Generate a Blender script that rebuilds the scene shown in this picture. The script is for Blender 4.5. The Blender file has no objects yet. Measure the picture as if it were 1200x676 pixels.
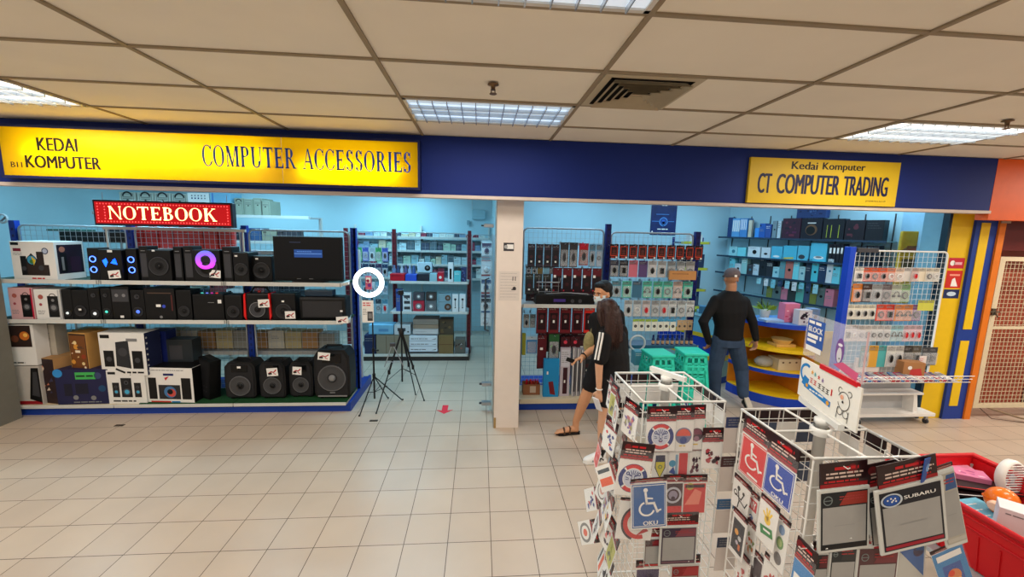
import bpy, bmesh, math, random
from mathutils import Vector, Matrix
R = math.radians; PI = math.pi; sin, cos = math.sin, math.cos
rnd = random.Random(7)
scn = bpy.context.scene
COL = scn.collection
# ---------------------------------------------------------------- camera
FPX = 481.08; H = 2.158
RT = Vector((0.99674035, -0.07744288, 0.02261148))
UP = Vector((-0.01139337, 0.1423439, 0.98975169))
FW = Vector((0.07986783, 0.98678306, -0.14099758))
CAM = Vector((0, 0, H))
def ray(px, py): return FW * FPX + RT * (px - 600) - UP * (py - 338)
def at(px, py, Y):                       # the point of the plane y = Y seen at a pixel
    d = ray(px, py); return CAM + d * (Y / d.y)
def fl(px, py, z=0.0):                   # the point of the plane z seen at a pixel
    d = ray(px, py); return CAM + d * ((z - H) / d.z)
cd = bpy.data.cameras.new('camera'); cam = bpy.data.objects.new('camera', cd); COL.objects.link(cam)
m = Matrix((RT, UP, -FW)).transposed().to_4x4(); m.translation = CAM
cam.matrix_world = m
cd.sensor_width = 36; cd.lens = FPX / 1200 * 36; cd.clip_start = 0.02
scn.camera = cam
# ---------------------------------------------------------------- materials
def lin(c): return tuple((x / 12.92 if x <= .04045 else ((x + .055) / 1.055) ** 2.4) for x in c)
MATS = {}
def mat(rgb, rough=.5, metal=0, var=.06, scale=12, emis=0, ecol=None, alpha=1, trans=0, coat=0, bump=0, name=None):
    """a procedural material: rgb is sRGB 0-255; a noise varies it a little and can bump it"""
    key = (tuple(rgb), rough, metal, var, scale, emis, alpha, trans, coat, bump, ecol)
    if key in MATS: return MATS[key]
    mt = bpy.data.materials.new(name or 'surface'); mt.use_nodes = True
    nt = mt.node_tree; b = nt.nodes['Principled BSDF']
    c = lin([x / 255 for x in rgb])
    b.inputs['Roughness'].default_value = rough; b.inputs['Specular IOR Level'].default_value = .3; b.inputs['Metallic'].default_value = metal
    if var > 0:
        tc = nt.nodes.new('ShaderNodeTexCoord'); nz = nt.nodes.new('ShaderNodeTexNoise')
        nz.inputs['Scale'].default_value = scale; nz.inputs['Detail'].default_value = 3
        nt.links.new(tc.outputs['Object'], nz.inputs['Vector'])
        mx = nt.nodes.new('ShaderNodeMix'); mx.data_type = 'RGBA'
        mx.inputs['A'].default_value = (*[x * (1 - var * 1.6) for x in c], 1)
        mx.inputs['B'].default_value = (*[min(1, x * (1 + var * 1.6)) for x in c], 1)
        nt.links.new(nz.outputs['Fac'], mx.inputs['Factor'])
        nt.links.new(mx.outputs['Result'], b.inputs['Base Color'])
        if bump:
            bp = nt.nodes.new('ShaderNodeBump'); bp.inputs['Strength'].default_value = bump; bp.inputs['Distance'].default_value = .01
            nt.links.new(nz.outputs['Fac'], bp.inputs['Height']); nt.links.new(bp.outputs['Normal'], b.inputs['Normal'])
    else: b.inputs['Base Color'].default_value = (*c, 1)
    if emis:
        b.inputs['Emission Color'].default_value = (*lin([x / 255 for x in (ecol or rgb)]), 1); b.inputs['Emission Strength'].default_value = emis
    if trans: b.inputs['Transmission Weight'].default_value = trans; b.inputs['IOR'].default_value = 1.45
    if coat: b.inputs['Coat Weight'].default_value = coat
    if alpha < 1: b.inputs['Alpha'].default_value = alpha
    MATS[key] = mt
    return mt
BLACK = mat((9, 9, 11), .45, var=.1); DBLACK = mat((6, 6, 8), .5, var=.1); GLOSS = mat((8, 8, 10), .2, var=0)
WHITE = mat((232, 230, 226), .5, var=.03); PAPER = mat((238, 236, 232), .6, var=.02); GREY = mat((128, 128, 130), .5)
LGREY = mat((185, 186, 188), .5); DGREY = mat((62, 62, 66), .5); RED = mat((205, 22, 34), .4); CREAM = mat((222, 208, 180), .6)
BLUE = mat((22, 60, 160), .4); NAVY = mat((18, 30, 92), .4); TEAL = mat((50, 205, 172), .4); YELL = mat((240, 190, 10), .4)
ORANGE = mat((238, 96, 20), .45); KRAFT = mat((176, 134, 86), .8, var=.08); GREEN = mat((40, 150, 60), .5); CHROME = mat((205, 205, 208), .25, 1, var=0)
WIRE = mat((178, 184, 190), .35, .5, var=0); WWIRE = mat((236, 234, 230), .35, var=0); CLEAR = mat((235, 240, 245), .08, var=0, alpha=.22)
DARKRED = mat((120, 18, 26), .5); MAROON = mat((70, 12, 22), .5); SKYB = mat((90, 180, 222), .45); PINK = mat((225, 110, 150), .5); PURPLE = mat((120, 80, 160), .5)
SILV = mat((170, 172, 176), .3, .8, var=0); BROWN = mat((88, 58, 36), .6); DGREEN = mat((18, 70, 34), .9, var=.25, scale=160, bump=.5)
SKIN = mat((205, 152, 118), .5, var=.05, scale=30)
def C_(r, g, b, rough=.5): return mat((r, g, b), rough, var=.04)
# ---------------------------------------------------------------- mesh builder
class MB:
    def __init__(s): s.v = []; s.f = []; s.m = []; s.sm = []; s.mats = []
    def mi(s, mt):
        if mt not in s.mats: s.mats.append(mt)
        return s.mats.index(mt)
    def add(s, vs, fs, mt, smooth=False):
        o = len(s.v); s.v += [tuple(v) for v in vs]; k = s.mi(mt)
        for f in fs: s.f.append(tuple(o + i for i in f)); s.m.append(k); s.sm.append(smooth)
        return s
    def box(s, x0, x1, y0, y1, z0, z1, mt, M=None):
        vs = [Vector((x, y, z)) for z in (z0, z1) for y in (y0, y1) for x in (x0, x1)]
        if M is not None: vs = [M @ v for v in vs]
        return s.add(vs, [(0, 2, 3, 1), (4, 5, 7, 6), (0, 1, 5, 4), (2, 6, 7, 3), (0, 4, 6, 2), (1, 3, 7, 5)], mt)
    def bbox(s, x0, x1, y0, y1, z0, z1, mt, b=.006, M=None):   # a box with bevelled edges
        b = min(b, (x1 - x0) * .45, (y1 - y0) * .45, (z1 - z0) * .45)
        bm = bmesh.new(); bmesh.ops.create_cube(bm, size=1)
        for v in bm.verts: v.co = Vector(((x0 + x1) / 2 + v.co.x * (x1 - x0), (y0 + y1) / 2 + v.co.y * (y1 - y0), (z0 + z1) / 2 + v.co.z * (z1 - z0)))
        bmesh.ops.bevel(bm, geom=bm.edges[:], offset=b, segments=2, affect='EDGES', profile=.6)
        bm.verts.index_update()
        vs = [v.co.copy() for v in bm.verts]; fs = [[v.index for v in f.verts] for f in bm.faces]; bm.free()
        if M is not None: vs = [M @ v for v in vs]
        return s.add(vs, fs, mt)
    def prism(s, pts, ext, mt, cap=True, smooth=False):       # pts: 3D loop, ext: extrusion vector
        n = len(pts); pts = [Vector(p) for p in pts]; e = Vector(ext)
        fs = [(i, (i + 1) % n, n + (i + 1) % n, n + i) for i in range(n)]
        s.add(pts + [p + e for p in pts], fs, mt, smooth)
        if cap: s.add(pts, [tuple(range(n))[::-1]], mt); s.add([p + e for p in pts], [tuple(range(n))], mt)
        return s
    def poly(s, pts, mt): return s.add(pts, [tuple(range(len(pts)))], mt)
    def tube(s, pts, r, mt, n=8, closed=False, rr=None):
        pts = [Vector(p) for p in pts]; rings = []; N = len(pts); last = None
        for i, p in enumerate(pts):
            a = pts[(i - 1) % N] if (i > 0 or closed) else p; b = pts[(i + 1) % N] if (i < N - 1 or closed) else p
            t = (b - a).normalized()
            if last is None:
                u = t.orthogonal().normalized()
            else:
                u = (last - t * last.dot(t))
                u = u.normalized() if u.length > 1e-6 else t.orthogonal().normalized()
            last = u; w = t.cross(u); q = rr[i] if rr else r
            k = 1.0
            if 0 < i < N - 1 or closed:
                c = max(-.9, min(1, (p - a).normalized().dot((b - p).normalized()))); k = min(1.6, 1 / max(.35, math.sqrt((1 + c) / 2)))
            rings.append([p + (u * cos(2 * PI * j / n) + w * sin(2 * PI * j / n)) * q * (k if k < 1.05 else 1 + (k - 1) * .6) for j in range(n)])
        vs = [v for r_ in rings for v in r_]; fs = []
        for i in range(N if closed else N - 1):
            o = i * n; q = ((i + 1) % N) * n
            fs += [(o + j, o + (j + 1) % n, q + (j + 1) % n, q + j) for j in range(n)]
        s.add(vs, fs, mt, True)
        if not closed: s.add(rings[0], [tuple(range(n))[::-1]], mt); s.add(rings[-1], [tuple(range(n))], mt)
        return s
    def rod(s, a, b, r, mt, n=6): return s.tube([a, b], r, mt, n)
    def lathe(s, prof, o, ax, mt, n=24, cap=True):            # prof: [(radius, height)...] about the axis ax through o
        o = Vector(o); ax = Vector(ax).normalized(); u = ax.orthogonal().normalized(); w = ax.cross(u)
        rings = [[o + ax * h + (u * cos(2 * PI * j / n) + w * sin(2 * PI * j / n)) * r for j in range(n)] for r, h in prof]
        vs = [v for q in rings for v in q]; fs = []
        for i in range(len(prof) - 1): fs += [(i * n + j, i * n + (j + 1) % n, (i + 1) * n + (j + 1) % n, (i + 1) * n + j) for j in range(n)]
        s.add(vs, fs, mt, True)
        if cap:
            if prof[0][0] > 1e-5: s.add(rings[0], [tuple(range(n))[::-1]], mt)
            if prof[-1][0] > 1e-5: s.add(rings[-1], [tuple(range(n))], mt)
        return s
    def ball(s, c, r, mt, n=16, sc=(1, 1, 1), M=None):
        c = Vector(c); vs = []; fs = []; m_ = n // 2
        for i in range(m_ + 1):
            t = PI * i / m_
            for j in range(n):
                q = 2 * PI * j / n; d = Vector((sin(t) * cos(q) * sc[0], sin(t) * sin(q) * sc[1], cos(t) * sc[2])) * r
                vs.append(c + (M @ d if M is not None else d))
        for i in range(m_): fs += [(i * n + j, i * n + (j + 1) % n, (i + 1) * n + (j + 1) % n, (i + 1) * n + j) for j in range(n)]
        return s.add(vs, [f[::-1] for f in fs], mt, True)
    def ring(s, c, ax, r, t, mt, n=32, m_=8):
        c = Vector(c); ax = Vector(ax).normalized(); u = ax.orthogonal().normalized(); w = ax.cross(u)
        return s.tube([c + (u * cos(2 * PI * j / n) + w * sin(2 * PI * j / n)) * r for j in range(n)], t, mt, m_, closed=True)
    def mesh(s, name):
        me = bpy.data.meshes.new(name); me.from_pydata([tuple(v) for v in s.v], [], s.f)
        for mt in s.mats: me.materials.append(mt)
        me.polygons.foreach_set('material_index', s.m); me.polygons.foreach_set('use_smooth', s.sm); me.update()
        return me
    def part(s, name, parent=None, label=None, kind=None):
        o = bpy.data.objects.new(name, s.mesh(name)); COL.objects.link(o); o.parent = parent
        if label: o['label'] = label
        if kind: o['kind'] = kind
        return o
def tag(o, label=None, cat=None, group=None, kind=None):
    if label: o['label'] = label
    if cat: o['category'] = cat
    if group: o['group'] = group
    if kind: o['kind'] = kind
    return o
def thing(name, label, cat, loc=(0, 0, 0), rz=0, group=None, rot=None):
    o = bpy.data.objects.new(name, None); COL.objects.link(o); o.location = loc; o.empty_display_size = .05
    o.rotation_euler = rot if rot else (0, 0, rz)
    return tag(o, label, cat, group)
def single(mb, name, label, cat, loc=(0, 0, 0), rz=0, group=None, rot=None):
    o = mb.part(name); o.location = loc; o.rotation_euler = rot if rot else (0, 0, rz)
    return tag(o, label, cat, group)
def struct(mb, name, parent=None):
    o = mb.part(name, parent)
    if parent is None: o['kind'] = 'structure'
    return o
def dup(root, loc=None, rz=None, label=None, group=None, rot=None):
    r = root.copy(); COL.objects.link(r)
    if loc is not None: r.location = loc
    if rz is not None: r.rotation_euler = (0, 0, rz)
    if rot is not None: r.rotation_euler = rot
    if label: r['label'] = label
    if group: r['group'] = group
    for ch in list(root.children):
        c = ch.copy(); COL.objects.link(c); c.parent = r
        for g in list(ch.children):
            d = g.copy(); COL.objects.link(d); d.parent = c
    return r
# ---------------------------------------------------------------- drawing on a flat face
_TX = {}
def text_mesh(txt, bold=0, serif=False):
    k = (txt, bold)
    if k not in _TX:
        cu = bpy.data.curves.new('lettering', 'FONT'); cu.body = txt; cu.size = 1; cu.resolution_u = 3
        ob = bpy.data.objects.new('lettering', cu); COL.objects.link(ob)
        dg = bpy.context.evaluated_depsgraph_get(); me = bpy.data.meshes.new_from_object(ob.evaluated_get(dg))
        _TX[k] = ([tuple(v.co) for v in me.vertices], [tuple(p.vertices) for p in me.polygons])
        bpy.data.objects.remove(ob); bpy.data.curves.remove(cu); bpy.data.meshes.remove(me)
    return _TX[k]
class Face:
    """a flat drawing surface: origin o, axes u (right) and v (up), outward normal n; draws into the builder mb"""
    def __init__(s, mb, o, u, v, n=None):
        s.mb = mb; s.o = Vector(o); s.u = Vector(u).normalized(); s.v = Vector(v).normalized()
        s.n = Vector(n).normalized() if n is not None else s.u.cross(s.v); s.k = 1
    def P(s, x, y, lift=None): return s.o + s.u * x + s.v * y + s.n * (.0005 * (s.k if lift is None else lift))
    def up(s, d=1): s.k += d; return s
    def poly(s, pts, mt): s.mb.poly([s.P(x, y) for x, y in pts], mt); return s
    def rect(s, x0, y0, x1, y1, mt): return s.poly([(x0, y0), (x1, y0), (x1, y1), (x0, y1)], mt)
    def disc(s, x, y, r, mt, n=20, ry=None): return s.poly([(x + r * cos(2 * PI * i / n), y + (ry or r) * sin(2 * PI * i / n)) for i in range(n)], mt)
    def band(s, x, y, r0, r1, mt, a0=0, a1=360, n=24, ky=1):
        a = [R(a0 + (a1 - a0) * i / n) for i in range(n + 1)]
        vs = [s.P(x + r0 * cos(t), y + r0 * ky * sin(t)) for t in a] + [s.P(x + r1 * cos(t), y + r1 * ky * sin(t)) for t in a]
        s.mb.add(vs, [(i, n + 1 + i, n + 2 + i, i + 1) for i in range(n)], mt); return s
    def line(s, pts, w, mt):
        for (x0, y0), (x1, y1) in zip(pts, pts[1:]):
            dx, dy = x1 - x0, y1 - y0; L = math.hypot(dx, dy) or 1; nx, ny = -dy / L * w / 2, dx / L * w / 2; ex, ey = dx / L * w / 2, dy / L * w / 2
            s.poly([(x0 - nx - ex, y0 - ny - ey), (x1 - nx + ex, y1 - ny + ey), (x1 + nx + ex, y1 + ny + ey), (x0 + nx - ex, y0 + ny - ey)], mt)
        return s
    def text(s, txt, x0, x1, y0, y1, mt, bold=0, fit=True):
        vs, fs = text_mesh(txt, bold)
        ax = min(v[0] for v in vs); bx = max(v[0] for v in vs); ay = min(v[1] for v in vs); by = max(v[1] for v in vs)
        kx = (x1 - x0) / (bx - ax); ky = (y1 - y0) / (by - ay)
        for dx in ((0, bold * kx, -bold * kx) if bold else (0,)):
            s.mb.add([s.P(x0 + (v[0] - ax) * kx + dx, y0 + (v[1] - ay) * ky) for v in vs], fs, mt); s.k += .2
        return s
    def lines(s, x0, x1, y, mt, n=3, h=.004, gap=.008, rg=None):  # small print too fine to read
        g = rg or rnd
        for i in range(n):
            x = x0; e = x1 - g.random() * (x1 - x0) * .3
            while x < e:
                w = min(e - x, h * (1.5 + 4 * g.random())); s.rect(x, y - i * gap - h, x + w, y - i * gap, mt); x += w + h * .7
        return s
# serif capitals: rectangles, polygons and swelling arcs in a cell one unit tall
def _serif():
    T, t, sh, sw = .19, .075, .05, .055
    def st(x, y0=0, y1=1, w=T): return [('r', x, y0, x + w, y1)]
    def sf(x, y, w=T): return [('r', x - sw, y, x + w + sw, y + sh)]
    def stem(x, w=T): return st(x, 0, 1, w) + sf(x, 0, w) + sf(x, 1 - sh, w)
    G = {}
    G['C'] = (.78, [('a', .44, .5, .42, .52, 42, 318), ('r', .70, .68, .745, 1.0), ('p', [(.72, .30), (.78, .22), (.72, .12), (.64, .10)])])
    G['O'] = (.90, [('a', .45, .5, .43, .52, 0, 360)])
    G['M'] = (1.06, stem(.12, t) + stem(.80) + [('p', [(.10, 1), (.29, 1), (.60, .0), (.46, 0)]), ('p', [(.46, 0), (.54, .0), (.86, 1), (.78, 1)])])
    G['P'] = (.74, stem(.12) + [('a', .36, .74, .34, .26, -90, 90), ('r', .22, 1 - t, .38, 1), ('r', .22, .48, .38, .48 + t)])
    G['U'] = (.92, st(.12, .3, 1) + sf(.12, 1 - sh) + st(.74, .3, 1, t) + sf(.74, 1 - sh, t) + [('a', .455, .32, .335, .34, 180, 360)])
    G['T'] = (.80, stem(.325) + [('r', .03, 1 - t, .77, 1), ('p', [(.03, 1), (.03, .76), (.06, .76), (.12, .96)]), ('p', [(.77, 1), (.68, .96), (.74, .76), (.77, .76)])])
    G['E'] = (.76, stem(.12) + [('r', .2, 1 - t, .68, 1), ('r', .2, 0, .72, t), ('r', .2, .48, .54, .48 + t), ('r', .50, .38, .54, .62), ('p', [(.68, 1), (.6, .96), (.65, .78), (.68, .78)]), ('p', [(.74, .25), (.70, .25), (.6, .04), (.70, 0)])])
    G['R'] = (.88, stem(.12) + [('a', .36, .74, .32, .26, -90, 90), ('r', .22, 1 - t, .38, 1), ('r', .22, .48, .38, .48 + t), ('p', [(.36, .5), (.52, .5), (.86, 0), (.68, 0)]), ('r', .66, 0, .92, sh)])
    G['A'] = (.88, [('p', [(.40, 1), (.50, 1), (.84, 0), (.66, 0)]), ('p', [(.40, 1), (.44, .92), (.16, 0), (.11, 0)]), ('r', .24, .32, .62, .32 + t), ('r', .02, 0, .26, sh), ('r', .60, 0, .92, sh)])
    G['S'] = (.68, [('a', .34, .75, .26, .27, 20, 200), ('a', .34, .25, .28, .27, -160, 20), ('p', [(.08, .72), (.22, .66), (.62, .34), (.60, .22), (.46, .36), (.14, .56)]), ('r', .55, .72, .59, 1), ('r', .06, 0, .10, .3)])
    G['I'] = (.42, stem(.13)); G['N'] = (.94, stem(.12, t) + stem(.78, t) + [('p', [(.06, 1), (.26, 1), (.82, 0), (.76, 0)])])
    G['B'] = (.80, stem(.12) + [('a', .36, .76, .30, .24, -90, 90), ('a', .36, .27, .36, .27, -90, 90), ('r', .2, 1 - t, .4, 1), ('r', .2, .5, .4, .5 + t), ('r', .2, 0, .4, t)])
    G['K'] = (.92, stem(.12) + [('p', [(.24, .38), (.24, .46), (.70, 1), (.76, 1)]), ('p', [(.36, .58), (.48, .68), (.88, 0), (.70, 0)]), ('r', .60, 1 - sh, .86, 1), ('r', .64, 0, .94, sh)])
    G[' '] = (.42, [])
    return G
SERIF = _serif()
def serif_text(F, txt, x0, x1, y0, y1, mt, sp=.05):
    tot = sum(SERIF[c][0] + sp for c in txt); kx = (x1 - x0) / tot; ky = y1 - y0; x = x0
    for c in txt:
        w, pr = SERIF[c]
        for p in pr:
            if p[0] == 'r': F.rect(x + p[1] * kx, y0 + p[2] * ky, x + p[3] * kx, y0 + p[4] * ky, mt)
            elif p[0] == 'p': F.poly([(x + a * kx, y0 + b * ky) for a, b in p[1]], mt)
            else:
                _, cx, cy, rx, ry, a0, a1 = p; n = 20; o = []; q = []
                for i in range(n + 1):
                    a = R(a0 + (a1 - a0) * i / n)
                    th = .06 + .13 * abs(cos(a)) ** 1.3
                    o.append(F.P(x + (cx + rx * cos(a)) * kx, y0 + (cy + ry * sin(a)) * ky)); q.append(F.P(x + (cx + (rx - th) * cos(a)) * kx, y0 + (cy + (ry - .05) * sin(a)) * ky))
                F.mb.add(o + q, [(i, n + 1 + i, n + 2 + i, i + 1) for i in range(n)], mt)
        x += (w + sp) * kx
# ================================================================ the setting
CH = 3.01                                                     # ceiling height
def floor_mat():
    mt = bpy.data.materials.new('floor_tiles'); mt.use_nodes = True; nt = mt.node_tree; b = nt.nodes['Principled BSDF']
    N = nt.nodes.new; L = nt.links.new
    tc = N('ShaderNodeTexCoord'); br = N('ShaderNodeTexBrick'); mp = N('ShaderNodeMapping')
    mp.inputs['Location'].default_value = (-.1025, -4.095, 0)
    L(tc.outputs['Object'], mp.inputs['Vector']); L(mp.outputs['Vector'], br.inputs['Vector'])
    br.offset = 0; br.inputs['Scale'].default_value = 1; br.inputs['Brick Width'].default_value = .3; br.inputs['Row Height'].default_value = .3
    br.inputs['Mortar Size'].default_value = .0025; br.inputs['Mortar Smooth'].default_value = .1
    br.inputs['Color1'].default_value = (*lin((.80, .727, .652)), 1); br.inputs['Color2'].default_value = (*lin((.775, .702, .632)), 1); br.inputs['Mortar'].default_value = (*lin((.32, .25, .20)), 1)
    nz = N('ShaderNodeTexNoise'); nz.inputs['Scale'].default_value = 2.2; nz.inputs['Detail'].default_value = 5; L(tc.outputs['Object'], nz.inputs['Vector'])
    mx = N('ShaderNodeMix'); mx.data_type = 'RGBA'; mx.blend_type = 'MULTIPLY'; mx.inputs['Factor'].default_value = .22
    L(br.outputs['Color'], mx.inputs['A']); L(nz.outputs['Fac'], mx.inputs['B']); L(mx.outputs['Result'], b.inputs['Base Color'])
    b.inputs['Roughness'].default_value = .32; b.inputs['Specular IOR Level'].default_value = .35
    return mt
f_ = MB(); f_.box(-9, 12, -4, 11, -.05, 0, floor_mat()); struct(f_, 'floor')
CEIL = mat((240, 231, 214), .85, var=.03, scale=3); TEE = mat((150, 134, 110), .6, var=.03)
K = lambda k: .660 + 1.2 * k
Lr = lambda j: 2.305 + .6 * j
c_ = MB(); c_.box(-9, 12, -4, 11, CH + .006, CH + .06, CEIL); ceil_o = struct(c_, 'ceiling')
g_ = MB()
for k in range(-8, 10): g_.box(K(k) - .012, K(k) + .012, -4, 4.03, CH - .004, CH + .005, TEE)
for j in range(-10, 4): g_.box(-9, 12, Lr(j) - .012, Lr(j) + .012, CH - .003, CH + .0055, TEE)
struct(g_, 'ceiling_grid', ceil_o)
WARM, COOL = (1.0, .93, .83), (.36, .76, 1.0)
COOLR = (.46, .78, 1.0)
def area(name, loc, sx, sy, e, col, rot=(0, 0, 0), parent=None):
    l = bpy.data.lights.new(name, 'AREA'); l.shape = 'RECTANGLE'; l.size = sx; l.size_y = sy; l.energy = e; l.color = col
    o = bpy.data.objects.new(name, l); COL.objects.link(o); o.location = loc; o.rotation_euler = rot; o.parent = parent; return o
def troffer(k, j, label, tube_e, light_e, tint=(255, 250, 240), full=True, group=None):
    """a recessed two-tube louvre fitting filling one 1.2 x 0.6 m ceiling panel"""
    t = thing('ceiling_light', label, 'ceiling light', (K(k) + .6, Lr(j) + .3, CH - .001), group=group)
    hw, hd = .585, .285
    a = MB(); FR = mat((215, 212, 205), .4)
    for x0, x1, y0, y1 in ((-hw, hw, -hd, -hd + .022), (-hw, hw, hd - .022, hd), (-hw, -hw + .022, -hd, hd), (hw - .022, hw, -hd, hd)): a.box(x0, x1, y0, y1, -.006, .004, FR)
    a.part('frame', t)
    a = MB(); RF = mat(tint, .5, var=0, emis=tube_e * .5, ecol=tint); a.box(-hw + .01, hw - .01, -hd + .01, hd - .01, .0025, .004, RF); a.part('reflector', t)  # reflector emits by itself, imitating the tube light it would bounce
    a = MB(); TB = mat(tint, .4, var=0, emis=tube_e, ecol=tint)
    for y in (-.14, .14): a.box(-.55, .55, y - .03, y + .03, -.0005, .0024, TB)
    a.part('tube', t)
    a = MB(); LV = mat((205, 215, 225), .25, .6, var=0)
    for i in range(1, 12): a.box(-hw + 1.17 * i / 12 - .003, -hw + 1.17 * i / 12 + .003, -hd + .02, hd - .02, -.022, -.001, LV)
    for y in (-.14, 0, .14): a.box(-hw + .02, hw - .02, y - .004, y + .004, -.024, -.001, LV)
    a.part('louvre', t)
    area('lamp', (0, 0, -.03), 1.1, .52, light_e, WARM, parent=t)
    return t
troffer(-4, 1, 'leftmost bright ceiling light, above the end of the lit yellow sign', 3.2, 22)
troffer(-1, 1, 'bluish louvred ceiling light in the middle, above the blue fascia', .9, 18, (206, 226, 245))
troffer(2, 1, 'bright ceiling light above the flat yellow shop sign', 3.2, 22)
troffer(-1, -2, 'ceiling light cut off by the top edge of the picture', 1.1, 24, (220, 232, 245))
for k, j in ((-4, -2), (2, -2), (-1, -5), (2, -5), (-4, -5), (-7, -2), (5, -2), (5, 1)):
    area('ceiling_lamp', (K(k) + .6, Lr(j) + .3, CH - .03), 1.1, .52, 32 if k < 5 else 66, WARM)
# air diffuser
def diffuser():
    t = thing('air_diffuser', 'square four-way air conditioning diffuser in the ceiling, slot shade painted near-black', 'air vent', (K(0) + .3, Lr(0) + .3, CH))
    a = MB(); FR = mat((190, 176, 150), .6); a.box(-.285, .285, -.285, .285, -.004, .004, FR); a.part('frame', t)
    s = MB(); V = mat((14, 12, 10), .9); VL = mat((176, 162, 136), .6)  # near-black strips stand in for the shade inside the slots
    for i in range(5):
        r0 = .24 - i * .043; w = .026
        for q in range(4):
            mt = V if q in (1, 2) else V
            Mx = Matrix.Rotation(q * PI / 2, 4, 'Z')
            s.box(-r0, r0, r0 - w, r0, -.0062 - i * .0006, -.0045, mt, Mx)
            # slanted fin above each slot, hiding it on the near and right-hand sides
            p = [Mx @ Vector(v) for v in ((-r0 + .03, r0 - .03, -.006), (r0 - .03, r0 - .03, -.006), (r0 - .006, r0 - .006, -.03), (-r0 + .006, r0 - .006, -.03))]
            s.poly(p, VL)
    s.part('fins', t)
diffuser()
def sprinkler(px, py, label):
    p = fl(px, py, CH); t = thing('sprinkler_head', label, 'sprinkler', (p.x, p.y, CH - .001))
    BR = mat((110, 88, 66), .4, .6)
    a = MB(); a.lathe([(.032, -.001), (.034, -.006), (.014, -.010), (.012, -.03), (.016, -.034)], (0, 0, 0), (0, 0, 1), BR, 16); a.part('rosette', t)
    a = MB(); a.rod((-.010, 0, -.03), (-.012, 0, -.055), .003, BR); a.rod((.010, 0, -.03), (.012, 0, -.055), .003, BR); a.part('yoke', t)
    a = MB(); a.lathe([(.022, -.055), (.022, -.058)], (0, 0, 0), (0, 0, 1), BR, 14); a.part('deflector', t)
sprinkler(578, 98, 'small brown sprinkler head in the ceiling above the middle light'); sprinkler(1181, 141, 'small brown sprinkler head beside the right-hand ceiling light')
# ---- fascia band, its trim, column, walls
FY = 4.03; FZ0 = 2.475
BLUEF = mat((5, 34, 110), .65, var=.08, scale=1.5); XO = at(1165, 215, FY).x
a = MB(); a.box(-9, XO, FY, FY + .12, FZ0, CH, BLUEF); struct(a, 'wall_fascia')
a = MB(); a.box(-9, XO + .02, FY - .004, FY + .12, FZ0 - .03, FZ0, mat((205, 190, 180), .5)); struct(a, 'trim_1')
a = MB(); a.box(XO, 12, FY - .002, FY + .12, 2.38, CH, mat((222, 92, 18), .5)); struct(a, 'wall_orange_fascia')
COLM = mat((226, 214, 204), .6, var=.03)
a = MB(); a.box(.175, .447, 4.25, 4.62, 0, CH, COLM)
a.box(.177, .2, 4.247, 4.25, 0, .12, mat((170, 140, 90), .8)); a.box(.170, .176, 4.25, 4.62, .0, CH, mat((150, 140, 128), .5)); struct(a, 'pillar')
SW = mat((176, 205, 214), .7, var=.03, scale=2); SWB = mat((172, 206, 218), .7, var=.03, scale=2)
a = MB(); a.box(-6.2, .3, 8.6, 8.7, 0, CH, SW); struct(a, 'wall_back')
a = MB(); a.box(-6.3, -6.2, 4.2, 8.6, 0, CH, SW); struct(a, 'wall_left')
a = MB(); a.box(.25, .36, 4.62, 8.6, 0, CH, SW); struct(a, 'wall_divider')
a = MB(); a.box(.3, 5.2, 7.6, 7.7, 0, CH, SWB); struct(a, 'wall_rear')
# shop two's right-hand wall runs obliquely from the back to the front glazing
WA = Vector((4.75, 7.6, 0)); WB = Vector((5.75, 5.25, 0))
a = MB(); d = (WB - WA).normalized(); n = Vector((-d.y, d.x, 0))
a.prism([WA, WB, WB + n * .1, WA + n * .1], (0, 0, CH), SWB); struct(a, 'wall_right')
WD = (WB - WA).normalized()                                   # along the wall; its face towards the shop is -n
WN = Vector((WD.y, -WD.x, 0))
def aw(px, py, off=0.0):                                      # the point of the oblique wall (moved off into the shop) seen at a pixel
    r = ray(px, py); p0 = WA + WN * off; k = (p0 - CAM).dot(WN) / r.dot(WN); return CAM + r * k
a = MB(); a.prism([(5.75, 5.25, 0), (5.55, 4.6, 0), (5.65, 4.6, 0), (5.85, 5.25, 0)], (0, 0, CH), mat((150, 190, 214), .5)); struct(a, 'wall_side')
# left jamb post and yellow pillar at the picture's left edge
pj = at(14, 470, 4.6)
a = MB(); a.box(-5.12, -4.98, 4.45, 4.66, 0, 2.45, mat((120, 118, 108), .5)); struct(a, 'trim_2')
a = MB(); a.box(-5.55, -5.14, 4.38, 4.6, 0, .9, mat((236, 196, 14), .4)); a.box(-5.55, -5.14, 4.4, 4.6, .9, 2.45, mat((150, 175, 180), .5)); struct(a, 'wall_left_pillar')
# right-hand pillar: yellow face, blue band with two yellow strips, orange edge
px0, px1, px2, px3 = 5.36, 5.63, 5.90, 5.98
a = MB(); YP = mat((226, 186, 18), .45, var=.04); a.box(px0, px1, 4.33, 4.6, 0, 2.475, YP)
a.box(px0 - .035, px0, 4.33, 4.40, 0, 2.475, mat((16, 44, 60), .4)); a.box(px0 - .02, px0, 4.40, 4.62, 0, 2.475, mat((120, 170, 190), .5)); struct(a, 'wall_yellow_pillar')
a = MB(); BP = mat((22, 56, 140), .45); a.box(px1, px2, 4.30, 4.6, 0, 2.475, BP)
a.box(px1 + .06, px1 + .17, 4.293, 4.3, 1.12, 2.36, YP); a.box(px1 + .06, px1 + .17, 4.293, 4.3, .17, .98, YP); struct(a, 'wall_blue_pillar')
a = MB(); a.box(px2, px3, 4.28, 4.6, 0, 2.475, mat((212, 112, 20), .5)); a.box(px2, px3 + .03, 4.265, 4.28, 2.36, 2.46, mat((170, 150, 130), .5)); struct(a, 'wall_orange_pillar')
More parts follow.
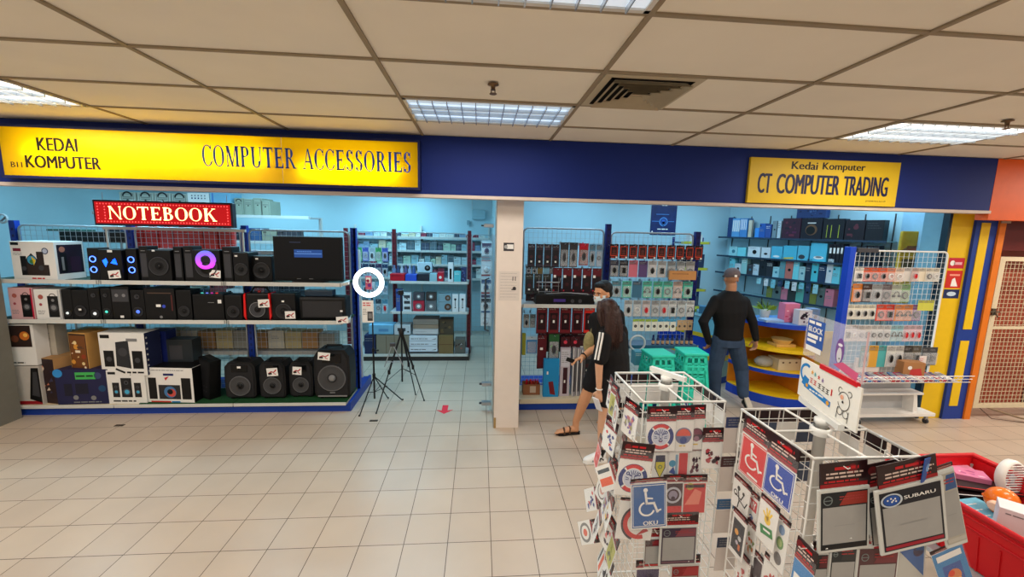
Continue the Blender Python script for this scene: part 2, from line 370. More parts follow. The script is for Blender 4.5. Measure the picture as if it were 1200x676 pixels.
# next shop behind its gate: red-brown panels
a = MB(); a.box(px3, 9, 4.75, 4.8, 0, 2.6, mat((150, 66, 44), .35, var=.12, scale=3))
a.box(7.35, 7.42, 4.74, 4.75, 0, 2.6, mat((96, 92, 84), .5)); a.box(7.42, 7.95, 4.735, 4.745, 0, 2.0, mat((120, 112, 96), .5)); struct(a, 'wall_next_shop')
a = MB(); a.box(px3, 9, 4.42, 4.5, 2.05, 2.475, mat((98, 30, 26), .35, var=.15, scale=2)); struct(a, 'trim_3')
def gate():
    t = thing('mesh_gate', 'beige steel mesh security gate across the neighbouring shop', 'gate', (px3 + .05, 4.33, 0))
    BE = mat((205, 190, 160), .5); W_, Z0, Z1 = 1.5, .13, 1.98
    for nm, bx in (('stile', (0, .07, Z0, Z1)), ('stile', (W_ - .07, W_, Z0, Z1)), ('rail', (.07, W_ - .07, Z1 - .05, Z1)), ('rail', (.07, W_ - .07, Z0, Z0 + .05)), ('rail', (.07, W_ - .07, 1.12, 1.15))):
        a = MB(); a.box(bx[0], bx[1], -.02, .02, bx[2], bx[3], BE); a.part(nm, t)
    a = MB()
    x = .07
    while x < W_ - .07: a.box(x - .002, x + .002, -.003, .003, Z0 + .05, Z1 - .05, BE); x += .052
    z = Z0 + .05
    while z < Z1 - .05: a.box(.07, W_ - .07, -.005, .0, z - .002, z + .002, BE); z += .052
    a.part('mesh', t)
    a = MB(); HM = mat((90, 80, 66), .4, .5); a.rod((-.03, -.03, 1.33), (.10, -.03, 1.33), .008, HM); a.box(.0, .05, -.035, -.02, 1.29, 1.37, HM); a.rod((.03, -.04, 1.33), (.05, -.06, 1.27), .006, HM); a.part('latch', t)
    a = MB(); HM = mat((140, 120, 96), .5, .3)
    a.tube([(.22, 0, .13), (.5, -.12, .05), (.78, -.26, .012)], .012, HM); a.rod((.70, -.27, .014), (.86, -.25, .014), .012, HM); a.part('prop_stand', t)
    a = MB(); a.tube([(.1, 0, .14), (.2, -.08, .02), (.5, -.17, .01), (.72, -.27, .01)], .004, mat((70, 50, 40), .6)); a.part('cord', t)
gate()
# ---- writing on the fascia
def lit_sign():
    p0, p1 = at(3, 218, FY - .1), at(489, 165, FY - .1)
    x0, x1 = at(3, 190, FY - .1).x, at(489.5, 190, FY - .1).x; z0, z1 = 2.525, 2.925
    t = thing('lit_shop_sign', 'long backlit yellow sign reading KEDAI KOMPUTER and COMPUTER ACCESSORIES', 'shop sign', (x0, FY, z0)); w, h = x1 - x0, z1 - z0
    a = MB(); CS = mat((16, 26, 78), .5); a.box(-.03, w + .02, -.10, 0, -.02, .0, CS); a.box(-.03, w + .02, -.10, 0, h, h + .02, CS); a.box(-.03, 0, -.1, 0, 0, h, CS); a.box(w, w + .02, -.1, 0, 0, h, CS); a.part('casing', t); a = MB(); a.box(-.03, w + .02, -.012, -.002, 0, h, WHITE); a.box(0, w, -.09, -.01, 0, .004, WHITE); a.box(0, w, -.09, -.01, h - .004, h, WHITE); a.part('reflector', t)
    mt = bpy.data.materials.new('lit_acrylic'); mt.use_nodes = True; nt = mt.node_tree; b = nt.nodes['Principled BSDF']
    b.inputs['Base Color'].default_value = (*lin((.98, .84, .06)), 1); b.inputs['Roughness'].default_value = .25
    tr = nt.nodes.new('ShaderNodeBsdfTranslucent'); tr.inputs['Color'].default_value = (*lin((1, .93, .10)), 1)
    mx = nt.nodes.new('ShaderNodeMixShader'); mx.inputs[0].default_value = .8
    nt.links.new(b.outputs[0], mx.inputs[1]); nt.links.new(tr.outputs[0], mx.inputs[2]); nt.links.new(mx.outputs[0], nt.nodes['Material Output'].inputs[0])
    xs = w * .657
    for i, (xa, xb) in enumerate(((0, xs - .003), (xs + .003, w))):
        a = MB(); a.box(xa, xb, -.098, -.095, 0, h, mt)
        F = Face(a, (0, -.098, 0), (1, 0, 0), (0, 0, 1), (0, -1, 0))
        BK = mat((30, 22, 10), .5); 
        if i == 0:
            F.text('KEDAI', w * .083, w * .173, h * .53, h * .80, BK, .035); F.text('KOMPUTER', w * .052, w * .222, h * .17, h * .43, BK, .035); F.text('B11', w * .018, w * .043, h * .17, h * .28, BK, .02)
        a.part('panel', t)
    a = MB(); F = Face(a, (0, -.098, 0), (1, 0, 0), (0, 0, 1), (0, -1, 0)); F.k = 4
    serif_text(F, 'COMPUTER ACCESSORIES', w * .463, w * .985, h * .33, h * .77, mat((20, 74, 178), .4)); a.part('lettering', t, 'blue serif capitals')
    # the fluorescent tubes behind the panels
    TM = mat((255, 250, 235), .5, var=0, emis=11, ecol=(255, 246, 225))
    for x_a, x_b, zz in ((.18, w * .30, .52), (w * .31, w * .62, .52), (w * .70, w * .95, .34)):
        a = MB(); a.lathe([(.013, 0), (.013, x_b - x_a)], (x_a, -.05, h * zz), (1, 0, 0), TM, 12); a.part('tube', t)
lit_sign()
def flat_sign():
    x0, x1 = at(878, 210, FY - .03).x, at(1053, 212, FY - .03).x; z0, z1 = 2.485, 2.925
    t = thing('shop_sign', 'flat yellow sign reading Kedai Komputer CT COMPUTER TRADING', 'shop sign', (x0, FY, z0)); w, h = x1 - x0, z1 - z0
    a = MB(); a.box(0, w, -.03, 0, 0, h, mat((214, 178, 18), .45, var=.03)); a.part('board', t)
    a = MB(); F = Face(a, (0, -.03, 0), (1, 0, 0), (0, 0, 1), (0, -1, 0)); BK = mat((22, 18, 16), .5); NV = mat((12, 18, 60), .5)
    F.text('Kedai', w * .27, w * .44, h * .77, h * .94, BK, .03); F.text('Komputer', w * .475, w * .76, h * .735, h * .94, BK, .03)
    F.text('CT', w * .06, w * .145, h * .22, h * .66, NV, .05); F.text('COMPUTER', w * .185, w * .60, h * .22, h * .66, NV, .05); F.text('TRADING', w * .63, w * .93, h * .22, h * .66, NV, .05)
    F.text('JM0870151-P', w * .79, w * .93, h * .085, h * .125, BK); a.part('lettering', t)
flat_sign()
def led_sign():
    x0, x1 = at(112, 250, 4.62).x, at(270, 250, 4.62).x; z0, z1 = at(190, 263, 4.62).z, at(190, 238, 4.62).z
    t = thing('led_sign', 'red LED display reading NOTEBOOK above the speaker shelves', 'LED sign', (x0, 4.62, z0)); w, h = x1 - x0, z1 - z0
    a = MB(); a.bbox(-.02, w + .02, 0, .07, -.02, h + .02, mat((34, 22, 40), .4)); a.part('casing', t)
    a = MB(); a.box(0, w, -.003, 0, 0, h, mat((150, 6, 14), .5, var=.2, scale=90, emis=.55, ecol=(225, 5, 15))); a.part('screen', t)
    a = MB(); F = Face(a, (0, -.003, 0), (1, 0, 0), (0, 0, 1), (0, -1, 0)); F.k = 2
    DO = mat((255, 120, 120), .5, var=0, emis=1.3, ecol=(255, 80, 80)); n = 44
    for i in range(n):
        for y in (.09, .91): F.disc(w * (.02 + .96 * i / (n - 1)), h * y, .007, DO, 6)
    for i in range(1, 6):
        for x in (.02, .98, .07): F.disc(w * x, h * (.09 + .82 * i / 6), .007, DO, 6)
    a.part('dotted_border', t)
    a = MB(); F = Face(a, (0, -.003, 0), (1, 0, 0), (0, 0, 1), (0, -1, 0)); F.k = 2
    serif_text(F, 'NOTEBOOK', w * .09, w * .90, h * .2, h * .80, mat((255, 236, 190), .5, var=0, emis=2.2, ecol=(255, 225, 150))); a.part('lettering', t)
    a = MB()
    for x in (.05, w - .05): a.rod((x, .04, h), (x, .04, 2.45 - z0), .004, WIRE)
    a.part('hanging_wire', t)
led_sign()
# red direction arrow stuck on the floor
a = MB(); F = Face(a, fl(521, 481, .0005), (1, 0, 0), (0, 1, 0), (0, 0, 1)); AR = mat((222, 40, 60), .5)
a.prism([F.P(x, y, 0) for x, y in ((-.035, .15), (-.035, .0), (-.10, .02), (0, -.09), (.10, .02), (.035, .0), (.035, .15))], (0, 0, .0012), AR)
single(a, 'floor_arrow', 'red arrow sticker on the floor tiles in the shop doorway', 'floor sticker')
for (px, py), lb in (((140, 498.5), 'dark smudge of a floor socket near the left end of the long shelf'), ((438, 493), 'dark slot in the floor near the tripods')):
    p = fl(px, py); a = MB(); a.box(-.045, .045, -.02, .02, .0002, .003, mat((60, 48, 36), .5)); a.ring((0, 0, .003), (0, 0, 1), .012, .0012, mat((110, 96, 80), .4), 12, 4)
    single(a, 'floor_slot', lb, 'floor fitting', (p.x, p.y, 0))
# notices on the column
def notice(px0, py0, px1, py1, name, label, art):
    p = at(px0, py1, 4.25); q = at(px1, py0, 4.25); a = MB(); w, h = q.x - p.x, q.z - p.z
    a.box(0, w, -.0012, 0, 0, h, mat((214, 204, 196), .6, var=.02)); F = Face(a, (0, -.0012, 0), (1, 0, 0), (0, 0, 1), (0, -1, 0)); art(F, w, h)
    single(a, name, label, 'notice', (p.x, 4.2495, p.z))
INK = mat((60, 56, 60), .6)
def art_a(F, w, h):
    for i in range(9): F.lines(w * .08, w * .95, h * (.93 - i * .1), mat((165, 158, 156), .6), 1, .004)
    F.rect(w * .66, h * .68, w * .70, h * .82, INK); F.rect(w * .78, h * .68, w * .82, h * .82, INK); F.disc(w * .76, h * .42, w * .09, INK, 9); F.rect(w * .62, h * .36, w * .84, h * .40, INK)
notice(584, 318, 609, 352, 'paper_notice', 'white printed notice sheet taped to the column', art_a)
def art_b(F, w, h):
    F.rect(0, 0, w * .95, h, INK); F.up(); F.rect(w * .3, h * .25, w * .9, h * .8, PAPER); F.disc(w * .22, h * .5, h * .22, mat((170, 170, 170), .5))
notice(590, 284.5, 603, 294, 'small_sticker', 'small black and white sticker high on the column', art_b)
# ---- shop lamps (strip lights on the shop ceilings, above the top of the openings)
def shop_lamp(x, y, label, e=60, L=1.4, col=None):
    t = thing('strip_light', label, 'strip light', (x, y, CH - .03), group='strip lights on the shop ceilings')
    a = MB(); a.box(-L / 2, L / 2, -.05, .05, 0, .03, WHITE); a.part('housing', t)
    a = MB(); a.lathe([(.014, 0), (.014, L - .1)], (-L / 2 + .05, 0, -.015), (1, 0, 0), mat((220, 240, 255), .5, var=0, emis=4), 10); a.part('tube', t)
    area('lamp', (0, 0, -.04), L, .12, e, col or COOL, parent=t)
SL = 'strip light on a shop ceiling, hidden behind the fascia'
for x, y in ((-4.6, 5.3), (-2.6, 5.9), (-.8, 5.3), (-4.0, 7.6), (-1.6, 7.8)): shop_lamp(x, y, SL, 36)
for x, y in ((1.2, 5.2), (3.3, 5.6), (1.6, 6.8), (3.6, 6.7), (4.9, 5.2)): shop_lamp(x, y, SL, 17, 1.4, COOLR)
# world: dim warm light from the rest of the mall
w_ = bpy.data.worlds.new('world'); scn.world = w_; w_.use_nodes = True
w_.node_tree.nodes['Background'].inputs[0].default_value = (1.0, .93, .82, 1); w_.node_tree.nodes['Background'].inputs[1].default_value = .46
scn.view_settings.view_transform = 'Standard'; scn.view_settings.look = 'None'; scn.view_settings.gamma = 1; scn.view_settings.exposure = 0
# ================================================================ racks and goods: shared makers
BUP = mat((20, 54, 150), .4); KICK = mat((24, 60, 150), .4, var=.08); STRIP = mat((205, 205, 200), .4, var=.03); DECK = mat((214, 200, 172), .6)
ORD = ['first', 'second', 'third', 'fourth', 'fifth', 'sixth', 'seventh', 'eighth', 'ninth', 'tenth', 'eleventh', 'twelfth', 'thirteenth', 'fourteenth', 'fifteenth', 'sixteenth', 'seventeenth', 'eighteenth', 'nineteenth', 'twentieth']
def wire_panel(x0, x1, z0, z1, y, parent, mt=WIRE, step=.055, fr=.011, r=.06, wr=.0022, name='wire_panel'):
    a = MB(); pts = [(x0, y, z0), (x0, y, z1 - r)] + [(x0 + r - r * cos(R(q)), y, z1 - r + r * sin(R(q))) for q in (22, 45, 67)] + [(x0 + r, y, z1), (x1 - r, y, z1)] + [(x1 - r + r * sin(R(q)), y, z1 - r + r * cos(R(q))) for q in (22, 45, 67)] + [(x1, y, z1 - r), (x1, y, z0)]
    a.tube(pts, fr, mt, 8, closed=True)
    n = max(1, round((x1 - x0) / step))
    for i in range(1, n): x = x0 + (x1 - x0) * i / n; a.rod((x, y, z0), (x, y, z1), wr, mt, 4)
    n = max(1, round((z1 - z0) / step))
    for i in range(1, n): z = z0 + (z1 - z0) * i / n; a.rod((x0, y + wr * 2, z), (x1, y + wr * 2, z), wr, mt, 4)
    return a.part(name, parent)
def shelf_board(x0, x1, y0, y1, z, parent, mt=LGREY, strip=STRIP):
    a = MB(); a.box(x0, x1, y0, y1, z - .025, z, mt); s = a.part('shelf_board', parent)
    a = MB(); a.bbox(x0, x1, y0 - .012, y0, z - .032, z + .012, strip, .003)
    for x in (x0 + .01, x1 - .02): a.box(x, x + .012, y0 - .016, y0 - .01, z - .03, z + .01, mat((150, 150, 146), .4))
    a.part('price_strip', s); return s
def upright(x, y, z1, parent, mt=BUP, w=.032, d=.06):
    a = MB(); a.bbox(x - w, x + w, y - d, y, 0, z1, mt, .005)
    z = .3
    while z < z1 - .05: a.box(x - .008, x - .002, y - d - .0008, y - d + .001, z, z + .03, DBLACK); a.box(x + .004, x + .010, y - d - .0008, y - d + .001, z, z + .03, DBLACK); z += .075
    return a.part('upright', parent)
def pb(x0, y0, x1, y1, Y, zb=None):
    """pixel box on the plane y = Y -> centre x, base z, width, height"""
    xm, ym = (x0 + x1) / 2, (y0 + y1) / 2
    A, B = at(x0, ym, Y), at(x1, ym, Y); zt = at(xm, y0, Y).z; z = at(xm, y1, Y).z if zb is None else zb
    return (A.x + B.x) / 2, z, B.x - A.x, zt - z
def front(mb, w, h, d, z=0): return Face(mb, (-w / 2, -d / 2, z), (1, 0, 0), (0, 0, 1), (0, -1, 0))
def side_r(mb, w, h, d): return Face(mb, (w / 2, -d / 2, 0), (0, 1, 0), (0, 0, 1), (1, 0, 0))
def side_l(mb, w, h, d): return Face(mb, (-w / 2, d / 2, 0), (0, -1, 0), (0, 0, 1), (-1, 0, 0))
def carton(label, box, Y, zb, d, bg, art=None, rz=0, name='product_box', cat='box', group=None, side=None, top=None, sart=None, rot=None):
    xc, z, w, h = box[1:] if box[0] == 'w' else pb(*box, Y, zb)
    a = MB(); a.bbox(-w / 2, w / 2, -d / 2, d / 2, 0, h, bg, .002)
    if side: side_r(a, w, h, d).rect(.002, .002, d - .002, h - .002, side); side_l(a, w, h, d).rect(.002, .002, d - .002, h - .002, side)
    if top: Face(a, (-w / 2, -d / 2, h), (1, 0, 0), (0, 1, 0), (0, 0, 1)).rect(.002, .002, w - .002, d - .002, top)
    else:
        Ft = Face(a, (-w / 2, -d / 2, h), (1, 0, 0), (0, 1, 0), (0, 0, 1)); Ft.rect(.003, d * .5 - .0012, w - .003, d * .5 + .0012, mat((90, 86, 80), .7))
    if art: F = front(a, w, h, d); F.k = 2; art(F, w, h)
    if sart:
        F = side_r(a, w, h, d); F.k = 2; sart(F, d, h); F = side_l(a, w, h, d); F.k = 2; sart(F, d, h)
    return single(a, name, label, cat, (xc, Y + d / 2, z), rz, group, rot)
# ---- drawings of printed fronts
def A_speakers(bg2=None, glow=(60, 170, 220), three=True, band=(170, 30, 40)):
    def f(F, w, h):
        if bg2: F.rect(w * .02, h * .02, w * .98, h * .98, bg2); F.up()
        D = mat((26, 26, 30), .4); G = mat((70, 70, 76), .4); gl = C_(*glow)
        F.rect(w * .04, h * .88, w * .24, h * .95, BLACK)
        F.lines(w * .62, w * .94, h * .93, G, 2, h * .02, h * .05)
        xs = [(.13, .31, .62), (.36, .64, .80), (.70, .88, .62)] if three else [(.15, .45, .7), (.55, .85, .7)]
        for x0, x1, t in xs:
            F.rect(w * x0, h * .2, w * x1, h * (.15 + t * .78), D)
        F.up()
        for x0, x1, t in xs:
            r = (x1 - x0) * w * .36; F.disc(w * (x0 + x1) / 2, h * .36, r, G); F.disc(w * (x0 + x1) / 2, h * (.06 + t * .72), r * .6, G)
        F.up()
        for x0, x1, t in xs: r = (x1 - x0) * w * .36; F.disc(w * (x0 + x1) / 2, h * .36, r * .62, gl); F.disc(w * (x0 + x1) / 2, h * (.06 + t * .72), r * .3, DBLACK)
        F.lines(w * .12, w * .9, h * .11, C_(*band), 1, h * .045)
    return f
def A_photo(cols, seed=1, border=None, n=14):
    def f(F, w, h):
        g = random.Random(seed); m_ = .06 if border else .0
        if border: F.rect(w * .03, h * .03, w * .97, h * .97, border); F.up()
        F.rect(w * (m_ + .01), h * (m_ + .01), w * (.99 - m_), h * (.99 - m_), C_(*cols[0])); F.up()
        for i in range(n):
            x, y = (.12 + .7 * g.random()) * w, (.12 + .7 * g.random()) * h; c = C_(*cols[1 + g.randrange(len(cols) - 1)]); s = min(w, h) * (.04 + .11 * g.random())
            k = g.randrange(3)
            if k == 0: F.disc(x, y, s, c, 14)
            elif k == 1: F.rect(max(w * .04, x - s), y - s * .4, min(w * .96, x + s), y + s * .5, c)
            else: F.poly([(x - s, y - s * .6), (x + s, y - s * .2), (x + s * .3, y + s)], c)
            F.up(.3)
    return f
def A_lines(col, n=6, x0=.1, x1=.9, y=.85):
    return lambda F, w, h: F.lines(w * x0, w * x1, h * y, col, n, h * .03, h * .11)
def A_plain_tag(F, w, h): F.rect(w * .1, h * .8, w * .3, h * .9, BLACK); F.lines(w * .1, w * .8, h * .6, GREY, 2, h * .04, h * .1)
# ---- hanging packs: a header card with a euro slot, a clear pouch or blister, and the product inside
def pack(label, cat, x, y, ztop, w, h, art, prod=None, bg=WHITE, clear=True, group=None, name='hanging_pack', rz=0, tilt=0, slot=True):
    a = MB(); a.box(-w / 2, w / 2, 0, .003, -h, 0, bg)
    F = Face(a, (-w / 2, 0, -h), (1, 0, 0), (0, 0, 1), (0, -1, 0)); art(F, w, h); F.up()
    if slot: F.rect(w * .42, h * .93, w * .58, h * .955, DBLACK)
    o = single(a, name, label, cat, (x, y, ztop), group=group, rot=(tilt, 0, rz))
    if prod:
        b = MB(); prod(b, w, h); b.part('product', o)
    if clear:
        b = MB(); b.bbox(-w * .42, w * .42, -.02, -.0005, -h * .95, -h * .3, CLEAR, .006); b.part('blister', o)
    return o
def P_cable(col):                                               # a coiled cable tied in the middle
    def f(b, w, h):
        r = min(w * .3, h * .22)
        for k in range(3): b.ring((0, -.008 - .003 * k, -h * .6), (0, 1, 0), r * (1 - .1 * k), .0028, col, 18, 5)
        b.bbox(-w * .06, w * .06, -.018, -.003, -h * .6 - r * 1.15, -h * .6 - r * .7, col, .002)
    return f
def P_mouse(col):
    return lambda b, w, h: (b.ball((0, -.012, -h * .6), 1, col, 14, (w * .24, .014, h * .2)), b.box(-.001, .001, -.028, -.012, -h * .55, -h * .42, DGREY))
def P_plug(col):
    return lambda b, w, h: (b.bbox(-w * .22, w * .22, -.02, -.001, -h * .78, -h * .42, col, .004), b.rod((-w * .08, -.01, -h * .42), (-w * .08, -.01, -h * .36), .002, CHROME), b.rod((w * .08, -.01, -h * .42), (w * .08, -.01, -h * .36), .002, CHROME))
def P_headset(col):
    def f(b, w, h):
        b.tube([(w * .26 * cos(R(q)), -.012, -h * .6 + h * .2 * sin(R(q))) for q in range(0, 181, 15)], .004, col, 6)
        for s in (-1, 1): b.lathe([(w * .11, 0), (w * .11, .014)], (s * w * .26, -.005, -h * .64), (0, -1, 0), col, 12)
    return f
def row(n, px0, px1, yt, yb, Y, mk, rowlabel, group, jit=0.0, desc=None, gap=.92, name='hanging_pack', cat='pack', host=None, deep=0, fn=None):
    """n packs side by side between two pixels; mk(i) -> art, prod, bg, clear, colour words"""
    out = []; ym = (yt + yb) / 2
    A = at(px0, ym, Y).x; B = at(px1, ym, Y).x; zt = at((px0 + px1) / 2, yt, Y).z; zb = at((px0 + px1) / 2, yb, Y).z; pw = (B - A) / n
    for i in range(n):
        art, prod, bg, clear, words = mk(i)
        x = A + pw * (i + .5); dz = rnd.uniform(-1, 1) * jit
        o = pack('%s, %s from the left in %s' % (words, ORD[i], rowlabel), cat, x, Y + rnd.uniform(-1, 1) * .006, zt + dz, pw * gap, zt - zb, art, prod, bg, clear, group, name, rz=rnd.uniform(-1, 1) * .05)
        out.append(o)
        if host is not None: hook(host, x, Y, zt + dz - .02, .32)
    return out
HOOKS = {}
def hook(host, x, Y, z, L=.3, mt=WIRE):
    k = (round(L, 2), mt.name)
    if k not in HOOKS:
        a = MB(); a.tube([(0, .02, 0), (0, -L + .03, 0), (0, -L, .012)], .0028, mt, 5); a.box(-.012, .012, .02, .024, -.02, .02, mt); HOOKS[k] = a.mesh('hook')
    o = bpy.data.objects.new('hook', HOOKS[k]); COL.objects.link(o); o.parent = host; o.location = (x - host.location.x, Y + .24 - host.location.y, z - host.location.z)
    return o
def price_card(px, py, Y, label, w=.085, h=.062, rz=0, small=False, rot=None):
    p = at(px, py, Y); a = MB(); a.box(-w / 2, w / 2, 0, .001, -h / 2, h / 2, PAPER)
    F = Face(a, (-w / 2, 0, -h / 2), (1, 0, 0), (0, 0, 1), (0, -1, 0))
    F.line([(w * .18, h * .38), (w * .4, h * .55), (w * .62, h * .46), (w * .84, h * .72)], h * .13, mat((190, 36, 48), .5)); F.up(); F.line([(w * .2, h * .3), (w * .36, h * .32)], h * .22, BLACK); F.line([(w * .62, h * .3), (w * .8, h * .22)], h * .09, mat((190, 36, 48), .5)); F.up(); F.rect(w * .05, h * .04, w * .35, h * .08, GREY)
    return single(a, 'price_card', label, 'price card', (p.x, p.y, p.z), rot=rot or (0, R(rnd.uniform(-6, 6)), rz))
def driver(b, c, r, col=BLACK, ring=GREY, n=28, cone=DGREY, cap=BLACK):
    """a loudspeaker driver facing -y at c"""
    b.lathe([(r * 1.08, 0), (r * 1.08, .006), (r * .95, .010), (r * .88, .006), (r * .78, .007), (r * .3, -.006), (r * .27, 0), (r * .14, .006), (0, .008)], c, (0, -1, 0), cone, n, cap=False)
    b.ring((c[0], c[1] - .006, c[2]), (0, 1, 0), r * 1.02, r * .05, ring, n, 6)
    b.ball((c[0], c[1] - .002, c[2]), r * .27, cap, 12, (1, .6, 1))
# ================================================================ the left shop's display gondola
GY = 4.7; S1, S2, SB = 1.515, 1.083, .115
XL = [-5.30, -4.06, -2.79, -1.53]
gl = thing('display_gondola', 'long blue and white display gondola full of speakers in the left shop', 'display rack', (0, 0, 0))
a = MB(); a.box(-5.25, -1.52, GY + .02, GY + .95, 0, .088, KICK); a.part('kick_plate', gl)
TURF = DGREEN
for i in range(3):
    x0, x1 = XL[i] + .005, XL[i + 1] - .005
    if i == 0: x0 = -5.22
    a = MB(); a.box(x0, x1, GY, GY + .46, .088, SB, DECK if i == 0 else DECK); dk = a.part('base_deck', gl)
    a = MB(); a.bbox(x0, x1, GY - .012, GY, .086, .122, STRIP, .003); a.part('price_strip', dk)
    if i > 0: a = MB(); a.box(x0 + .0 + (.25 if i == 1 else 0), x1 - .0, GY + .005, GY + .45, SB + .0005, SB + .014, TURF); a.part('turf_mat', gl, 'green artificial turf mat')
    shelf_board(x0, x1, GY, GY + .42, S1, gl, mat((44, 66, 54), .8)); shelf_board(x0, x1, GY, GY + .42, S2, gl, mat((44, 66, 54), .8))
    wire_panel(XL[i] + .05, XL[i + 1] - .05, .12, 2.09, GY + .46, gl, step=.06)
for x in XL: upright(x, GY + .50, 2.14, gl)
a = MB(); a.box(-1.52, -1.49, GY + .02, GY + .95, 0, .11, KICK); a.box(-1.525, -1.495, GY + .44, GY + .50, .1, 2.14, BUP); a.part('end_panel', gl, 'blue end panel')
for z in (S1, S2):
    a = MB(); a.prism([(-1.57, GY, z - .03), (-1.47, GY + .02, z - .01), (-1.47, GY + .05, z - .01), (-1.57, GY + .4, z - .03)], (0, 0, .03), STRIP); a.part('bracket', gl)
# white rail the LED sign stands over
a = MB(); p, q = at(122, 269, 4.9), at(288, 270, 4.9); a.box(p.x, q.x, 4.88, 4.91, q.z - .02, q.z + .01, mat((200, 200, 196), .4)); 
for x in (p.x + .03, q.x - .03): a.box(x - .008, x + .008, 4.885, 4.9, S1, q.z - .02, STRIP)
a.part('sign_rail', gl)
PY = GY + .03                                                     # front plane of the goods
# ---- top shelf
def sub_art(glow): return A_speakers(None, glow)
def big_box_art(F, w, h):
    F.rect(w * .02, h * .90, w * .20, h * .97, BLACK); F.rect(w * .06, h * .74, w * .24, h * .82, mat((120, 30, 50), .5)); F.lines(w * .05, w * .3, h * .7, GREY, 2, h * .015, h * .04)
    BR = mat((44, 32, 28), .4); F.rect(w * .20, h * .12, w * .34, h * .62, BLACK); F.rect(w * .58, h * .12, w * .74, h * .74, BR); F.rect(w * .74, h * .12, w * .84, h * .40, BR)
    F.poly([(w * .32, h * .12), (w * .60, h * .12), (w * .60, h * .52), (w * .46, h * .70), (w * .32, h * .52)], BR); F.up()
    F.disc(w * .46, h * .52, w * .115, BLACK); F.up(); F.disc(w * .46, h * .52, w * .10, C_(60, 150, 190)); F.up(); F.poly([(w * .46, h * .62), (w * .56, h * .52), (w * .50, h * .38)], C_(220, 190, 40)); F.disc(w * .46, h * .48, w * .05, C_(60, 120, 60)); F.disc(w * .27, h * .3, w * .05, DGREY); F.disc(w * .66, h * .32, w * .06, DGREY)
    F.disc(w * .79, h * .76, w * .075, mat((40, 50, 90), .4)); F.up(); F.disc(w * .79, h * .76, w * .055, mat((190, 200, 220), .4)); F.lines(w * .42, w * .8, h * .06, RED, 1, h * .035)
def window_side(F, w, h):
    F.rect(w * .08, h * .16, w * .95, h * .92, mat((34, 26, 40), .3)); F.up(); F.rect(w * .15, h * .2, w * .38, h * .7, BLACK); F.rect(w * .5, h * .2, w * .85, h * .6, mat((50, 26, 50), .4)); F.disc(w * .25, h * .8, w * .1, C_(170, 110, 90)); F.up(); F.rect(w * .2, h * .25, w * .28, h * .6, GREY)
carton('big white speaker set box with a picture, left end of the top shelf', (13, 283, 68, 328), PY, S1 + .001, .30, WHITE, big_box_art, rz=R(-4), sart=window_side)
def small_speaker(t, x, w, h, d, rings, name='satellite', glow=(70, 110, 255)):
    a = MB(); a.bbox(x - w / 2, x + w / 2, -d / 2, d / 2, 0, h, BLACK, .008); o = a.part(name, t)
    for z in rings:
        b = MB(); r = w * .32; b.lathe([(r, 0), (r, .004), (r * .7, .004)], (x, -d / 2, z), (0, -1, 0), GLOSS, 20)
        b.ring((x, -d / 2 - .004, z), (0, 1, 0), r * .86, r * .14, mat(glow, .4, var=0, emis=4.5, ecol=glow), 22, 5)
        b.disc if 0 else None
        b.part('light_ring', o, 'glowing blue ring')
    return o
def sub_box(t, x, w, h, d, name='subwoofer', mt=BLACK, drv=None):
    a = MB(); a.bbox(x - w / 2, x + w / 2, -d / 2, d / 2, 0, h, mt, .008); o = a.part(name, t)
    if drv: b = MB(); driver(b, (x, -d / 2 - .001, drv[0]), drv[1], ring=drv[2] if len(drv) > 2 else DGREY); b.part('driver', o)
    return o
xc, z, w, h = pb(101, 291, 160, 328, PY, S1)
t = thing('speaker_set', 'black speaker set with blue glowing rings on the top shelf', 'speaker set', (xc, PY + .09, S1 + .001)); W_ = w
small_speaker(t, -W_ * .38, .11, h, .15, (h * .34, h * .66)); small_speaker(t, W_ * .38, .11, h, .15, (h * .34, h * .66))
o = sub_box(t, 0, W_ * .46, h * .96, .2)
b = MB(); BL = mat((20, 90, 255), .5, var=0, emis=3, ecol=(20, 90, 255)); F = Face(b, (-.1, -.101, 0), (1, 0, 0), (0, 0, 1), (0, -1, 0)); F.poly([(.02, h * .62), (.06, h * .70), (.075, h * .58), (.05, h * .42)], BL); F.disc(.14, h * .62, .02, BL, 5); F.poly([(.10, h * .55), (.17, h * .5), (.15, h * .7)], BL); b.part('light_logo', o, 'blue lit mark')
b = MB(); F = Face(b, (-.1, -.101, 0), (1, 0, 0), (0, 0, 1), (0, -1, 0)); F.rect(.08, h * .88, .13, h * .95, PAPER); b.part('sticker', o)
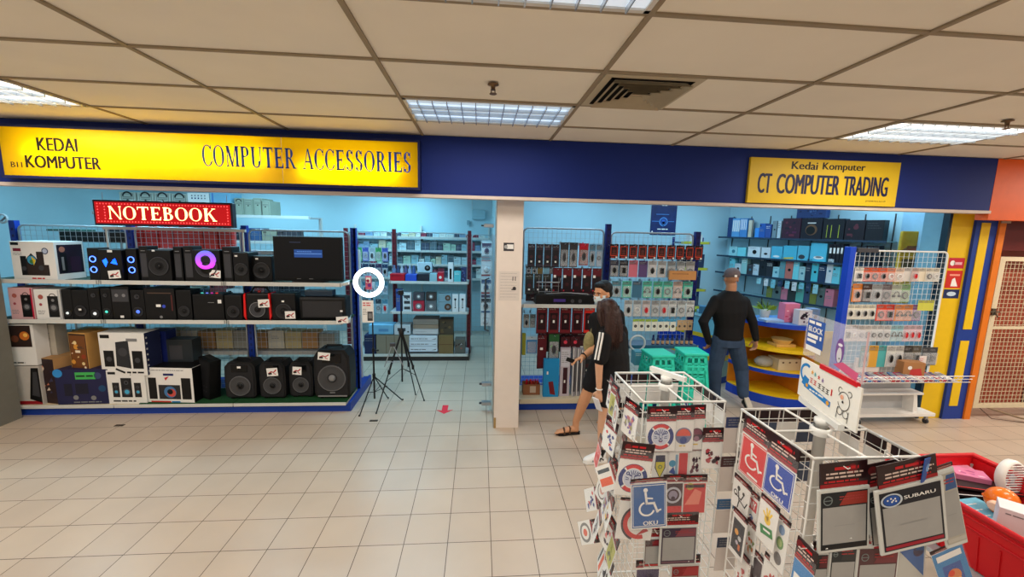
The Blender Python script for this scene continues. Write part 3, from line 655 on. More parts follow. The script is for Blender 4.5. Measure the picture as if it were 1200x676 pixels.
def cone_set(box, Y, z0, label, ring=DGREY, sat=True, glow=None, card=False):
    xc, z, w, h = pb(*box, Y, z0); t = thing('speaker_set', label, 'speaker set', (xc, Y + .1, z0 + .001))
    sw = w * .2 if sat else 0
    o = sub_box(t, 0, w - 2 * sw - .02, h * (.9 if sat else 1), .22)
    r = min((w - 2 * sw) * .36, h * .36); b = MB(); driver(b, (0, -.111, h * .44), r, ring=ring, cone=mat((36, 36, 38), .4)); b.part('driver', o)
    if glow: b = MB(); b.ring((0, -.116, h * .62), (0, 1, 0), r * .72, .026, glow, 30, 8); b.part('light_ring', o, 'purple glowing ring'); b = MB(); b.lathe([(r * .6, 0), (r * .5, .012), (0, .02)], (0, -.116, h * .4), (0, -1, 0), BLACK, 22); b.part('port', o)
    else:
        b = MB(); F = Face(b, (-.06, -.111, h * .86), (1, 0, 0), (0, 0, 1), (0, -1, 0)); F.rect(0, 0, .03, .018, PAPER); b.part('sticker', o)
    if sat:
        for s in (-1, 1): a = MB(); a.bbox(s * (w / 2 - sw / 2) - sw / 2, s * (w / 2 - sw / 2) + sw / 2, -.08, .08, 0, h, BLACK, .008); F = Face(a, (s * (w / 2 - sw / 2) - sw / 2, -.081, 0), (1, 0, 0), (0, 0, 1), (0, -1, 0)); F.rect(sw * .15, h * .12, sw * .85, h * .8, DGREY); F.up(); F.rect(sw * .25, h * .86, sw * .75, h * .88, GREY); a.part('satellite', t)
    return t
cone_set((162, 289, 212, 328), PY, S1, 'black speaker set with a large round driver beside the blue-lit set')
pg = bpy.data.materials.new('purple_glow'); pg.use_nodes = True; b_ = pg.node_tree.nodes['Principled BSDF']; nt = pg.node_tree
tc = nt.nodes.new('ShaderNodeTexCoord'); sp = nt.nodes.new('ShaderNodeSeparateXYZ'); rp = nt.nodes.new('ShaderNodeValToRGB'); nt.links.new(tc.outputs['Generated'], sp.inputs[0]); nt.links.new(sp.outputs[2], rp.inputs[0]); nt.links.new(rp.outputs[0], b_.inputs['Emission Color'])
rp.color_ramp.elements[0].color = (.75, .03, .75, 1); rp.color_ramp.elements[1].color = (.10, .12, 1, 1); b_.inputs['Emission Strength'].default_value = 1.6; b_.inputs['Base Color'].default_value = (.02, .02, .05, 1)
cone_set((214, 289, 271, 328), PY, S1, 'black speaker set whose round driver glows purple', glow=pg)
cone_set((273, 296, 293, 328), PY, S1, 'small black speaker box left of the television', sat=False)
def television():
    xc, z, w, h = pb(319, 277.5, 400, 324, PY + .05, S1 + .03); t = thing('television', 'black flat television showing a small blue menu on the top shelf', 'television', (xc, PY + .1, S1 + .001))
    a = MB(); a.bbox(-w / 2, w / 2, -.02, .03, .03, h + .03, BLACK, .006); a.box(-w / 2, w / 2, -.02, .03, .012, .03, BLACK); a.part('casing', t)
    a = MB(); a.box(-w / 2 + .015, w / 2 - .015, -.0215, -.02, .05, h + .015, mat((3, 3, 6), .3, var=0, emis=.01, ecol=(20, 30, 70))); o = a.part('screen', t)
    a = MB(); F = Face(a, (-w / 2, -.0215, .03), (1, 0, 0), (0, 0, 1), (0, -1, 0)); SC = mat((40, 80, 150), .3, var=0, emis=.55, ecol=(24, 62, 130)); F.rect(w * .30, h * .52, w * .71, h * .70, SC); F.up(); S2_ = mat((120, 160, 220), .3, var=0, emis=.8, ecol=(80, 130, 200))
    F.rect(w * .30, h * .60, w * .70, h * .612, S2_); F.lines(w * .34, w * .6, h * .66, S2_, 1, h * .012); F.rect(w * .24, h * .86, w * .40, h * .875, mat((60, 70, 100), .3, var=0, emis=.3)); a.part('menu', o, 'blue on-screen menu')
    a = MB(); a.bbox(-.18, .18, -.05, .09, 0, .012, BLACK, .004); a.part('stand', t)
    a = MB(); F = Face(a, (-w / 2, -.021, .03), (1, 0, 0), (0, 0, 1), (0, -1, 0)); F.rect(w * .32, .006, w * .38, .012, GREY); F.rect(w * .5, .006, w * .56, .013, GREY); a.part('badge', t)
television()
cone_set((294, 300, 320, 327), PY + .08, S1, 'black speaker box partly behind the left edge of the television', sat=False)
price_card(134, 321.5, PY - .07, 'tilted price card leaning on the blue-lit speaker set', .12, .085)
price_card(252, 321, PY - .02, 'price card on the purple-lit speaker set', .115, .085)
# goods standing or hanging behind the top shelf
REDW = mat((196, 44, 36), .3, var=.2, scale=30, bump=.6, coat=.3)
for i in range(7):
    p = at(165 + i * 17.2, 297, 5.42); a = MB(); g = random.Random(i)
    a.bbox(-.085, .085, -.05, .05, 0, .25 + g.uniform(-.01, .02), REDW, .03); a.tube([(-.05, 0, .25), (-.02, .01, .285), (.03, 0, .27), (.06, 0, .25)], .012, REDW, 6)
    single(a, 'wrapped_bundle', 'red plastic-wrapped bundle behind the wire panel, %s from the left' % ORD[i], 'bundle', (p.x, p.y, 1.83), group='red wrapped bundles behind the gondola')
gb = thing('back_shelf_unit', 'white shelf unit on the rear side of the speaker gondola', 'shelf', (0, 0, 0))
shelf_board(-4.1, -2.5, GY + .55, GY + .92, 1.828, gb)
shelf_board(-5.2, -1.6, GY + .55, GY + .92, .98, gb); shelf_board(-5.2, -1.6, GY + .55, GY + .92, .56, gb)
for x in (-5.2, -1.62): a = MB(); a.box(x, x + .03, GY + .90, GY + .95, 0, 1.85, STRIP); a.part('post', gb)
# dark stuff in front of the wire on the left: flat black cases and a green box
carton('flat black box lying on others behind the white speaker box', (70, 272, 146, 284), 5.2, None, .25, BLACK, None)
a = MB(); a.bbox(-.18, .18, -.1, .1, 0, .025, C_(60, 100, 90), .004); p = at(84, 271, 5.3); single(a, 'flat_box', 'thin green box on top of the black boxes behind the wire panel', 'box', (p.x, p.y, p.z))
# ---- second shelf
def half_art(col):
    def f(F, w, h): 
        F.rect(w * .50, h * .08, w * .92, h * .78, BLACK); F.up(); F.band(w * .71, h * .76, w * .11, w * .14, BLACK, 0, 180); F.disc(w * .71, h * .40, w * .16, DGREY); F.up(); F.disc(w * .71, h * .40, w * .10, GREY); F.disc(w * .71, h * .64, w * .06, GREY); F.rect(w * .92, h * .02, w * .98, h * .98, col)
        F.disc(w * .25, h * .75, w * .10, C_(170, 90, 80)); F.disc(w * .22, h * .5, w * .06, C_(160, 70, 80)); F.lines(w * .08, w * .4, h * .3, GREY, 3, h * .02, h * .05)
    return f
carton('pale pink portable speaker box, leftmost on the middle shelf', (11, 337, 39, 371), PY, S2 + .001, .24, C_(214, 170, 172), half_art(C_(190, 20, 60)))
carton('white portable speaker box beside the pink one on the middle shelf', (41, 339, 71, 371), PY, S2 + .001, .24, WHITE, half_art(LGREY), side=LGREY)
def dark_speaker(box, label, lit=None, litpos=.3, tagpos=(.6, .5), col=BLACK, kind=0, Y=PY, zb=S2, handle=False):
    xc, z, w, h = pb(*box, Y, zb); t = thing('speaker', label, 'speaker', (xc, Y + .09, zb + .001)); d = .17
    a = MB(); a.bbox(-w / 2, w / 2, -d / 2, d / 2, 0, h, col, .01); a.part('cabinet', t)
    r = min(w * .34, h * .26)
    a = MB(); driver(a, (0, -d / 2 - .001, h * litpos), r, ring=DGREY, cone=mat((34, 34, 37), .4)); a.part('woofer', t)
    if kind != 1: a = MB(); driver(a, (0, -d / 2 - .001, h * .78), r * .5, ring=mat((120, 70, 50), .4) if kind == 2 else DGREY); a.part('tweeter', t)
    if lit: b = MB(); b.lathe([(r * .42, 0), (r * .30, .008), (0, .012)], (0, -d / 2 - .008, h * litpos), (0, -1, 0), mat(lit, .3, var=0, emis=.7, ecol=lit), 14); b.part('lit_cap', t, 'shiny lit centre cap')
    if tagpos: b = MB(); F = Face(b, (-w / 2, -d / 2 - .011, 0), (1, 0, 0), (0, 0, 1), (0, -1, 0)); F.rect(w * tagpos[0] - .014, h * tagpos[1] - .01, w * tagpos[0] + .014, h * tagpos[1] + .01, PAPER); b.part('price_tag', t)
    if handle: b = MB(); b.tube([(-w * .3, 0, h), (-w * .25, 0, h + .03), (w * .25, 0, h + .03), (w * .3, 0, h)], .007, BLACK); b.part('handle', t)
    return t
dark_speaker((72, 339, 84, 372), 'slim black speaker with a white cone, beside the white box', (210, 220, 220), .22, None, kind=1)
dark_speaker((84, 340, 103, 372), 'black speaker with a small white tag, middle shelf, left part', None, .3, (.5, .35), kind=1)
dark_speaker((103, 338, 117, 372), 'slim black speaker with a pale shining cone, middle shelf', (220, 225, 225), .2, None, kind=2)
dark_speaker((118, 338, 130, 372), 'slim black speaker with a turquoise-lit cone on the middle shelf', (80, 220, 200), .26, None, kind=2)
carton('black box with printed knobs standing beside the turquoise-lit speaker', (131, 336, 152, 372), PY + .01, S2 + .001, .2, BLACK, lambda F, w, h: (F.rect(w * .05, h * .55, w * .95, h * .92, DGREY), F.up(), F.disc(w * .3, h * .74, w * .1, GREY), F.disc(w * .7, h * .74, w * .1, GREY), F.rect(w * .4, h * .06, w * .6, h * .13, PAPER)))
dark_speaker((153, 340, 169, 372), 'slim black speaker with a blue-lit cone on the middle shelf', (90, 130, 255), .28, None, kind=2)
def plain_sub_art(F, w, h): F.rect(w * .1, h * .05, w * .9, h * .8, DBLACK); F.up(); F.rect(w * .1, h * .84, w * .9, h * .87, C_(90, 70, 60)); F.rect(w * .88, h * .3, w * .92, h * .8, C_(90, 40, 40)); F.rect(w * .36, h * .42, w * .52, h * .50, PAPER); F.disc(w * .62, h * .44, w * .06, C_(60, 80, 200)); F.disc(w * .5, h * .1, w * .05, GREY)
carton('black subwoofer with a white tag in the middle of the second shelf', (170, 338, 205, 372), PY, S2 + .001, .26, BLACK, plain_sub_art, name='subwoofer', cat='speaker')
dark_speaker((206, 340, 224, 372), 'tall dim black speaker right of the tagged subwoofer', None, .3, None, kind=1)
def amp(box, label, rb=0):
    xc, z, w, h = pb(*box, PY, S2); t = thing('speaker_dock', label, 'speaker', (xc, PY + .1, S2 + .001))
    a = MB(); a.bbox(-w / 2, w / 2, -.1, .1, 0, h, BLACK, .012); a.part('cabinet', t)
    a = MB(); F = Face(a, (-w / 2, -.101, 0), (1, 0, 0), (0, 0, 1), (0, -1, 0)); F.rect(w * .06, h * .08, w * .94, h * .62, DBLACK); F.up(); F.rect(w * .5, h * .68, w * .7, h * .70, GREY); F.rect(w * .82, h * .66, w * .94, h * .80, PAPER); a.part('front_panel', t)
    a = MB(); cols = [(80, 200, 190), (120, 140, 255), (200, 60, 160), (230, 60, 60)]
    for i, c in enumerate(cols): a.ball((-w * .3 + i * w * .16, -.03, h + .004), .012, mat(c, .4, var=0, emis=.9, ecol=c), 8, (1.4, .8, .5))
    a.part('lights', t); return t
amp((226, 345, 262, 372), 'wide black speaker with small coloured lights along its top')
dark_speaker((263, 346, 283, 372), 'low black speaker just left of the red-ended boombox', None, .35, None, kind=1)
def boombox():
    xc, z, w, h = pb(284, 344, 317, 372, PY, S2); t = thing('boombox', 'black boombox with bright red end caps on the middle shelf', 'speaker', (xc, PY + .1, S2 + .001))
    a = MB(); a.bbox(-w * .42, w * .42, -.08, .08, 0, h, BLACK, .02); a.part('cabinet', t)
    for s in (-1, 1): a = MB(); a.prism([(s * w * .42, -.085, 0), (s * w * .5, -.085, h * .15), (s * w * .47, -.085, h * .95), (s * w * .41, -.085, h)], (0, .17, 0), mat((225, 30, 30), .35)); a.part('end_cap', t, 'bright red end cap')
    a = MB(); driver(a, (0, -.082, h * .4), h * .26); a.part('driver', t)
    a = MB(); a.tube([(-w * .35, 0, h), (-w * .2, 0, h + .06), (w * .2, 0, h + .06), (w * .35, 0, h)], .01, BLACK); a.part('handle', t)
    a = MB(); a.ball((0, -.02, h + .012), .02, mat((180, 60, 60), .3), 10); a.ball((.04, -.02, h + .01), .012, SILV, 8); a.part('knob', t)
boombox()
dark_speaker((318, 344, 346, 372), 'black speaker with a white tag right of the boombox', None, .35, (.5, .72), kind=1)
def soundbar():
    xc, z, w, h = pb(350, 341, 405, 373, PY + .02, S2); t = thing('party_speaker', 'wide black party speaker at the right end of the middle shelf', 'speaker', (xc, PY + .12, S2 + .001))
    a = MB(); a.bbox(-w / 2, w / 2, -.1, .1, 0, h * .8, BLACK, .03); a.part('cabinet', t)
    a = MB(); a.bbox(-w * .42, w * .42, -.103, -.1, h * .12, h * .66, mat((44, 44, 47), .5, var=.3, scale=300), .001); a.part('grille', t)
    a = MB(); a.bbox(-w * .4, w * .2, -.06, .06, h * .8, h, mat((40, 60, 80), .3), .01); a.part('control_top', t)
    a = MB(); F = Face(a, (w * .38, -.105, h * .3), (1, 0, 0), (0, 0, 1), (0, -1, 0)); F.rect(0, 0, .028, .02, PAPER); a.part('price_tag', t)
soundbar()
price_card(309, 355.5, PY - .05, 'price card stuck on the red-ended boombox', .12, .09)
price_card(340, 369, PY - .05, 'price card below the tagged speaker on the middle shelf edge', .11, .085)
price_card(401, 375, GY - .03, 'price card clipped at the right end of the middle shelf', .13, .08)
# ---- base deck
Zd = SB + .001; Zt = SB + .016
def art_cd(F, w, h): F.rect(w * .04, h * .45, w * .9, h * .97, mat((46, 30, 26), .5)); F.up(); F.disc(w * .66, h * .72, w * .18, C_(200, 110, 40)); F.disc(w * .3, h * .65, w * .14, C_(110, 60, 40)); F.up(); F.disc(w * .7, h * .74, w * .08, C_(240, 190, 90)); F.lines(w * .05, w * .7, h * .08, BLACK, 1, h * .03)
carton('white box printed with a dark photograph, topmost of the leftmost stack', (9, 380, 41, 428), PY, None, .15, WHITE, art_cd)
carton('white box printed with a dark subwoofer at the bottom of the leftmost stack', (15, 429, 48, 475), PY, Zd, .15, mat((190, 184, 176), .6), lambda F, w, h: (F.poly([(w * .55, h * .15), (w * .98, h * .05), (w * .98, h * .95), (w * .72, h * .95)], BLACK), F.rect(0.01, .005, w * .98, h * .1, C_(150, 20, 30)), F.up(), F.poly([(w * .66, h * .25), (w * .92, h * .2), (w * .92, h * .85), (w * .78, h * .85)], DGREY)))
carton('tall plain pale box standing behind the leftmost stack', (40, 380, 66, 430), PY + .16, None, .14, mat((186, 178, 164), .6), lambda F, w, h: (F.lines(w * .2, w * .8, h * .8, GREY, 3, h * .02, h * .06), F.disc(w * .6, h * .4, w * .06, BLACK)))
carton('kraft box with a dark reddish photo print beside the leftmost stack', (44, 420, 72, 472), PY + .03, Zd, .26, KRAFT, A_photo([(44, 26, 28), (170, 60, 40), (200, 120, 90), (60, 60, 90), (120, 150, 190), (220, 200, 180)], 4), rz=R(-14))
carton('kraft box with an orange photo print on top of the dark blue box', (82, 390, 107, 435), PY + .05, .475, .24, mat((196, 146, 80), .8), A_photo([(120, 70, 30), (220, 150, 60), (240, 210, 150), (150, 60, 30), (90, 60, 40), (250, 230, 200)], 9, border=mat((60, 40, 26), .6)), rz=R(-10))
def navy_art(F, w, h): F.rect(w * .38, h * .72, w * .76, h * .92, C_(70, 180, 90)); F.disc(w * .80, h * .82, w * .07, C_(60, 70, 110)); F.disc(w * .06, h * .9, w * .09, C_(50, 140, 210)); F.up(); F.lines(w * .4, w * .74, h * .84, mat((30, 60, 40), .5), 1, h * .05); F.rect(w * .15, h * .25, w * .3, h * .6, mat((26, 26, 44), .5)); F.rect(w * .36, h * .3, w * .6, h * .6, mat((26, 26, 44), .5)); F.disc(w * .35, h * .2, w * .05, GREY); F.disc(w * .68, h * .18, w * .05, GREY); F.disc(w * .86, h * .45, w * .07, mat((30, 70, 110), .5)); F.lines(w * .3, w * .9, h * .08, GREY, 1, h * .03)
carton('wide dark blue speaker box with a green panel at the deck front', (66, 433, 127, 475), PY, Zd, .28, mat((34, 34, 72), .5), navy_art, rz=R(2))
def wh_big(F, w, h):
    F.rect(w * .04, h * .87, w * .24, h * .95, BLACK); F.rect(w * .60, h * .80, w * .84, h * .87, GREY); F.rect(w * .08, h * .2, w * .30, h * .58, BLACK); F.poly([(w * .34, h * .22), (w * .66, h * .16), (w * .64, h * .82), (w * .36, h * .78)], mat((40, 42, 46), .4)); F.rect(w * .70, h * .16, w * .93, h * .58, BLACK); F.up(); F.disc(w * .5, h * .55, w * .10, DGREY); F.disc(w * .19, h * .38, w * .06, DGREY); F.disc(w * .81, h * .36, w * .06, DGREY); F.lines(w * .55, w * .95, h * .09, BLACK, 1, h * .04); F.rect(w * .08, h * .07, w * .2, h * .11, RED); F.poly([(w * .3, h * .13), (w * .5, h * .04), (w * .52, h * .08), (w * .32, h * .17)], BLACK)
carton('largest white speaker set box, stacked above another white box', (116, 390, 172, 432), PY, .452, .21, WHITE, wh_big, rz=R(-3), side=mat((30, 36, 70), .5), sart=lambda F, w, h: [F.disc(w * .12, h * (.1 + .13 * i), .012, LGREY, 8) for i in range(7)])
carton('white speaker set box with blue-lit speakers printed on its front', (126, 434, 172, 475), PY, Zd, .3, WHITE, A_speakers(None, (70, 170, 210), band=(60, 60, 60)), rz=R(-2))
def ledbox(F, w, h): F.lines(w * .05, w * .9, h * .94, GREY, 1, h * .02); F.rect(w * .38, h * .78, w * .6, h * .84, NAVY); F.poly([(w * .4, h * .72), (w * .5, h * .76), (w * .42, h * .64)], RED); F.rect(w * .05, h * .12, w * .22, h * .72, BLACK); F.rect(w * .26, h * .12, w * .72, h * .52, mat((40, 40, 44), .4)); F.rect(w * .75, h * .12, w * .95, h * .72, BLACK); F.up(); F.disc(w * .5, h * .32, w * .13, C_(70, 120, 170)); F.up(); F.disc(w * .53, h * .30, w * .09, C_(200, 80, 70)); F.up(); F.disc(w * .5, h * .33, w * .06, DBLACK); F.rect(w * .08, h * .02, w * .5, h * .07, C_(200, 60, 50)); F.rect(w * .52, h * .02, w * .7, h * .07, C_(60, 130, 190))
carton('white speaker set box with a colourful round driver printed on it', (171, 431, 229, 475), PY, Zd, .3, WHITE, ledbox, rz=R(-4), side=BLACK, top=BLACK)
def dark_case(F, w, h): F.rect(w * .1, h * .05, w * .9, h * .95, mat((30, 30, 32), .5)); F.up(); [F.disc(w * (.3 + .2 * (i % 3)), h * (.2 + .12 * (i // 3)), w * .05, DGREY) for i in range(6)]
carton('large black box leaning beside the colourful white box on the turf', (228, 420, 252, 472), PY + .10, Zt, .12, BLACK, dark_case, rot=(0, R(8), R(-30)))
carton('dark blue box behind the biggest white box at the deck rear', (172, 388, 196, 434), PY + .22, .46, .16, NAVY, lambda F, w, h: F.disc(w * .3, h * .4, .02, LGREY))
carton('black shallow box on top of the boxes at the deck rear', (196, 398, 226, 431), PY + .22, None, .16, mat((40, 46, 50), .5), lambda F, w, h: (F.rect(w * .1, h * .3, w * .6, h * .8, DGREY)))
def pa(box, label, card=True, big=False, tagp=None, Y=PY + .05):
    """portable loudspeaker: moulded shell, grille, woofer, top handle, trolley feet"""
    xc, z, w, h = pb(*box, Y, Zt); t = thing('portable_loudspeaker', label, 'loudspeaker', (xc, Y + .13, Zt)); d = .22
    SH = mat((17, 17, 19), .5, var=.15, scale=200)
    a = MB(); b0 = w * .06; pts = [(-w * .40, -d / 2, .02), (w * .40, -d / 2, .02), (w * .48, -d / 2, h * .08), (w * .5, -d / 2, h * .5), (w * .48, -d / 2, h * .85), (w * .36, -d / 2, h * .97), (-w * .36, -d / 2, h * .97), (-w * .48, -d / 2, h * .85), (-w * .5, -d / 2, h * .5), (-w * .48, -d / 2, h * .08)]
    a.prism(pts, (0, d, 0), SH); a.part('shell', t)
    a = MB(); g = [(x * .86, -d / 2 - .006, .02 + (zz - .02) * .93 + h * .02) for x, y, zz in pts]; a.prism(g, (0, .008, 0), mat((30, 30, 33), .6, var=.35, scale=350)); a.part('grille', t)
    a = MB(); r = w * (.36 if big else .32); driver(a, (0, -d / 2 - .010, h * (.42 if big else .36)), r, ring=mat((95, 95, 98), .35), cone=mat((66, 66, 68), .45), cap=GREY if big else BLACK); a.part('woofer', t)
    a = MB(); a.bbox(-w * .26, w * .26, -d / 2 - .012, -d / 2 - .004, h * .72, h * .9, GLOSS, .01)
    a.part('control_panel', t)
    a = MB(); a.tube([(-w * .25, 0, h * .96), (-w * .2, 0, h * 1.02), (w * .2, 0, h * 1.02), (w * .25, 0, h * .96)], .012, BLACK); a.part('handle', t)
    a = MB(); 
    for s in (-1, 1): a.lathe([(.022, 0), (.022, .03)], (s * w * .36, d * .4, .022), (1, 0, 0), BLACK, 14)
    a.part('wheels', t)
    for s in (-1, 1): a = MB(); a.box(s * w * .32 - .02, s * w * .32 + .02, -d * .4, -d * .2, 0, .022, BLACK); a.part('foot', t)
    if big: a = MB(); a.bbox(-w * .40, w * .40, -d / 2 - .014, -d / 2 - .005, h * .05, h * .075, SILV, .002); a.part('trim_bar', t, 'silver trim bar'); a = MB(); F = Face(a, (-.03, -d / 2 - .012, h * .12), (1, 0, 0), (0, 0, 1), (0, -1, 0)); F.rect(0, 0, .06, .014, GREY); a.part('badge', t)
    if tagp: a = MB(); F = Face(a, (-w / 2, -d / 2 - .013, 0), (1, 0, 0), (0, 0, 1), (0, -1, 0)); F.rect(w * tagp[0] - .02, h * tagp[1] - .012, w * tagp[0] + .02, h * tagp[1] + .012, PAPER); a.part('price_tag', t)
    return t
pa((262, 424, 299, 468), 'portable loudspeaker with a small white tag, leftmost on the green turf', tagp=(.5, .85))
pa((303, 424, 334, 468), 'medium portable loudspeaker with a price card, second on the green turf')
pa((338, 424, 366, 468), 'smaller portable loudspeaker with a price card, third on the green turf', Y=PY + .08)
pa((367, 409, 410, 468), 'largest portable loudspeaker with a big grey woofer, rightmost on the turf', big=True, Y=PY + .03)
price_card(319, 436, PY - .02, 'price card on the second loudspeaker from the left on the turf', .12, .095)
price_card(348, 434.5, PY + .01, 'price card on the third loudspeaker from the left on the turf', .10, .095)
price_card(379.5, 417.5, PY - .04, 'price card at the top of the largest loudspeaker', .135, .09)
# ---- things seen through the mesh: cartons on the rear shelves
g = random.Random(3); n = 0; x = -5.1
names_ = []
while x < -1.75:
    for (zb, hh) in ((.585, .24),) + (((1.005, .17),) if n % 3 else ((1.005, .26),)):
        w = .16 + .1 * g.random(); CB = [mat((190, 176, 130), .7), mat((170, 158, 120), .7), KRAFT, mat((205, 200, 180), .7), mat((150, 150, 140), .7)][g.randrange(5)]
        names_.append((x, zb, hh * g.uniform(.8, 1), CB))
    x += .21; n += 1
lv = {.585: 0, 1.005: 0}
for x, zb, hh, CB in names_:
    i = lv[zb]; lv[zb] += 1
    carton('small pale carton on the %s rear shelf behind the loudspeakers, %s from the left' % ('lower' if zb < .7 else 'upper', ORD[i]), ('w', x, zb + .001, .195, hh), GY + .62, zb, .2, CB, A_lines(GREY, 2, .2, .7, .7), group='cartons behind the loudspeakers')
# ---- shelf unit deeper in the left shop with computer cases on its top
gm = thing('tall_shelf_unit', 'tall white shelf unit with computer cases on top, behind the LED sign', 'shelf', (0, 0, 0))
MY = 6.5
for z in (.45, .95, 1.45, 1.9, 2.28): shelf_board(-5.6, -2.55, MY, MY + .45, z, gm)
for x in (-5.6, -4.1, -2.58): a = MB(); a.box(x, x + .04, MY + .4, MY + .45, 0, 2.28, STRIP); a.part('post', gm)
CASEM = mat((176, 178, 166), .5)
def pc_case(px, py0, py1, label, wpx=20, Y=MY + .05, zb=2.281, arch=False, col=CASEM):
    x, z, w, h = pb(px - wpx / 2, py0, px + wpx / 2, py1, Y, zb); t = thing('computer_case', label, 'computer case', (x, Y + .18, zb), group='computer cases on the tall shelf')
    a = MB(); a.bbox(-w / 2, w / 2, -.17, .17, 0, h, col, .006); a.part('shell', t)
    a = MB(); F = Face(a, (-w / 2, -.171, 0), (1, 0, 0), (0, 0, 1), (0, -1, 0)); D2 = mat((120, 122, 112), .5)
    F.rect(w * .12, h * .05, w * .88, h * .93, D2); F.up(); F.rect(w * .16, h * .06, w * .84, h * .90, col); F.up()
    if arch: F.band(w * .5, h * .80, w * .22, w * .32, BLACK, 0, 180)
    F.rect(w * .2, h * .74, w * .8, h * .78, D2); F.rect(w * .2, h * .66, w * .8, h * .70, D2); F.disc(w * .5, h * .6, w * .08, BLACK, 10); a.part('front_bezel', t)
for i, (px, y0) in enumerate(((150, 225), (171, 225.5), (191, 226), (211, 227))): pc_case(px, y0, 262, 'pale box-like computer case above the LED sign, %s from the left' % ORD[i], 19, arch=True)
carton('white box printed with dots behind the LED sign, beside the cases', (221, 226, 246, 262), MY + .05, 2.281, .3, WHITE, lambda F, w, h: [F.disc(w * (.2 + .15 * (i % 5)), h * (.75 + .12 * (i // 5)), .012, NAVY if i < 3 else GREY, 8) for i in range(10)])
carton('blue-edged white box between the dotted box and the computer cases', (247, 226, 271, 262), MY + .05, 2.281, .3, mat((120, 175, 205), .5), lambda F, w, h: F.rect(w * .1, 0.01, w * .16, h * .98, C_(60, 110, 190)))
for i, (px, y0) in enumerate(((280, 232), (291, 233), (302, 232), (311, 235))): pc_case(px, y0, 262, 'grey-green upright computer case right of the LED sign, %s from the left' % ORD[i], 10.5, arch=i == 0, col=mat((150, 158, 140), .5))
g = random.Random(12)
for r_, (z, hh) in enumerate(((1.9, .2), (1.45, .3), (.95, .3))):
    x = -5.5; k = 0
    while x < -2.8:
        w = g.uniform(.14, .3); c = [(60, 60, 66), (200, 205, 205), (120, 60, 60), (60, 90, 130), (150, 150, 130), (40, 44, 52)][g.randrange(6)]
        if k < 20: carton('assorted goods box on the %s shelf of the tall unit, %s from the left' % (['upper', 'second', 'third'][r_], ORD[k]), ('w', x + w / 2, z + .001, w * .94, hh * g.uniform(.6, 1)), MY + .03, z, .25, C_(*c), A_plain_tag, group='assorted boxes on the tall shelf unit')
        x += w; k += 1
# ================================================================ inside the left shop: the gondola beyond the doorway
RBU = mat((110, 34, 44), .45)
mg = thing('shop_gondola', 'freestanding shelf with dark red uprights and white cartons inside the left doorway', 'display rack', (0, 0, 0))
QY = 6.6; q0, q1 = -1.42, -.17
QZ = (1.305, .815, .105)
a = MB(); a.box(-2.2, q1 + .02, QY, QY + .9, 0, .08, mat((52, 46, 44), .5)); a.part('kick_plate', mg, 'dark brown plinth')
for x in (q0, q1): upright(x, QY + .45, 2.13, mg, RBU, .03)
upright(-2.2, QY + .45, 2.13, mg, RBU, .03)
for z in QZ: shelf_board(q0, q1, QY, QY + .42, z, mg); shelf_board(-2.2, q0, QY, QY + .42, z, mg) if z < .5 else None
wire_panel(q0 + .04, q1 - .04, .12, 2.08, QY + .43, mg, WIRE, .08, .009); wire_panel(-2.16, q0 - .04, .12, 2.08, QY + .43, mg, WIRE, .08, .009)
wire_panel(q1 + .03, .2, .2, 2.06, QY + .9, mg, WIRE, .08, .008)
G1 = QY + .02
def cb(label, box, Y, zb, d, c, art=None, **k): return carton(label, box, Y, zb, d, C_(*c) if isinstance(c, tuple) else c, art, **k)
# upper shelf of this gondola
cb('red tin-like box at the left end of the doorway gondola upper shelf', (457, 321, 474, 328), G1, QZ[0], .2, (190, 20, 40), A_lines((MAROON), 2))
cb('blue box beside the red one on the doorway gondola', (475, 322, 488, 328), G1, QZ[0], .2, (40, 80, 190))
cb('black box in the middle of the doorway gondola upper shelf', (489, 321, 503, 328), G1, QZ[0], .2, (34, 40, 52))
cb('pale box right of the black one on the doorway gondola', (503.5, 321, 512, 328), G1, QZ[0], .2, (150, 190, 200))
cb('small red box on the doorway gondola upper shelf, right of the pale one', (512.5, 319.5, 519.5, 328), G1, QZ[0], .2, (190, 30, 50), lambda F, w, h: F.disc(w * .5, h * .5, w * .25, WHITE))
cb('white upright box with a dark bottle print on the doorway gondola', (525, 308, 531, 328), G1, QZ[0], .12, (220, 224, 226), lambda F, w, h: F.rect(w * .3, h * .15, w * .7, h * .7, BLACK))
cb('teal box near the right end of the doorway gondola upper shelf', (532, 318, 540, 328), G1, QZ[0], .15, (90, 190, 200), A_lines(WHITE, 2))
cb('dark blue box at the right end of the doorway gondola upper shelf', (540.5, 314, 546.5, 328), G1, QZ[0], .15, (40, 50, 90), A_photo([(40, 50, 90), (80, 110, 170), (200, 210, 230)], 5))
cb('white box with a dark webcam print, standing high on the doorway gondola', (489, 308, 506, 319), G1 + .2, None, .15, (190, 214, 224), lambda F, w, h: (F.disc(w * .7, h * .45, w * .2, BLACK), F.up(), F.disc(w * .7, h * .5, w * .08, GREY)))
for i in range(6):
    p = at(462 + i * 4.6, 318, G1 + .2); a = MB(); g = random.Random(i + 40)
    a.lathe([(.03, 0), (.03, .07), (.018, .10), (.018, .13), (.02, .14)], (0, 0, 0), (0, 0, 1), C_(*[(120, 150, 190), (60, 80, 120), (180, 200, 215), (90, 90, 130), (150, 170, 200), (70, 100, 150)][i]), 12)
    single(a, 'small_bottle', 'small bluish bottle behind the red tin box, %s from the left' % ORD[i], 'bottle', (p.x, p.y, QZ[0] + .1), group='small bottles on the doorway gondola')
a = MB(); p = at(475, 319, G1 + .2); q = at(487, 319, G1 + .2); a.bbox(p.x - .22, q.x + .03, -.08, .12, 0, .09, BLACK, .005); single(a, 'black_tray', 'black tray under the small bottles on the doorway gondola', 'tray', (0, G1 + .24, QZ[0] + .001))
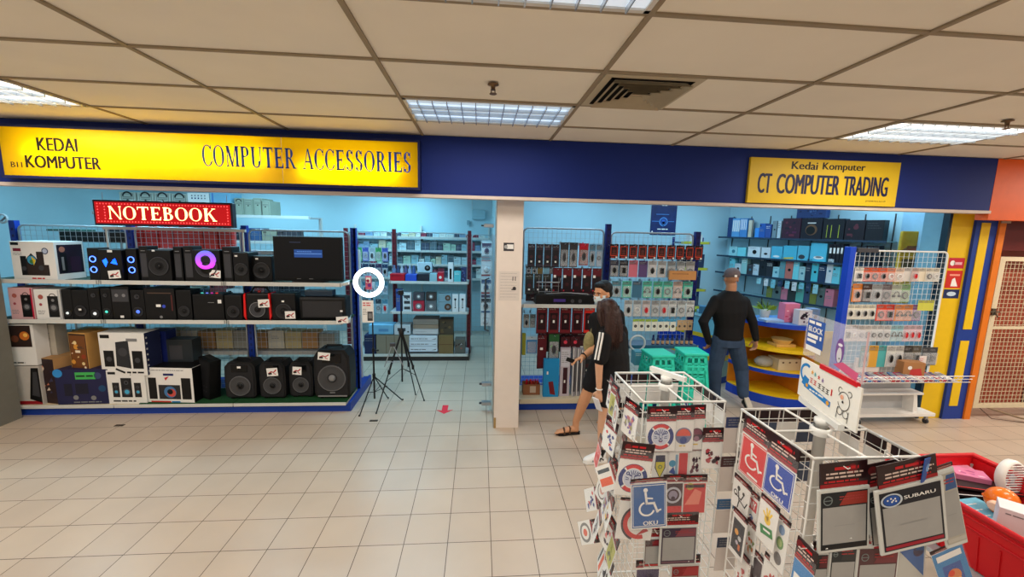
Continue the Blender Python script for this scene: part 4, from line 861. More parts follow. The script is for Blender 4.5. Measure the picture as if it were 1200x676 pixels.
# middle shelf
cb('blue and white upright box at the left of the doorway gondola middle shelf', (464, 339, 471, 363), G1, QZ[1], .12, (56, 84, 150), A_plain_tag)
cb('white box with three dark slots on the doorway gondola', (472, 343, 482, 363), G1, QZ[1], .12, (214, 218, 220), lambda F, w, h: [F.rect(w * .15, h * (.12 + .3 * i), w * .85, h * (.27 + .3 * i), DGREY) for i in range(3)])
for i, (x0, x1, y0, y1, c) in enumerate(((484, 497, 343, 352, (70, 66, 74)), (499, 511, 343, 352, (60, 52, 50)), (484, 497, 352.5, 363, (180, 40, 60)), (499, 511, 352.5, 363, (96, 100, 104)))):
    cb('%s camera-print box, %s, on the doorway gondola middle shelf' % (['dark grey', 'dark brown', 'red', 'mid grey'][i], ['upper left of the four', 'upper right of the four', 'lower left of the four', 'lower right of the four'][i]), (x0, y0, x1, y1), G1, None if i < 2 else QZ[1], .14, c, lambda F, w, h: (F.disc(w * .5, h * .5, min(w, h) * .28, GREY), F.up(), F.disc(w * .5, h * .5, min(w, h) * .14, PAPER)))
for i, (x0, x1) in enumerate(((530, 537), (538.5, 545.5))): cb('white earphone box with a dark pendant print, %s of a pair' % ['left', 'right'][i], (x0, 345, x1, 363), G1, QZ[1], .1, (222, 224, 226), lambda F, w, h: (F.disc(w * .5, h * .72, w * .2, BLACK, 10), F.rect(w * .45, h * .3, w * .55, h * .7, BLACK), F.disc(w * .5, h * .25, w * .12, BLACK, 10)))
for i, y in enumerate((344.5, 354)): cb('pale blue box with a round webcam print, %s of two' % ['upper', 'lower'][i], (514, y, 529, y + 9.2), G1 + .02, None if i == 0 else QZ[1], .12, (130, 160, 172), lambda F, w, h: (F.disc(w * .72, h * .5, h * .36, BROWN), F.up(), F.disc(w * .72, h * .5, h * .16, GREY)))
# bottom shelf: stacked laptop-sized cartons
for i, (y0, y1) in enumerate(((393.5, 399.5), (400, 405.5), (406, 412))): cb('white flat carton with grey print, %s of the lower white stack' % ['topmost', 'middle', 'bottom'][i], (479.5, y0, 512.5, y1), G1, None, .3, (214, 220, 228), lambda F, w, h: (F.lines(w * .06, w * .7, h * .5, GREY, 1, h * .16), F.poly([(w * .78, h * .3), (w * .95, h * .35), (w * .95, h * .5)], BLACK)))
for i, (y0, y1, c) in enumerate(((374, 380, (138, 128, 118)), (380.5, 385, (150, 128, 108)), (385.5, 391.5, (196, 192, 192)))): cb('%s flat carton, %s of the stack above the white cartons' % (['grey-brown', 'tan', 'pale grey'][i], ['topmost', 'middle', 'bottom'][i]), (484, y0, 513.5, y1), G1 + .02, None, .3, c, A_lines(GREY, 1, .1, .7, .5))
cb('olive kraft carton pair right of the white carton stack', (514, 393, 531, 411), G1, QZ[2], .25, (120, 98, 62), lambda F, w, h: F.rect(w * .02, h * .5, w * .98, h * .53, BROWN))
cb('dark brown carton above the olive one on the bottom shelf', (515, 374, 531, 392), G1 + .05, None, .2, (74, 64, 50), A_photo([(74, 64, 50), (110, 92, 60), (40, 36, 34)], 8, n=8))
cb('small brown box at the right end of the bottom doorway shelf', (533, 398, 545, 411), G1, QZ[2], .2, (104, 98, 90), A_photo([(90, 90, 84), (150, 150, 150), (60, 44, 40), (140, 90, 80)], 6, n=8))
cb('tall tan carton left of the white stack on the doorway gondola', (441, 393, 479, 414), G1, QZ[2], .3, (136, 124, 106), lambda F, w, h: [F.rect(w * q, 0.002, w * (q + .012), h * .98, BROWN) for q in (.3, .55, .78)])
cb('white printer-like box with a dark slot above the tan carton', (462, 381, 481, 392), G1 + .02, None, .25, (196, 200, 204), lambda F, w, h: (F.rect(w * .2, h * .35, w * .7, h * .7, DGREY), F.disc(w * .85, h * .3, w * .05, BLACK)))
cb('light blue carton left of the tripod poles', (432, 381, 461, 391.5), G1 + .02, None, .25, (120, 176, 206), lambda F, w, h: F.rect(w * .4, h * .3, w * .8, h * .6, C_(90, 140, 180)))
cb('navy blue box behind the ring light stand, bottom shelf', (427, 393, 440, 414), G1, QZ[2], .25, (36, 44, 80), A_lines(GREY, 2))
# back wall shelves
bs = thing('wall_shelf', 'white wall shelving crowded with small goods at the back of the left shop', 'shelf', (0, 0, 0)); BY = 8.15
for z in (1.98, 1.72, 1.45, 1.18): shelf_board(-2.5, .2, BY, BY + .4, z, bs, mat((150, 190, 196), .5))
for x in (-2.5, -1.2, .17): a = MB(); a.box(x, x + .03, BY + .36, BY + .44, 0, 2.2, STRIP); a.part('post', bs)
g = random.Random(21); BP_ = [(190, 215, 220), (220, 225, 220), (150, 190, 200), (90, 110, 120), (170, 200, 180), (210, 200, 170), (70, 80, 100), (150, 60, 80), (130, 160, 190)]
for r_, z in enumerate((1.98, 1.72, 1.45, 1.18)):
    x = -2.45; k = 0
    while x < .02 and k < 20:
        w = g.uniform(.1, .17); hh = g.uniform(.1, .2)
        cb('small box on the %s wall shelf at the back, %s from the left' % (['top', 'second', 'third', 'fourth'][r_], ORD[k]), ('w', x + w / 2, z + .001, w * .9, hh if z < 1.9 else hh * .5), BY + .02, z, .12, BP_[g.randrange(9)], A_plain_tag if k % 2 else A_lines(DGREY, 2, .1, .9, .7), group='small boxes on the back wall shelves'); x += w; k += 1
# left part of the doorway view: hanging goods above the ring light
def mkA(cols, prods, clear=True, bgs=None):
    def f(i):
        c = cols[i % len(cols)]; pr = prods[i % len(prods)]
        return (lambda F, w, h: (F.rect(w * .03, h * .68, w * .97, h * .98, C_(*c[0])), F.up(), F.lines(w * .1, w * .9, h * .62, GREY, 2, h * .02, h * .05)), pr, C_(*c[1]), clear, c[2])
    return f
row(5, 417, 455, 290, 306, QY + .1, mkA([((60, 150, 90), (110, 170, 120), 'green'), ((70, 90, 170), (110, 120, 190), 'blue-violet'), ((150, 170, 180), (190, 210, 215), 'pale')], [P_mouse(DGREY), P_cable(GREY)]), 'the row above the ring light', 'hanging packs over the ring light', host=mg)
row(5, 417, 455, 309, 324, QY + .1, mkA([((60, 50, 80), (90, 70, 110), 'dark violet'), ((40, 60, 90), (120, 140, 160), 'slate blue'), ((30, 40, 60), (170, 180, 190), 'dark headed')], [P_mouse(BLACK)]), 'the row level with the ring light', 'hanging packs level with the ring light', host=mg)
row(5, 417, 455, 330, 345, QY + .1, mkA([((120, 170, 190), (150, 190, 205), 'light blue'), ((60, 110, 130), (130, 170, 190), 'teal headed'), ((200, 205, 210), (220, 225, 228), 'white')], [P_cable(NAVY), P_mouse(DGREY)]), 'the row below the ring light', 'hanging packs below the ring light', host=mg)
row(5, 417, 455, 350, 368, QY + .1, mkA([((80, 130, 150), (150, 195, 210), 'pale blue'), ((50, 60, 70), (120, 160, 170), 'grey blue')], [P_mouse(RED), P_cable(BLACK)]), 'the lowest row behind the ring light stand', 'hanging packs behind the stand', host=mg)
# goods on the divider wall, to the right of the doorway
dv = thing('wall_grid', 'wire grid with hooks on the dividing wall right of the doorway', 'wire grid', (0, 0, 0))
a = MB()
for i in range(9): a.rod((.21, 5.6 + i * .2, .5), (.21, 5.6 + i * .2, 2.08), .003, WIRE, 4)
for i in range(18): a.rod((.215, 5.6, .5 + i * .0925), (.215, 7.2, .5 + i * .0925), .003, WIRE, 4)
a.part('grid', dv)
g = random.Random(5)
for r_, z in enumerate((1.98, 1.72, 1.47, 1.2, .98)):
    for k in range(5):
        y = 5.75 + k * .33; c = [(50, 54, 60), (150, 70, 70), (60, 80, 110), (190, 200, 205), (80, 70, 90)][g.randrange(5)]
        pack('small %s pack, %s from the front, %s row on the dividing wall' % ({50: 'black', 150: 'red', 60: 'blue', 190: 'white', 80: 'grey'}[c[0]], ORD[k], ['top', 'second', 'third', 'fourth', 'lowest'][r_]), 'pack', .10, y, z, .15, .19, (lambda c_: (lambda F, w, h: (F.rect(w * .05, h * .6, w * .95, h * .95, C_(*c_)), F.disc(w * .5, h * .3, w * .25, DGREY))))(c), P_mouse(C_(*c)), C_(180, 195, 200), True, 'packs on the dividing wall')
        a = MB(); a.tube([(.21, y, z - .01), (.04, y, z - .01), (.02, y, z + .005)], .0028, WIRE, 5); a.part('hook', dv)
# ---- open glass door folded back against the divider, with its patch fittings
gd = thing('glass_door', 'frameless glass door leaf standing open along the right of the doorway', 'door', (.145, 4.62, 0))
a = MB(); a.box(-.006, .006, 0, .95, .012, 2.3, mat((215, 240, 245), .03, var=0, alpha=.10)); a.part('glass_leaf', gd)
for z in (.10, .34, 2.2): a = MB(); a.bbox(-.10, .012, .03, .10, z - .02, z + .02, SILV, .004); a.box(-.13, -.10, .05, .08, z - .008, z + .008, DGREY); a.part('patch_hinge', gd, 'metal hinge clamp')
a = MB(); a.tube([(-.01, .8, .8), (-.06, .8, .82), (-.06, .8, 1.5), (-.01, .8, 1.52)], .012, DGREY); a.part('pull_handle', gd)
a = MB(); p = at(553, 257, 8.55); q = at(569, 246, 8.55); a.bbox(0, q.x - p.x, 0, .04, 0, q.z - p.z, mat((150, 185, 196), .5), .01); a.box(.02, q.x - p.x - .02, -.001, 0, .02, .022, GREY); a.box(.02, q.x - p.x - .02, -.001, 0, .06, .062, GREY); a.rod((.0, .02, q.z - p.z), (0.0, .02, 3.0 - p.z), .006, LGREY); a.bbox(-.10, -.04, 0, .03, -.12, -.02, mat((120, 150, 160), .5), .006)
single(a, 'hanging_electrical_box', 'pale blue-grey electrical box high on the rear wall beyond the doorway', 'electrical box', p)
# ---- ring light on its stand and the camera tripod
TB_ = mat((22, 22, 24), .4)
def ring_stand():
    o = Vector((-1.235, 4.80, 0)); t = thing('ring_light', 'glowing round ring light on a thin black tripod stand with a paper sign', 'ring light', o)
    a = MB(); a.rod((0, 0, .12), (0, 0, .75), .011, TB_, 8); a.part('lower_pole', t)
    a = MB(); a.rod((0, 0, .7), (0, 0, 1.37), .008, TB_, 8); a.part('upper_pole', t)
    for k, (fx, fy) in enumerate(((421, 488), (472, 469), (455, 467))):
        f = fl(fx, fy) - o; a = MB(); a.tube([(0, 0, .40), f * .97 + Vector((0, 0, .01))], .007, TB_); a.rod((0, 0, .2), f * .45 + Vector((0, 0, .24)), .004, TB_); a.ball(f + Vector((0, 0, .011)), .011, TB_, 8); a.part('leg', t)
    a = MB(); a.lathe([(.018, 0), (.018, .05)], (0, 0, .38), (0, 0, 1), TB_, 12); a.lathe([(.018, 0), (.018, .04)], (0, 0, .70), (0, 0, 1), TB_, 12); a.rod((0, 0, .72), (.05, -.01, .72), .006, TB_); a.ball((.055, -.01, .72), .012, TB_, 8); a.part('clamp', t)
    c = at(432, 331, 4.78) - o
    a = MB(); a.ring(c, (0, 1, 0), .148, .026, mat((250, 252, 255), .4, var=0, emis=3.2, ecol=(245, 250, 255)), 40, 10); a.part('lamp_ring', t, 'glowing white ring')
    a = MB(); a.ring(c + Vector((0, .014, 0)), (0, 1, 0), .148, .028, WHITE, 40, 8); a.rod(c + Vector((0, .02, -.17)), (0, 0, 1.36), .008, TB_); a.part('rear_shell', t)
    a = MB(); a.rod(c + Vector((0, .02, -.15)), c + Vector((0, .01, -.06)), .006, TB_); a.bbox(c.x - .035, c.x + .035, c.y - .01, c.y + .005, c.z - .08, c.z + .075, mat((190, 90, 120), .4), .01); F = Face(a, c + Vector((-.035, -.0105, -.08)), (1, 0, 0), (0, 0, 1), (0, -1, 0)); F.rect(.01, .08, .06, .14, PAPER); F.up(); F.disc(.03, .10, .018, C_(150, 30, 80)); F.disc(.045, .05, .02, C_(120, 50, 130)); a.part('phone', t, 'pink phone held in the ring')
    a = MB(); p = at(431, 365, 4.77) - o; a.box(p.x - .065, p.x + .065, p.y, p.y + .003, p.z - .13, p.z + .13, PAPER); F = Face(a, p + Vector((-.065, 0, -.13)), (1, 0, 0), (0, 0, 1), (0, -1, 0)); F.lines(.012, .12, .235, RED, 2, .012, .026); F.rect(.06, .02, .12, .13, DGREY); F.up(); F.rect(.07, .05, .11, .11, GREY); F.lines(.01, .055, .16, GREY, 4, .006, .02); a.part('paper_sign', t)
ring_stand()
def cam_tripod():
    o = Vector((-.93, 4.93, 0)); t = thing('camera_tripod', 'tall black camera tripod standing right of the ring light stand', 'tripod', o)
    a = MB(); a.rod((0, 0, .28), (0, 0, 1.38), .010, TB_, 8); a.part('centre_column', t)
    for fx, fy in ((441, 485), (497, 470), (487, 463)):
        f = fl(fx, fy) - o; k = Vector((0, 0, .92)); a = MB(); m1 = k.lerp(f, .5); a.rod(k, m1, .012, TB_, 8); a.rod(m1, f + Vector((0, 0, .01)), .007, TB_, 8); a.box(m1.x - .014, m1.x + .014, m1.y - .014, m1.y + .014, m1.z - .03, m1.z + .02, TB_); a.ball(f + Vector((0, 0, .011)), .011, TB_, 8)
        a.rod((0, 0, .45), k.lerp(f, .62), .004, TB_); a.part('leg', t)
    a = MB(); a.lathe([(.03, 0), (.034, .04), (.02, .07)], (0, 0, .88), (0, 0, 1), TB_, 12); a.part('shoulder', t)
    a = MB(); a.bbox(-.03, .03, -.03, .03, 1.36, 1.42, TB_, .008); a.rod((.0, 0, 1.38), (.10, -.12, 1.33), .006, TB_); a.part('pan_head', t)
cam_tripod()
a = MB(); o_ = at(459, 405, 4.7); a.rod((0, 0, 0), (-.09, .02, -.26), .006, SILV); a.rod((.02, 0, 0), (.13, .03, -.27), .006, SILV); a.rod((-.07, .016, -.2), (.1, .02, -.2), .004, SILV); a.bbox(-.02, .04, -.01, .02, -.01, .03, DGREY, .004)
single(a, 'hanging_stand', 'small silver folding stand hanging between the two black tripods', 'stand', o_)
# television-height price sign in the doorway, left
price_card(403, 373, GY - .05, 'second price card overlapping the corner of the middle shelf', .02, .02) if 0 else None
# ================================================================ the right shop's window gondola
rg = thing('window_gondola', 'blue upright wire display rack of hanging packs in the right shop window', 'display rack', (0, 0, 0))
RX = [.50, 1.62, 2.80]; GB = 5.15
a = MB(); a.box(.46, 2.84, GY + .0, GY + .95, 0, .085, KICK); a.part('kick_plate', rg)
for i in range(2):
    a = MB(); a.box(RX[i], RX[i + 1], GY - .0, GY + .46, .085, .135, DECK); dk = a.part('base_deck', rg)
    a = MB(); a.bbox(RX[i], RX[i + 1], GY - .012, GY, .08, .14, DECK, .003); a.part('front_strip', dk)
    wire_panel(RX[i] + .05, RX[i + 1] - .05, .16, 2.19 - .03 * i, GB, rg, step=.06)
for x in RX: upright(x, GB + .02, 2.26 if x < 2.7 else 2.19, rg, mat((18, 30, 110), .4), .034)
sb = thing('tray_shelf', 'grey metal tray shelf hooked on the window rack, holding a laptop', 'shelf', (0, 0, 0))
shelf_board(.50, 1.42, GY + .02, GY + .42, 1.29, sb)
carton('open laptop-like black case on the tray shelf of the window rack', (628, 346, 697, 355), GY + .05, 1.291, .28, BLACK, lambda F, w, h: (F.rect(w * .3, h * .3, w * .5, h * .6, C_(70, 50, 130)), F.disc(w * .62, h * .4, h * .2, DGREY), F.disc(w * .75, h * .4, h * .2, DGREY)), name='flat_case', cat='case')
a = MB(); p0 = at(640, 345, GY + .15); a.tube([(0, 0, .03), (.25, .0, .045), (.50, -.02, .035), (.56, -.10, .0)], .008, SILV); a.box(0, .5, -.0, .14, 0.012, .02, DBLACK); single(a, 'folded_stand', 'silver-edged black folding stand lying on the flat case', 'stand', (p0.x, p0.y, 1.375))
def red_frame(i): return (lambda F, w, h: (F.rect(w * .1, h * .16, w * .9, h * .86, C_(214, 66, 40)), F.up(), F.rect(w * .17, h * .22, w * .83, h * .80, mat((52, 16, 16), .4)), F.up(), F.disc(w * .5, h * .5, w * .2, C_(90, 40, 36)), F.rect(w * .28, h * .3, w * .72, h * .34, C_(150, 60, 40)), F.rect(w * .7, h * .02, w * .92, h * .13, PAPER), F.rect(w * .2, h * .02, w * .6, h * .10, C_(170, 50, 36))), None, mat((38, 14, 14), .4), False, 'black pack with an orange-red frame')
o_ = row(10, 714, 824.5, 287, 303.5, GY + .18, red_frame, 'the red-framed top row', 'red framed packs in the top row', host=rg, gap=.9)
def mixed(cols):
    def f(i):
        bgc, kind, words = cols[i]; pr = {'c': P_cable(DGREY), 'm': P_mouse(BLACK), 'p': P_plug(BLACK), 'h': P_headset(BLACK), 'w': P_cable(WHITE), 'r': P_mouse(RED), 'n': None}[kind]
        return (lambda F, w, h: (F.rect(w * .05, h * .75, w * .95, h * .97, C_(*[min(255, int(q * .8)) for q in bgc])), F.up(), F.lines(w * .1, w * .8, h * .9, GREY, 2, h * .03, h * .07))), pr, C_(*bgc), kind != 'n', words
    return f
row(9, 714, 814, 305.5, 325, GY + .2, mixed([((60, 60, 80), 'm', 'dark grey pack'), ((44, 40, 50), 'p', 'black pack'), ((208, 110, 130), 'n', 'pink pack'), ((92, 70, 120), 'n', 'purple pack'), ((206, 206, 206), 'm', 'white pack with a dark round product'), ((190, 192, 192), 'p', 'white pack with a dark stick product'), ((140, 150, 156), 'c', 'clear grey pack'), ((150, 158, 160), 'w', 'clear pale pack'), ((160, 160, 156), 'c', 'greyish clear pack')]), 'the second row', 'packs in the second row of the window rack', host=rg)
carton('long kraft carton stuck across the right end of the second row', (784.5, 317.5, 816, 328), GY + .14, None, .03, mat((190, 136, 84), .8), lambda F, w, h: F.lines(w * .1, w * .9, h * .7, BROWN, 1, h * .06), name='hanging_carton')
TG = (70, 186, 160)
row(8, 716, 812, 329.5, 349, GY + .2, mixed([((90, 150, 170), 'm', 'blue-green pack'), ((84, 190, 168), 'm', 'green pack with a white tag'), ((60, 110, 140), 'n', 'blue pack'), (TG, 'h', 'green headset pack'), ((66, 178, 150), 'm', 'green pack with a black product'), (TG, 'c', 'green cable pack'), ((196, 170, 158), 'h', 'beige headset pack'), (TG, 'm', 'green pack with a black and white product')]), 'the green row', 'packs in the green row', host=rg)
row(8, 731, 814, 352, 371, GY + .2, mixed([((190, 194, 196), 'm', 'pale pack with a black product'), ((180, 186, 188), 'w', 'pale pack with a white cable'), ((200, 190, 190), 'r', 'pale pack with a red product'), ((170, 172, 174), 'c', 'light grey pack'), ((190, 186, 186), 'r', 'pale pack with a red mouse'), ((206, 208, 208), 'p', 'white pack with a black plug'), ((186, 190, 190), 'c', 'pale pack with a black coiled cable'), ((210, 212, 212), 'h', 'white pack with a black headset')]), 'the white packs row', 'packs in the white row', host=rg)
row(7, 741, 792, 374, 388, GY + .17, lambda i: ((lambda F, w, h: (F.rect(0, h * .8, w, h, C_(*((150, 180, 60), (60, 150, 190))[i > 3])), F.up(), F.disc(w * .5, h * .42, w * .26, BLACK, 14), F.up(), F.disc(w * .5, h * .42, w * .10, GREY, 10))), None, C_(226, 226, 214), False, 'small white pack with a black dot'), 'the dotted row', 'white dotted packs', host=rg, name='hanging_pack')
row(3, 793, 812, 375, 387, GY + .17, lambda i: ((lambda F, w, h: F.disc(w * .5, h * .4, w * .24, DGREY, 12)), None, C_(190, 160, 124), False, 'small tan pack'), 'the dotted row right end', 'tan packs', host=rg)
shv = thing('narrow_shelf', 'narrow shelf on the window rack carrying a row of small bottles', 'shelf', (0, 0, 0)); zsh = at(780, 404.5, GY + .15).z
shelf_board(1.66, 2.76, GY + .12, GY + .4, zsh, shv, mat((90, 110, 130), .5), mat((40, 90, 120), .4))
for i in range(9):
    p = at(765 + i * 5.6, 404, GY + .18); a = MB(); a.lathe([(.019, 0), (.019, .07), (.012, .09), (.012, .1)], (0, 0, 0), (0, 0, 1), mat((40, 56, 96), .3), 12); a.lathe([(.0125, .1), (.0125, .125)], (0, 0, 0), (0, 0, 1), NAVY, 10)
    b = a; o = single(b, 'spray_bottle', 'small dark blue bottle with a tan label, %s from the left on the narrow shelf' % ORD[i], 'bottle', (p.x, p.y, zsh + .001), group='small bottles on the narrow shelf')
    c = MB(); c.lathe([(.0195, .015), (.0195, .055)], (0, 0, 0), (0, 0, 1), C_(200, 160, 120), 12, cap=False); c.part('label_band', o)
# bay one goods
def dk(col, acc, kind='n'):
    return lambda i: ((lambda F, w, h: (F.rect(w * .05, h * .05, w * .95, h * .97, C_(*acc)), F.up(), F.rect(w * .12, h * .12, w * .88, h * .74, C_(*col)), F.up(), F.disc(w * .5, h * .45, w * .22, mat((70, 40, 46), .4)), F.lines(w * .15, w * .85, h * .9, GREY, 1, h * .04), F.rect(w * .38, h * .2, w * .62, h * .28, PAPER))), None, C_(*col), False, 'dark pack')
row(4, 618, 656, 286, 313, GY + .2, dk((34, 32, 38), (60, 50, 60)), 'the black top row of the left bay', 'black packs on the left bay', host=rg)
def camfn(col, lensc, band_):
    return lambda i: ((lambda F, w, h: (F.rect(w * .04, h * .72, w * .96, h * .98, C_(*band_)), F.up(), F.disc(w * .5, h * .45, w * .33, C_(*lensc)), F.up(), F.disc(w * .5, h * .45, w * .2, DBLACK), F.lines(w * .1, w * .9, h * .12, GREY, 2, h * .03, h * .06))), P_mouse(DGREY), C_(*col), True, 'camera print pack')
row(2, 656, 677, 284, 313, GY + .2, camfn((80, 80, 84), (150, 150, 156), (60, 60, 64)), 'the grey camera pair of the left bay', 'grey packs on the left bay', host=rg)
row(1, 678, 690, 285, 311, GY + .2, camfn((150, 50, 40), (190, 70, 60), (200, 30, 50)), 'the red star-topped spot of the left bay', 'red pack', host=rg)
a = MB(); pts = [(.04 * (1 if k % 2 == 0 else .45) * cos(R(90 + 36 * k)), 0, .04 * (1 if k % 2 == 0 else .45) * sin(R(90 + 36 * k))) for k in range(10)]; a.prism(pts, (0, .004, 0), mat((210, 36, 70), .4)); p = at(683, 287, GY + .15); single(a, 'hanging_star', 'bright pink-red star tag above the red pack in the left bay', 'tag', p)
row(2, 690, 706, 286, 313, GY + .22, mixed([((110, 160, 190), 'm', 'light blue pack'), ((130, 170, 200), 'c', 'sky blue pack')]), 'the blue pair beside the upright', 'blue packs on the left bay', host=rg)
row(5, 616, 650, 312, 321, GY + .24, mixed([((40, 44, 50), 'm', 'black pack'), ((60, 70, 66), 'm', 'olive pack'), ((120, 104, 60), 'n', 'mustard pack'), ((120, 170, 190), 'n', 'blue white pack'), ((90, 96, 100), 'c', 'grey pack')]), 'the short row of the left bay', 'packs in the short row', host=rg)
row(3, 615, 646, 321, 345, GY + .2, dk((36, 34, 40), (50, 56, 50)), 'the pair over the tray shelf', 'dark packs', host=rg)
br = thing('wire_basket', 'silver wire basket rack hanging on the left bay', 'wire rack', at(643, 335, GY + .16)); a = MB()
for x in (-.12, -.04, .04, .12): a.rod((x, 0, -.13), (x, 0, .1), .003, SILV, 5)
for z in (-.13, -.07, 0, .05): a.rod((-.13, 0, z), (.13, 0, z), .003, SILV, 5)
a.tube([(-.15, -.01, .045), (.13, -.01, .045), (.14, -.02, .1)], .007, SILV); a.part('grid', br)
row(5, 647, 705, 314, 344, GY + .18, lambda i: ((lambda F, w, h: (F.rect(w * .05, h * .7, w * .95, h * .98, C_(96, 22, 34)), F.up(), F.rect(w * .1, h * .06, w * .9, h * .66, mat((30, 16, 22), .4)), F.up(), F.disc(w * .5, h * .36, w * .2, C_(60, 24, 30)), F.rect(w * .1, h * .62, w * .36, h * .72, PAPER), F.disc(w * .15, h * .12, w * .08, C_(190, 40, 60)))), None, mat((56, 16, 24), .4), False, 'maroon pack'), 'the maroon row', 'maroon packs above the tray', host=rg)
row(5, 628, 697, 359, 391, GY + .12, lambda i: ((lambda F, w, h: (F.rect(w * .04, h * .04, w * .96, h * .97, C_(*((110, 26, 36) if i < 4 else (214, 40, 30)))), F.up(), F.rect(w * .14, h * .14, w * .86, h * .76, mat((40, 14, 20), .4)), F.up(), F.rect(w * .42, h * .4, w * .58, h * .50, PAPER), F.disc(w * .5, h * .62, w * .2, C_(80, 30, 34)), F.lines(w * .12, w * .88, h * .9, C_(180, 150, 140), 1, h * .03))), None, MAROON, False, 'maroon pack' if i < 4 else 'bright red pack'), 'the row under the tray shelf', 'red packs below the tray', host=rg)
row(2, 613, 628, 368, 384, GY + .22, mixed([((150, 156, 150), 'm', 'grey clear pack'), ((120, 140, 140), 'c', 'grey-green clear pack')]), 'the far left below the tray', 'clear packs', host=rg)
def tall(label, box, Y, c, art=None, d=.05, zb=.136, **k): return carton(label, box, Y, zb, d, C_(*c), art, **k)
tall('narrow yellow-green box at the left end of the right shop window', (612, 391, 616, 416), GY + .2, (150, 150, 40), zb=None, name='hanging_carton')
pack('blue pack with a white header left of the maroon pack', 'pack', at(623, 405, GY + .2).x, GY + .2, at(623, 394, GY + .2).z, .13, .22, lambda F, w, h: (F.rect(0, h * .8, w, h, C_(190, 210, 220)),), None, C_(60, 130, 190), True)
row(1, 629, 641, 392, 432, GY + .14, lambda i: ((lambda F, w, h: (F.rect(w * .05, h * .05, w * .95, h * .95, C_(90, 18, 30)), F.up(), F.rect(w * .3, h * .55, w * .6, h * .62, PAPER), F.lines(w * .1, w * .9, h * .9, GREY, 1, h * .02))), None, MAROON, False, 'long maroon pack'), 'the lower left bay', 'long packs', host=rg)
row(1, 642, 656, 391, 421, GY + .13, lambda i: ((lambda F, w, h: (F.rect(w * .05, h * .7, w * .95, h * .98, C_(40, 90, 50)), F.up(), F.disc(w * .4, h * .5, w * .18, C_(100, 190, 60)), F.disc(w * .6, h * .3, w * .2, C_(50, 130, 60)))), P_mouse(DGREY), C_(26, 44, 32), True, 'dark green pack'), 'the lower left bay', 'green pack', host=rg)
tall('bright blue tall box with a red corner patch standing on the window deck', (637, 421, 655, 461), GY + .06, (30, 140, 200), lambda F, w, h: (F.poly([(w * .45, h * .08), (w * .8, h * .05), (w * .62, h * .42), (w * .32, h * .40)], mat((120, 30, 36), .4)), F.rect(w * .2, h * .6, w * .3, h * .68, PAPER)), .06)
def wl(F, w, h): F.rect(w * .06, h * .62, w * .9, h * .97, C_(206, 204, 214)); F.rect(w * .30, h * .05, w * .75, h * .6, mat((60, 24, 34), .5)); F.up(); F.lines(w * .1, w * .85, h * .92, GREY, 6, h * .012, h * .04); F.rect(w * .42, h * .28, w * .56, h * .34, PAPER)
tall('white tall box with a maroon stripe on the window deck', (656.5, 408, 668, 458), GY + .08, (190, 180, 190), wl, .05)
for i in range(3): tall('slim white-edged grey box, %s of three leaning on the window deck' % ['left', 'middle', 'right'][i], (671 + i * 5, 408 + i, 675 + i * 5, 460), GY + .07 + i * .01, (150, 146, 152), lambda F, w, h: (F.rect(0, 0, w * .2, h, PAPER), F.rect(w * .4, h * .1, w * .9, h * .8, DGREY)), .12)
row(2, 657, 680, 395, 407, GY + .14, lambda i: ((lambda F, w, h: (F.rect(w * .05, h * .1, w * .95, h * .9, C_(60, 16, 24)), F.up(), F.disc(w * .5, h * .5, w * .2, C_(210, 60, 80)))), None, MAROON, False, 'dark maroon wide pack'), 'the pair above the white tall box', 'wide maroon packs', host=rg)
row(5, 616, 704, 338, 353, GY + .27, dk((30, 28, 32), (50, 24, 30)), 'the hidden row behind the tray case', 'dark packs behind the tray', host=rg, gap=1.0)
row(5, 630, 704, 389, 412, GY + .27, dk((34, 22, 26), (64, 22, 30)), 'the rear row behind the maroon packs', 'dark packs at the rear', host=rg, gap=1.0)
row(4, 660, 705, 414, 440, GY + .28, dk((44, 46, 50), (90, 84, 88)), 'the lowest rear row of the left bay', 'grey packs at the rear', host=rg, gap=1.0)
# small kraft box of red-handled tools on the deck
def tool_box():
    xc, z, w, h = pb(613, 451, 633, 463, GY + .12, .136); t = thing('tool_box', 'small open kraft box of red-handled tools on the window deck', 'box', (xc, GY + .2, .136)); KB = mat((150, 98, 66), .8)
    a = MB(); a.box(-w / 2, w / 2, -.07, -.065, 0, h, KB); a.box(-w / 2, w / 2, .065, .07, 0, h, KB); a.box(-w / 2, -w / 2 + .005, -.065, .065, 0, h, KB); a.box(w / 2 - .005, w / 2, -.065, .065, 0, h, KB); a.box(-w / 2, w / 2, -.065, .065, 0, .004, KB); F = Face(a, (-w / 2, -.07, 0), (1, 0, 0), (0, 0, 1), (0, -1, 0)); F.rect(w * .4, h * .2, w * .75, h * .85, C_(200, 180, 160)); a.part('carton', t)
    for i in range(7):
        a = MB(); x = -.07 + i * .024; a.rod((x, (i % 3) * .03 - .03, h * .5), (x + rnd.uniform(-.02, .02), -.02, h + .05), .007, mat((200, 24, 40), .35), 8)
        single(a, 'screwdriver', 'red-handled tool standing in the small kraft box, %s from the left' % ORD[i], 'tool', (xc, GY + .2, .137), group='red handled tools in the kraft box')
tool_box()
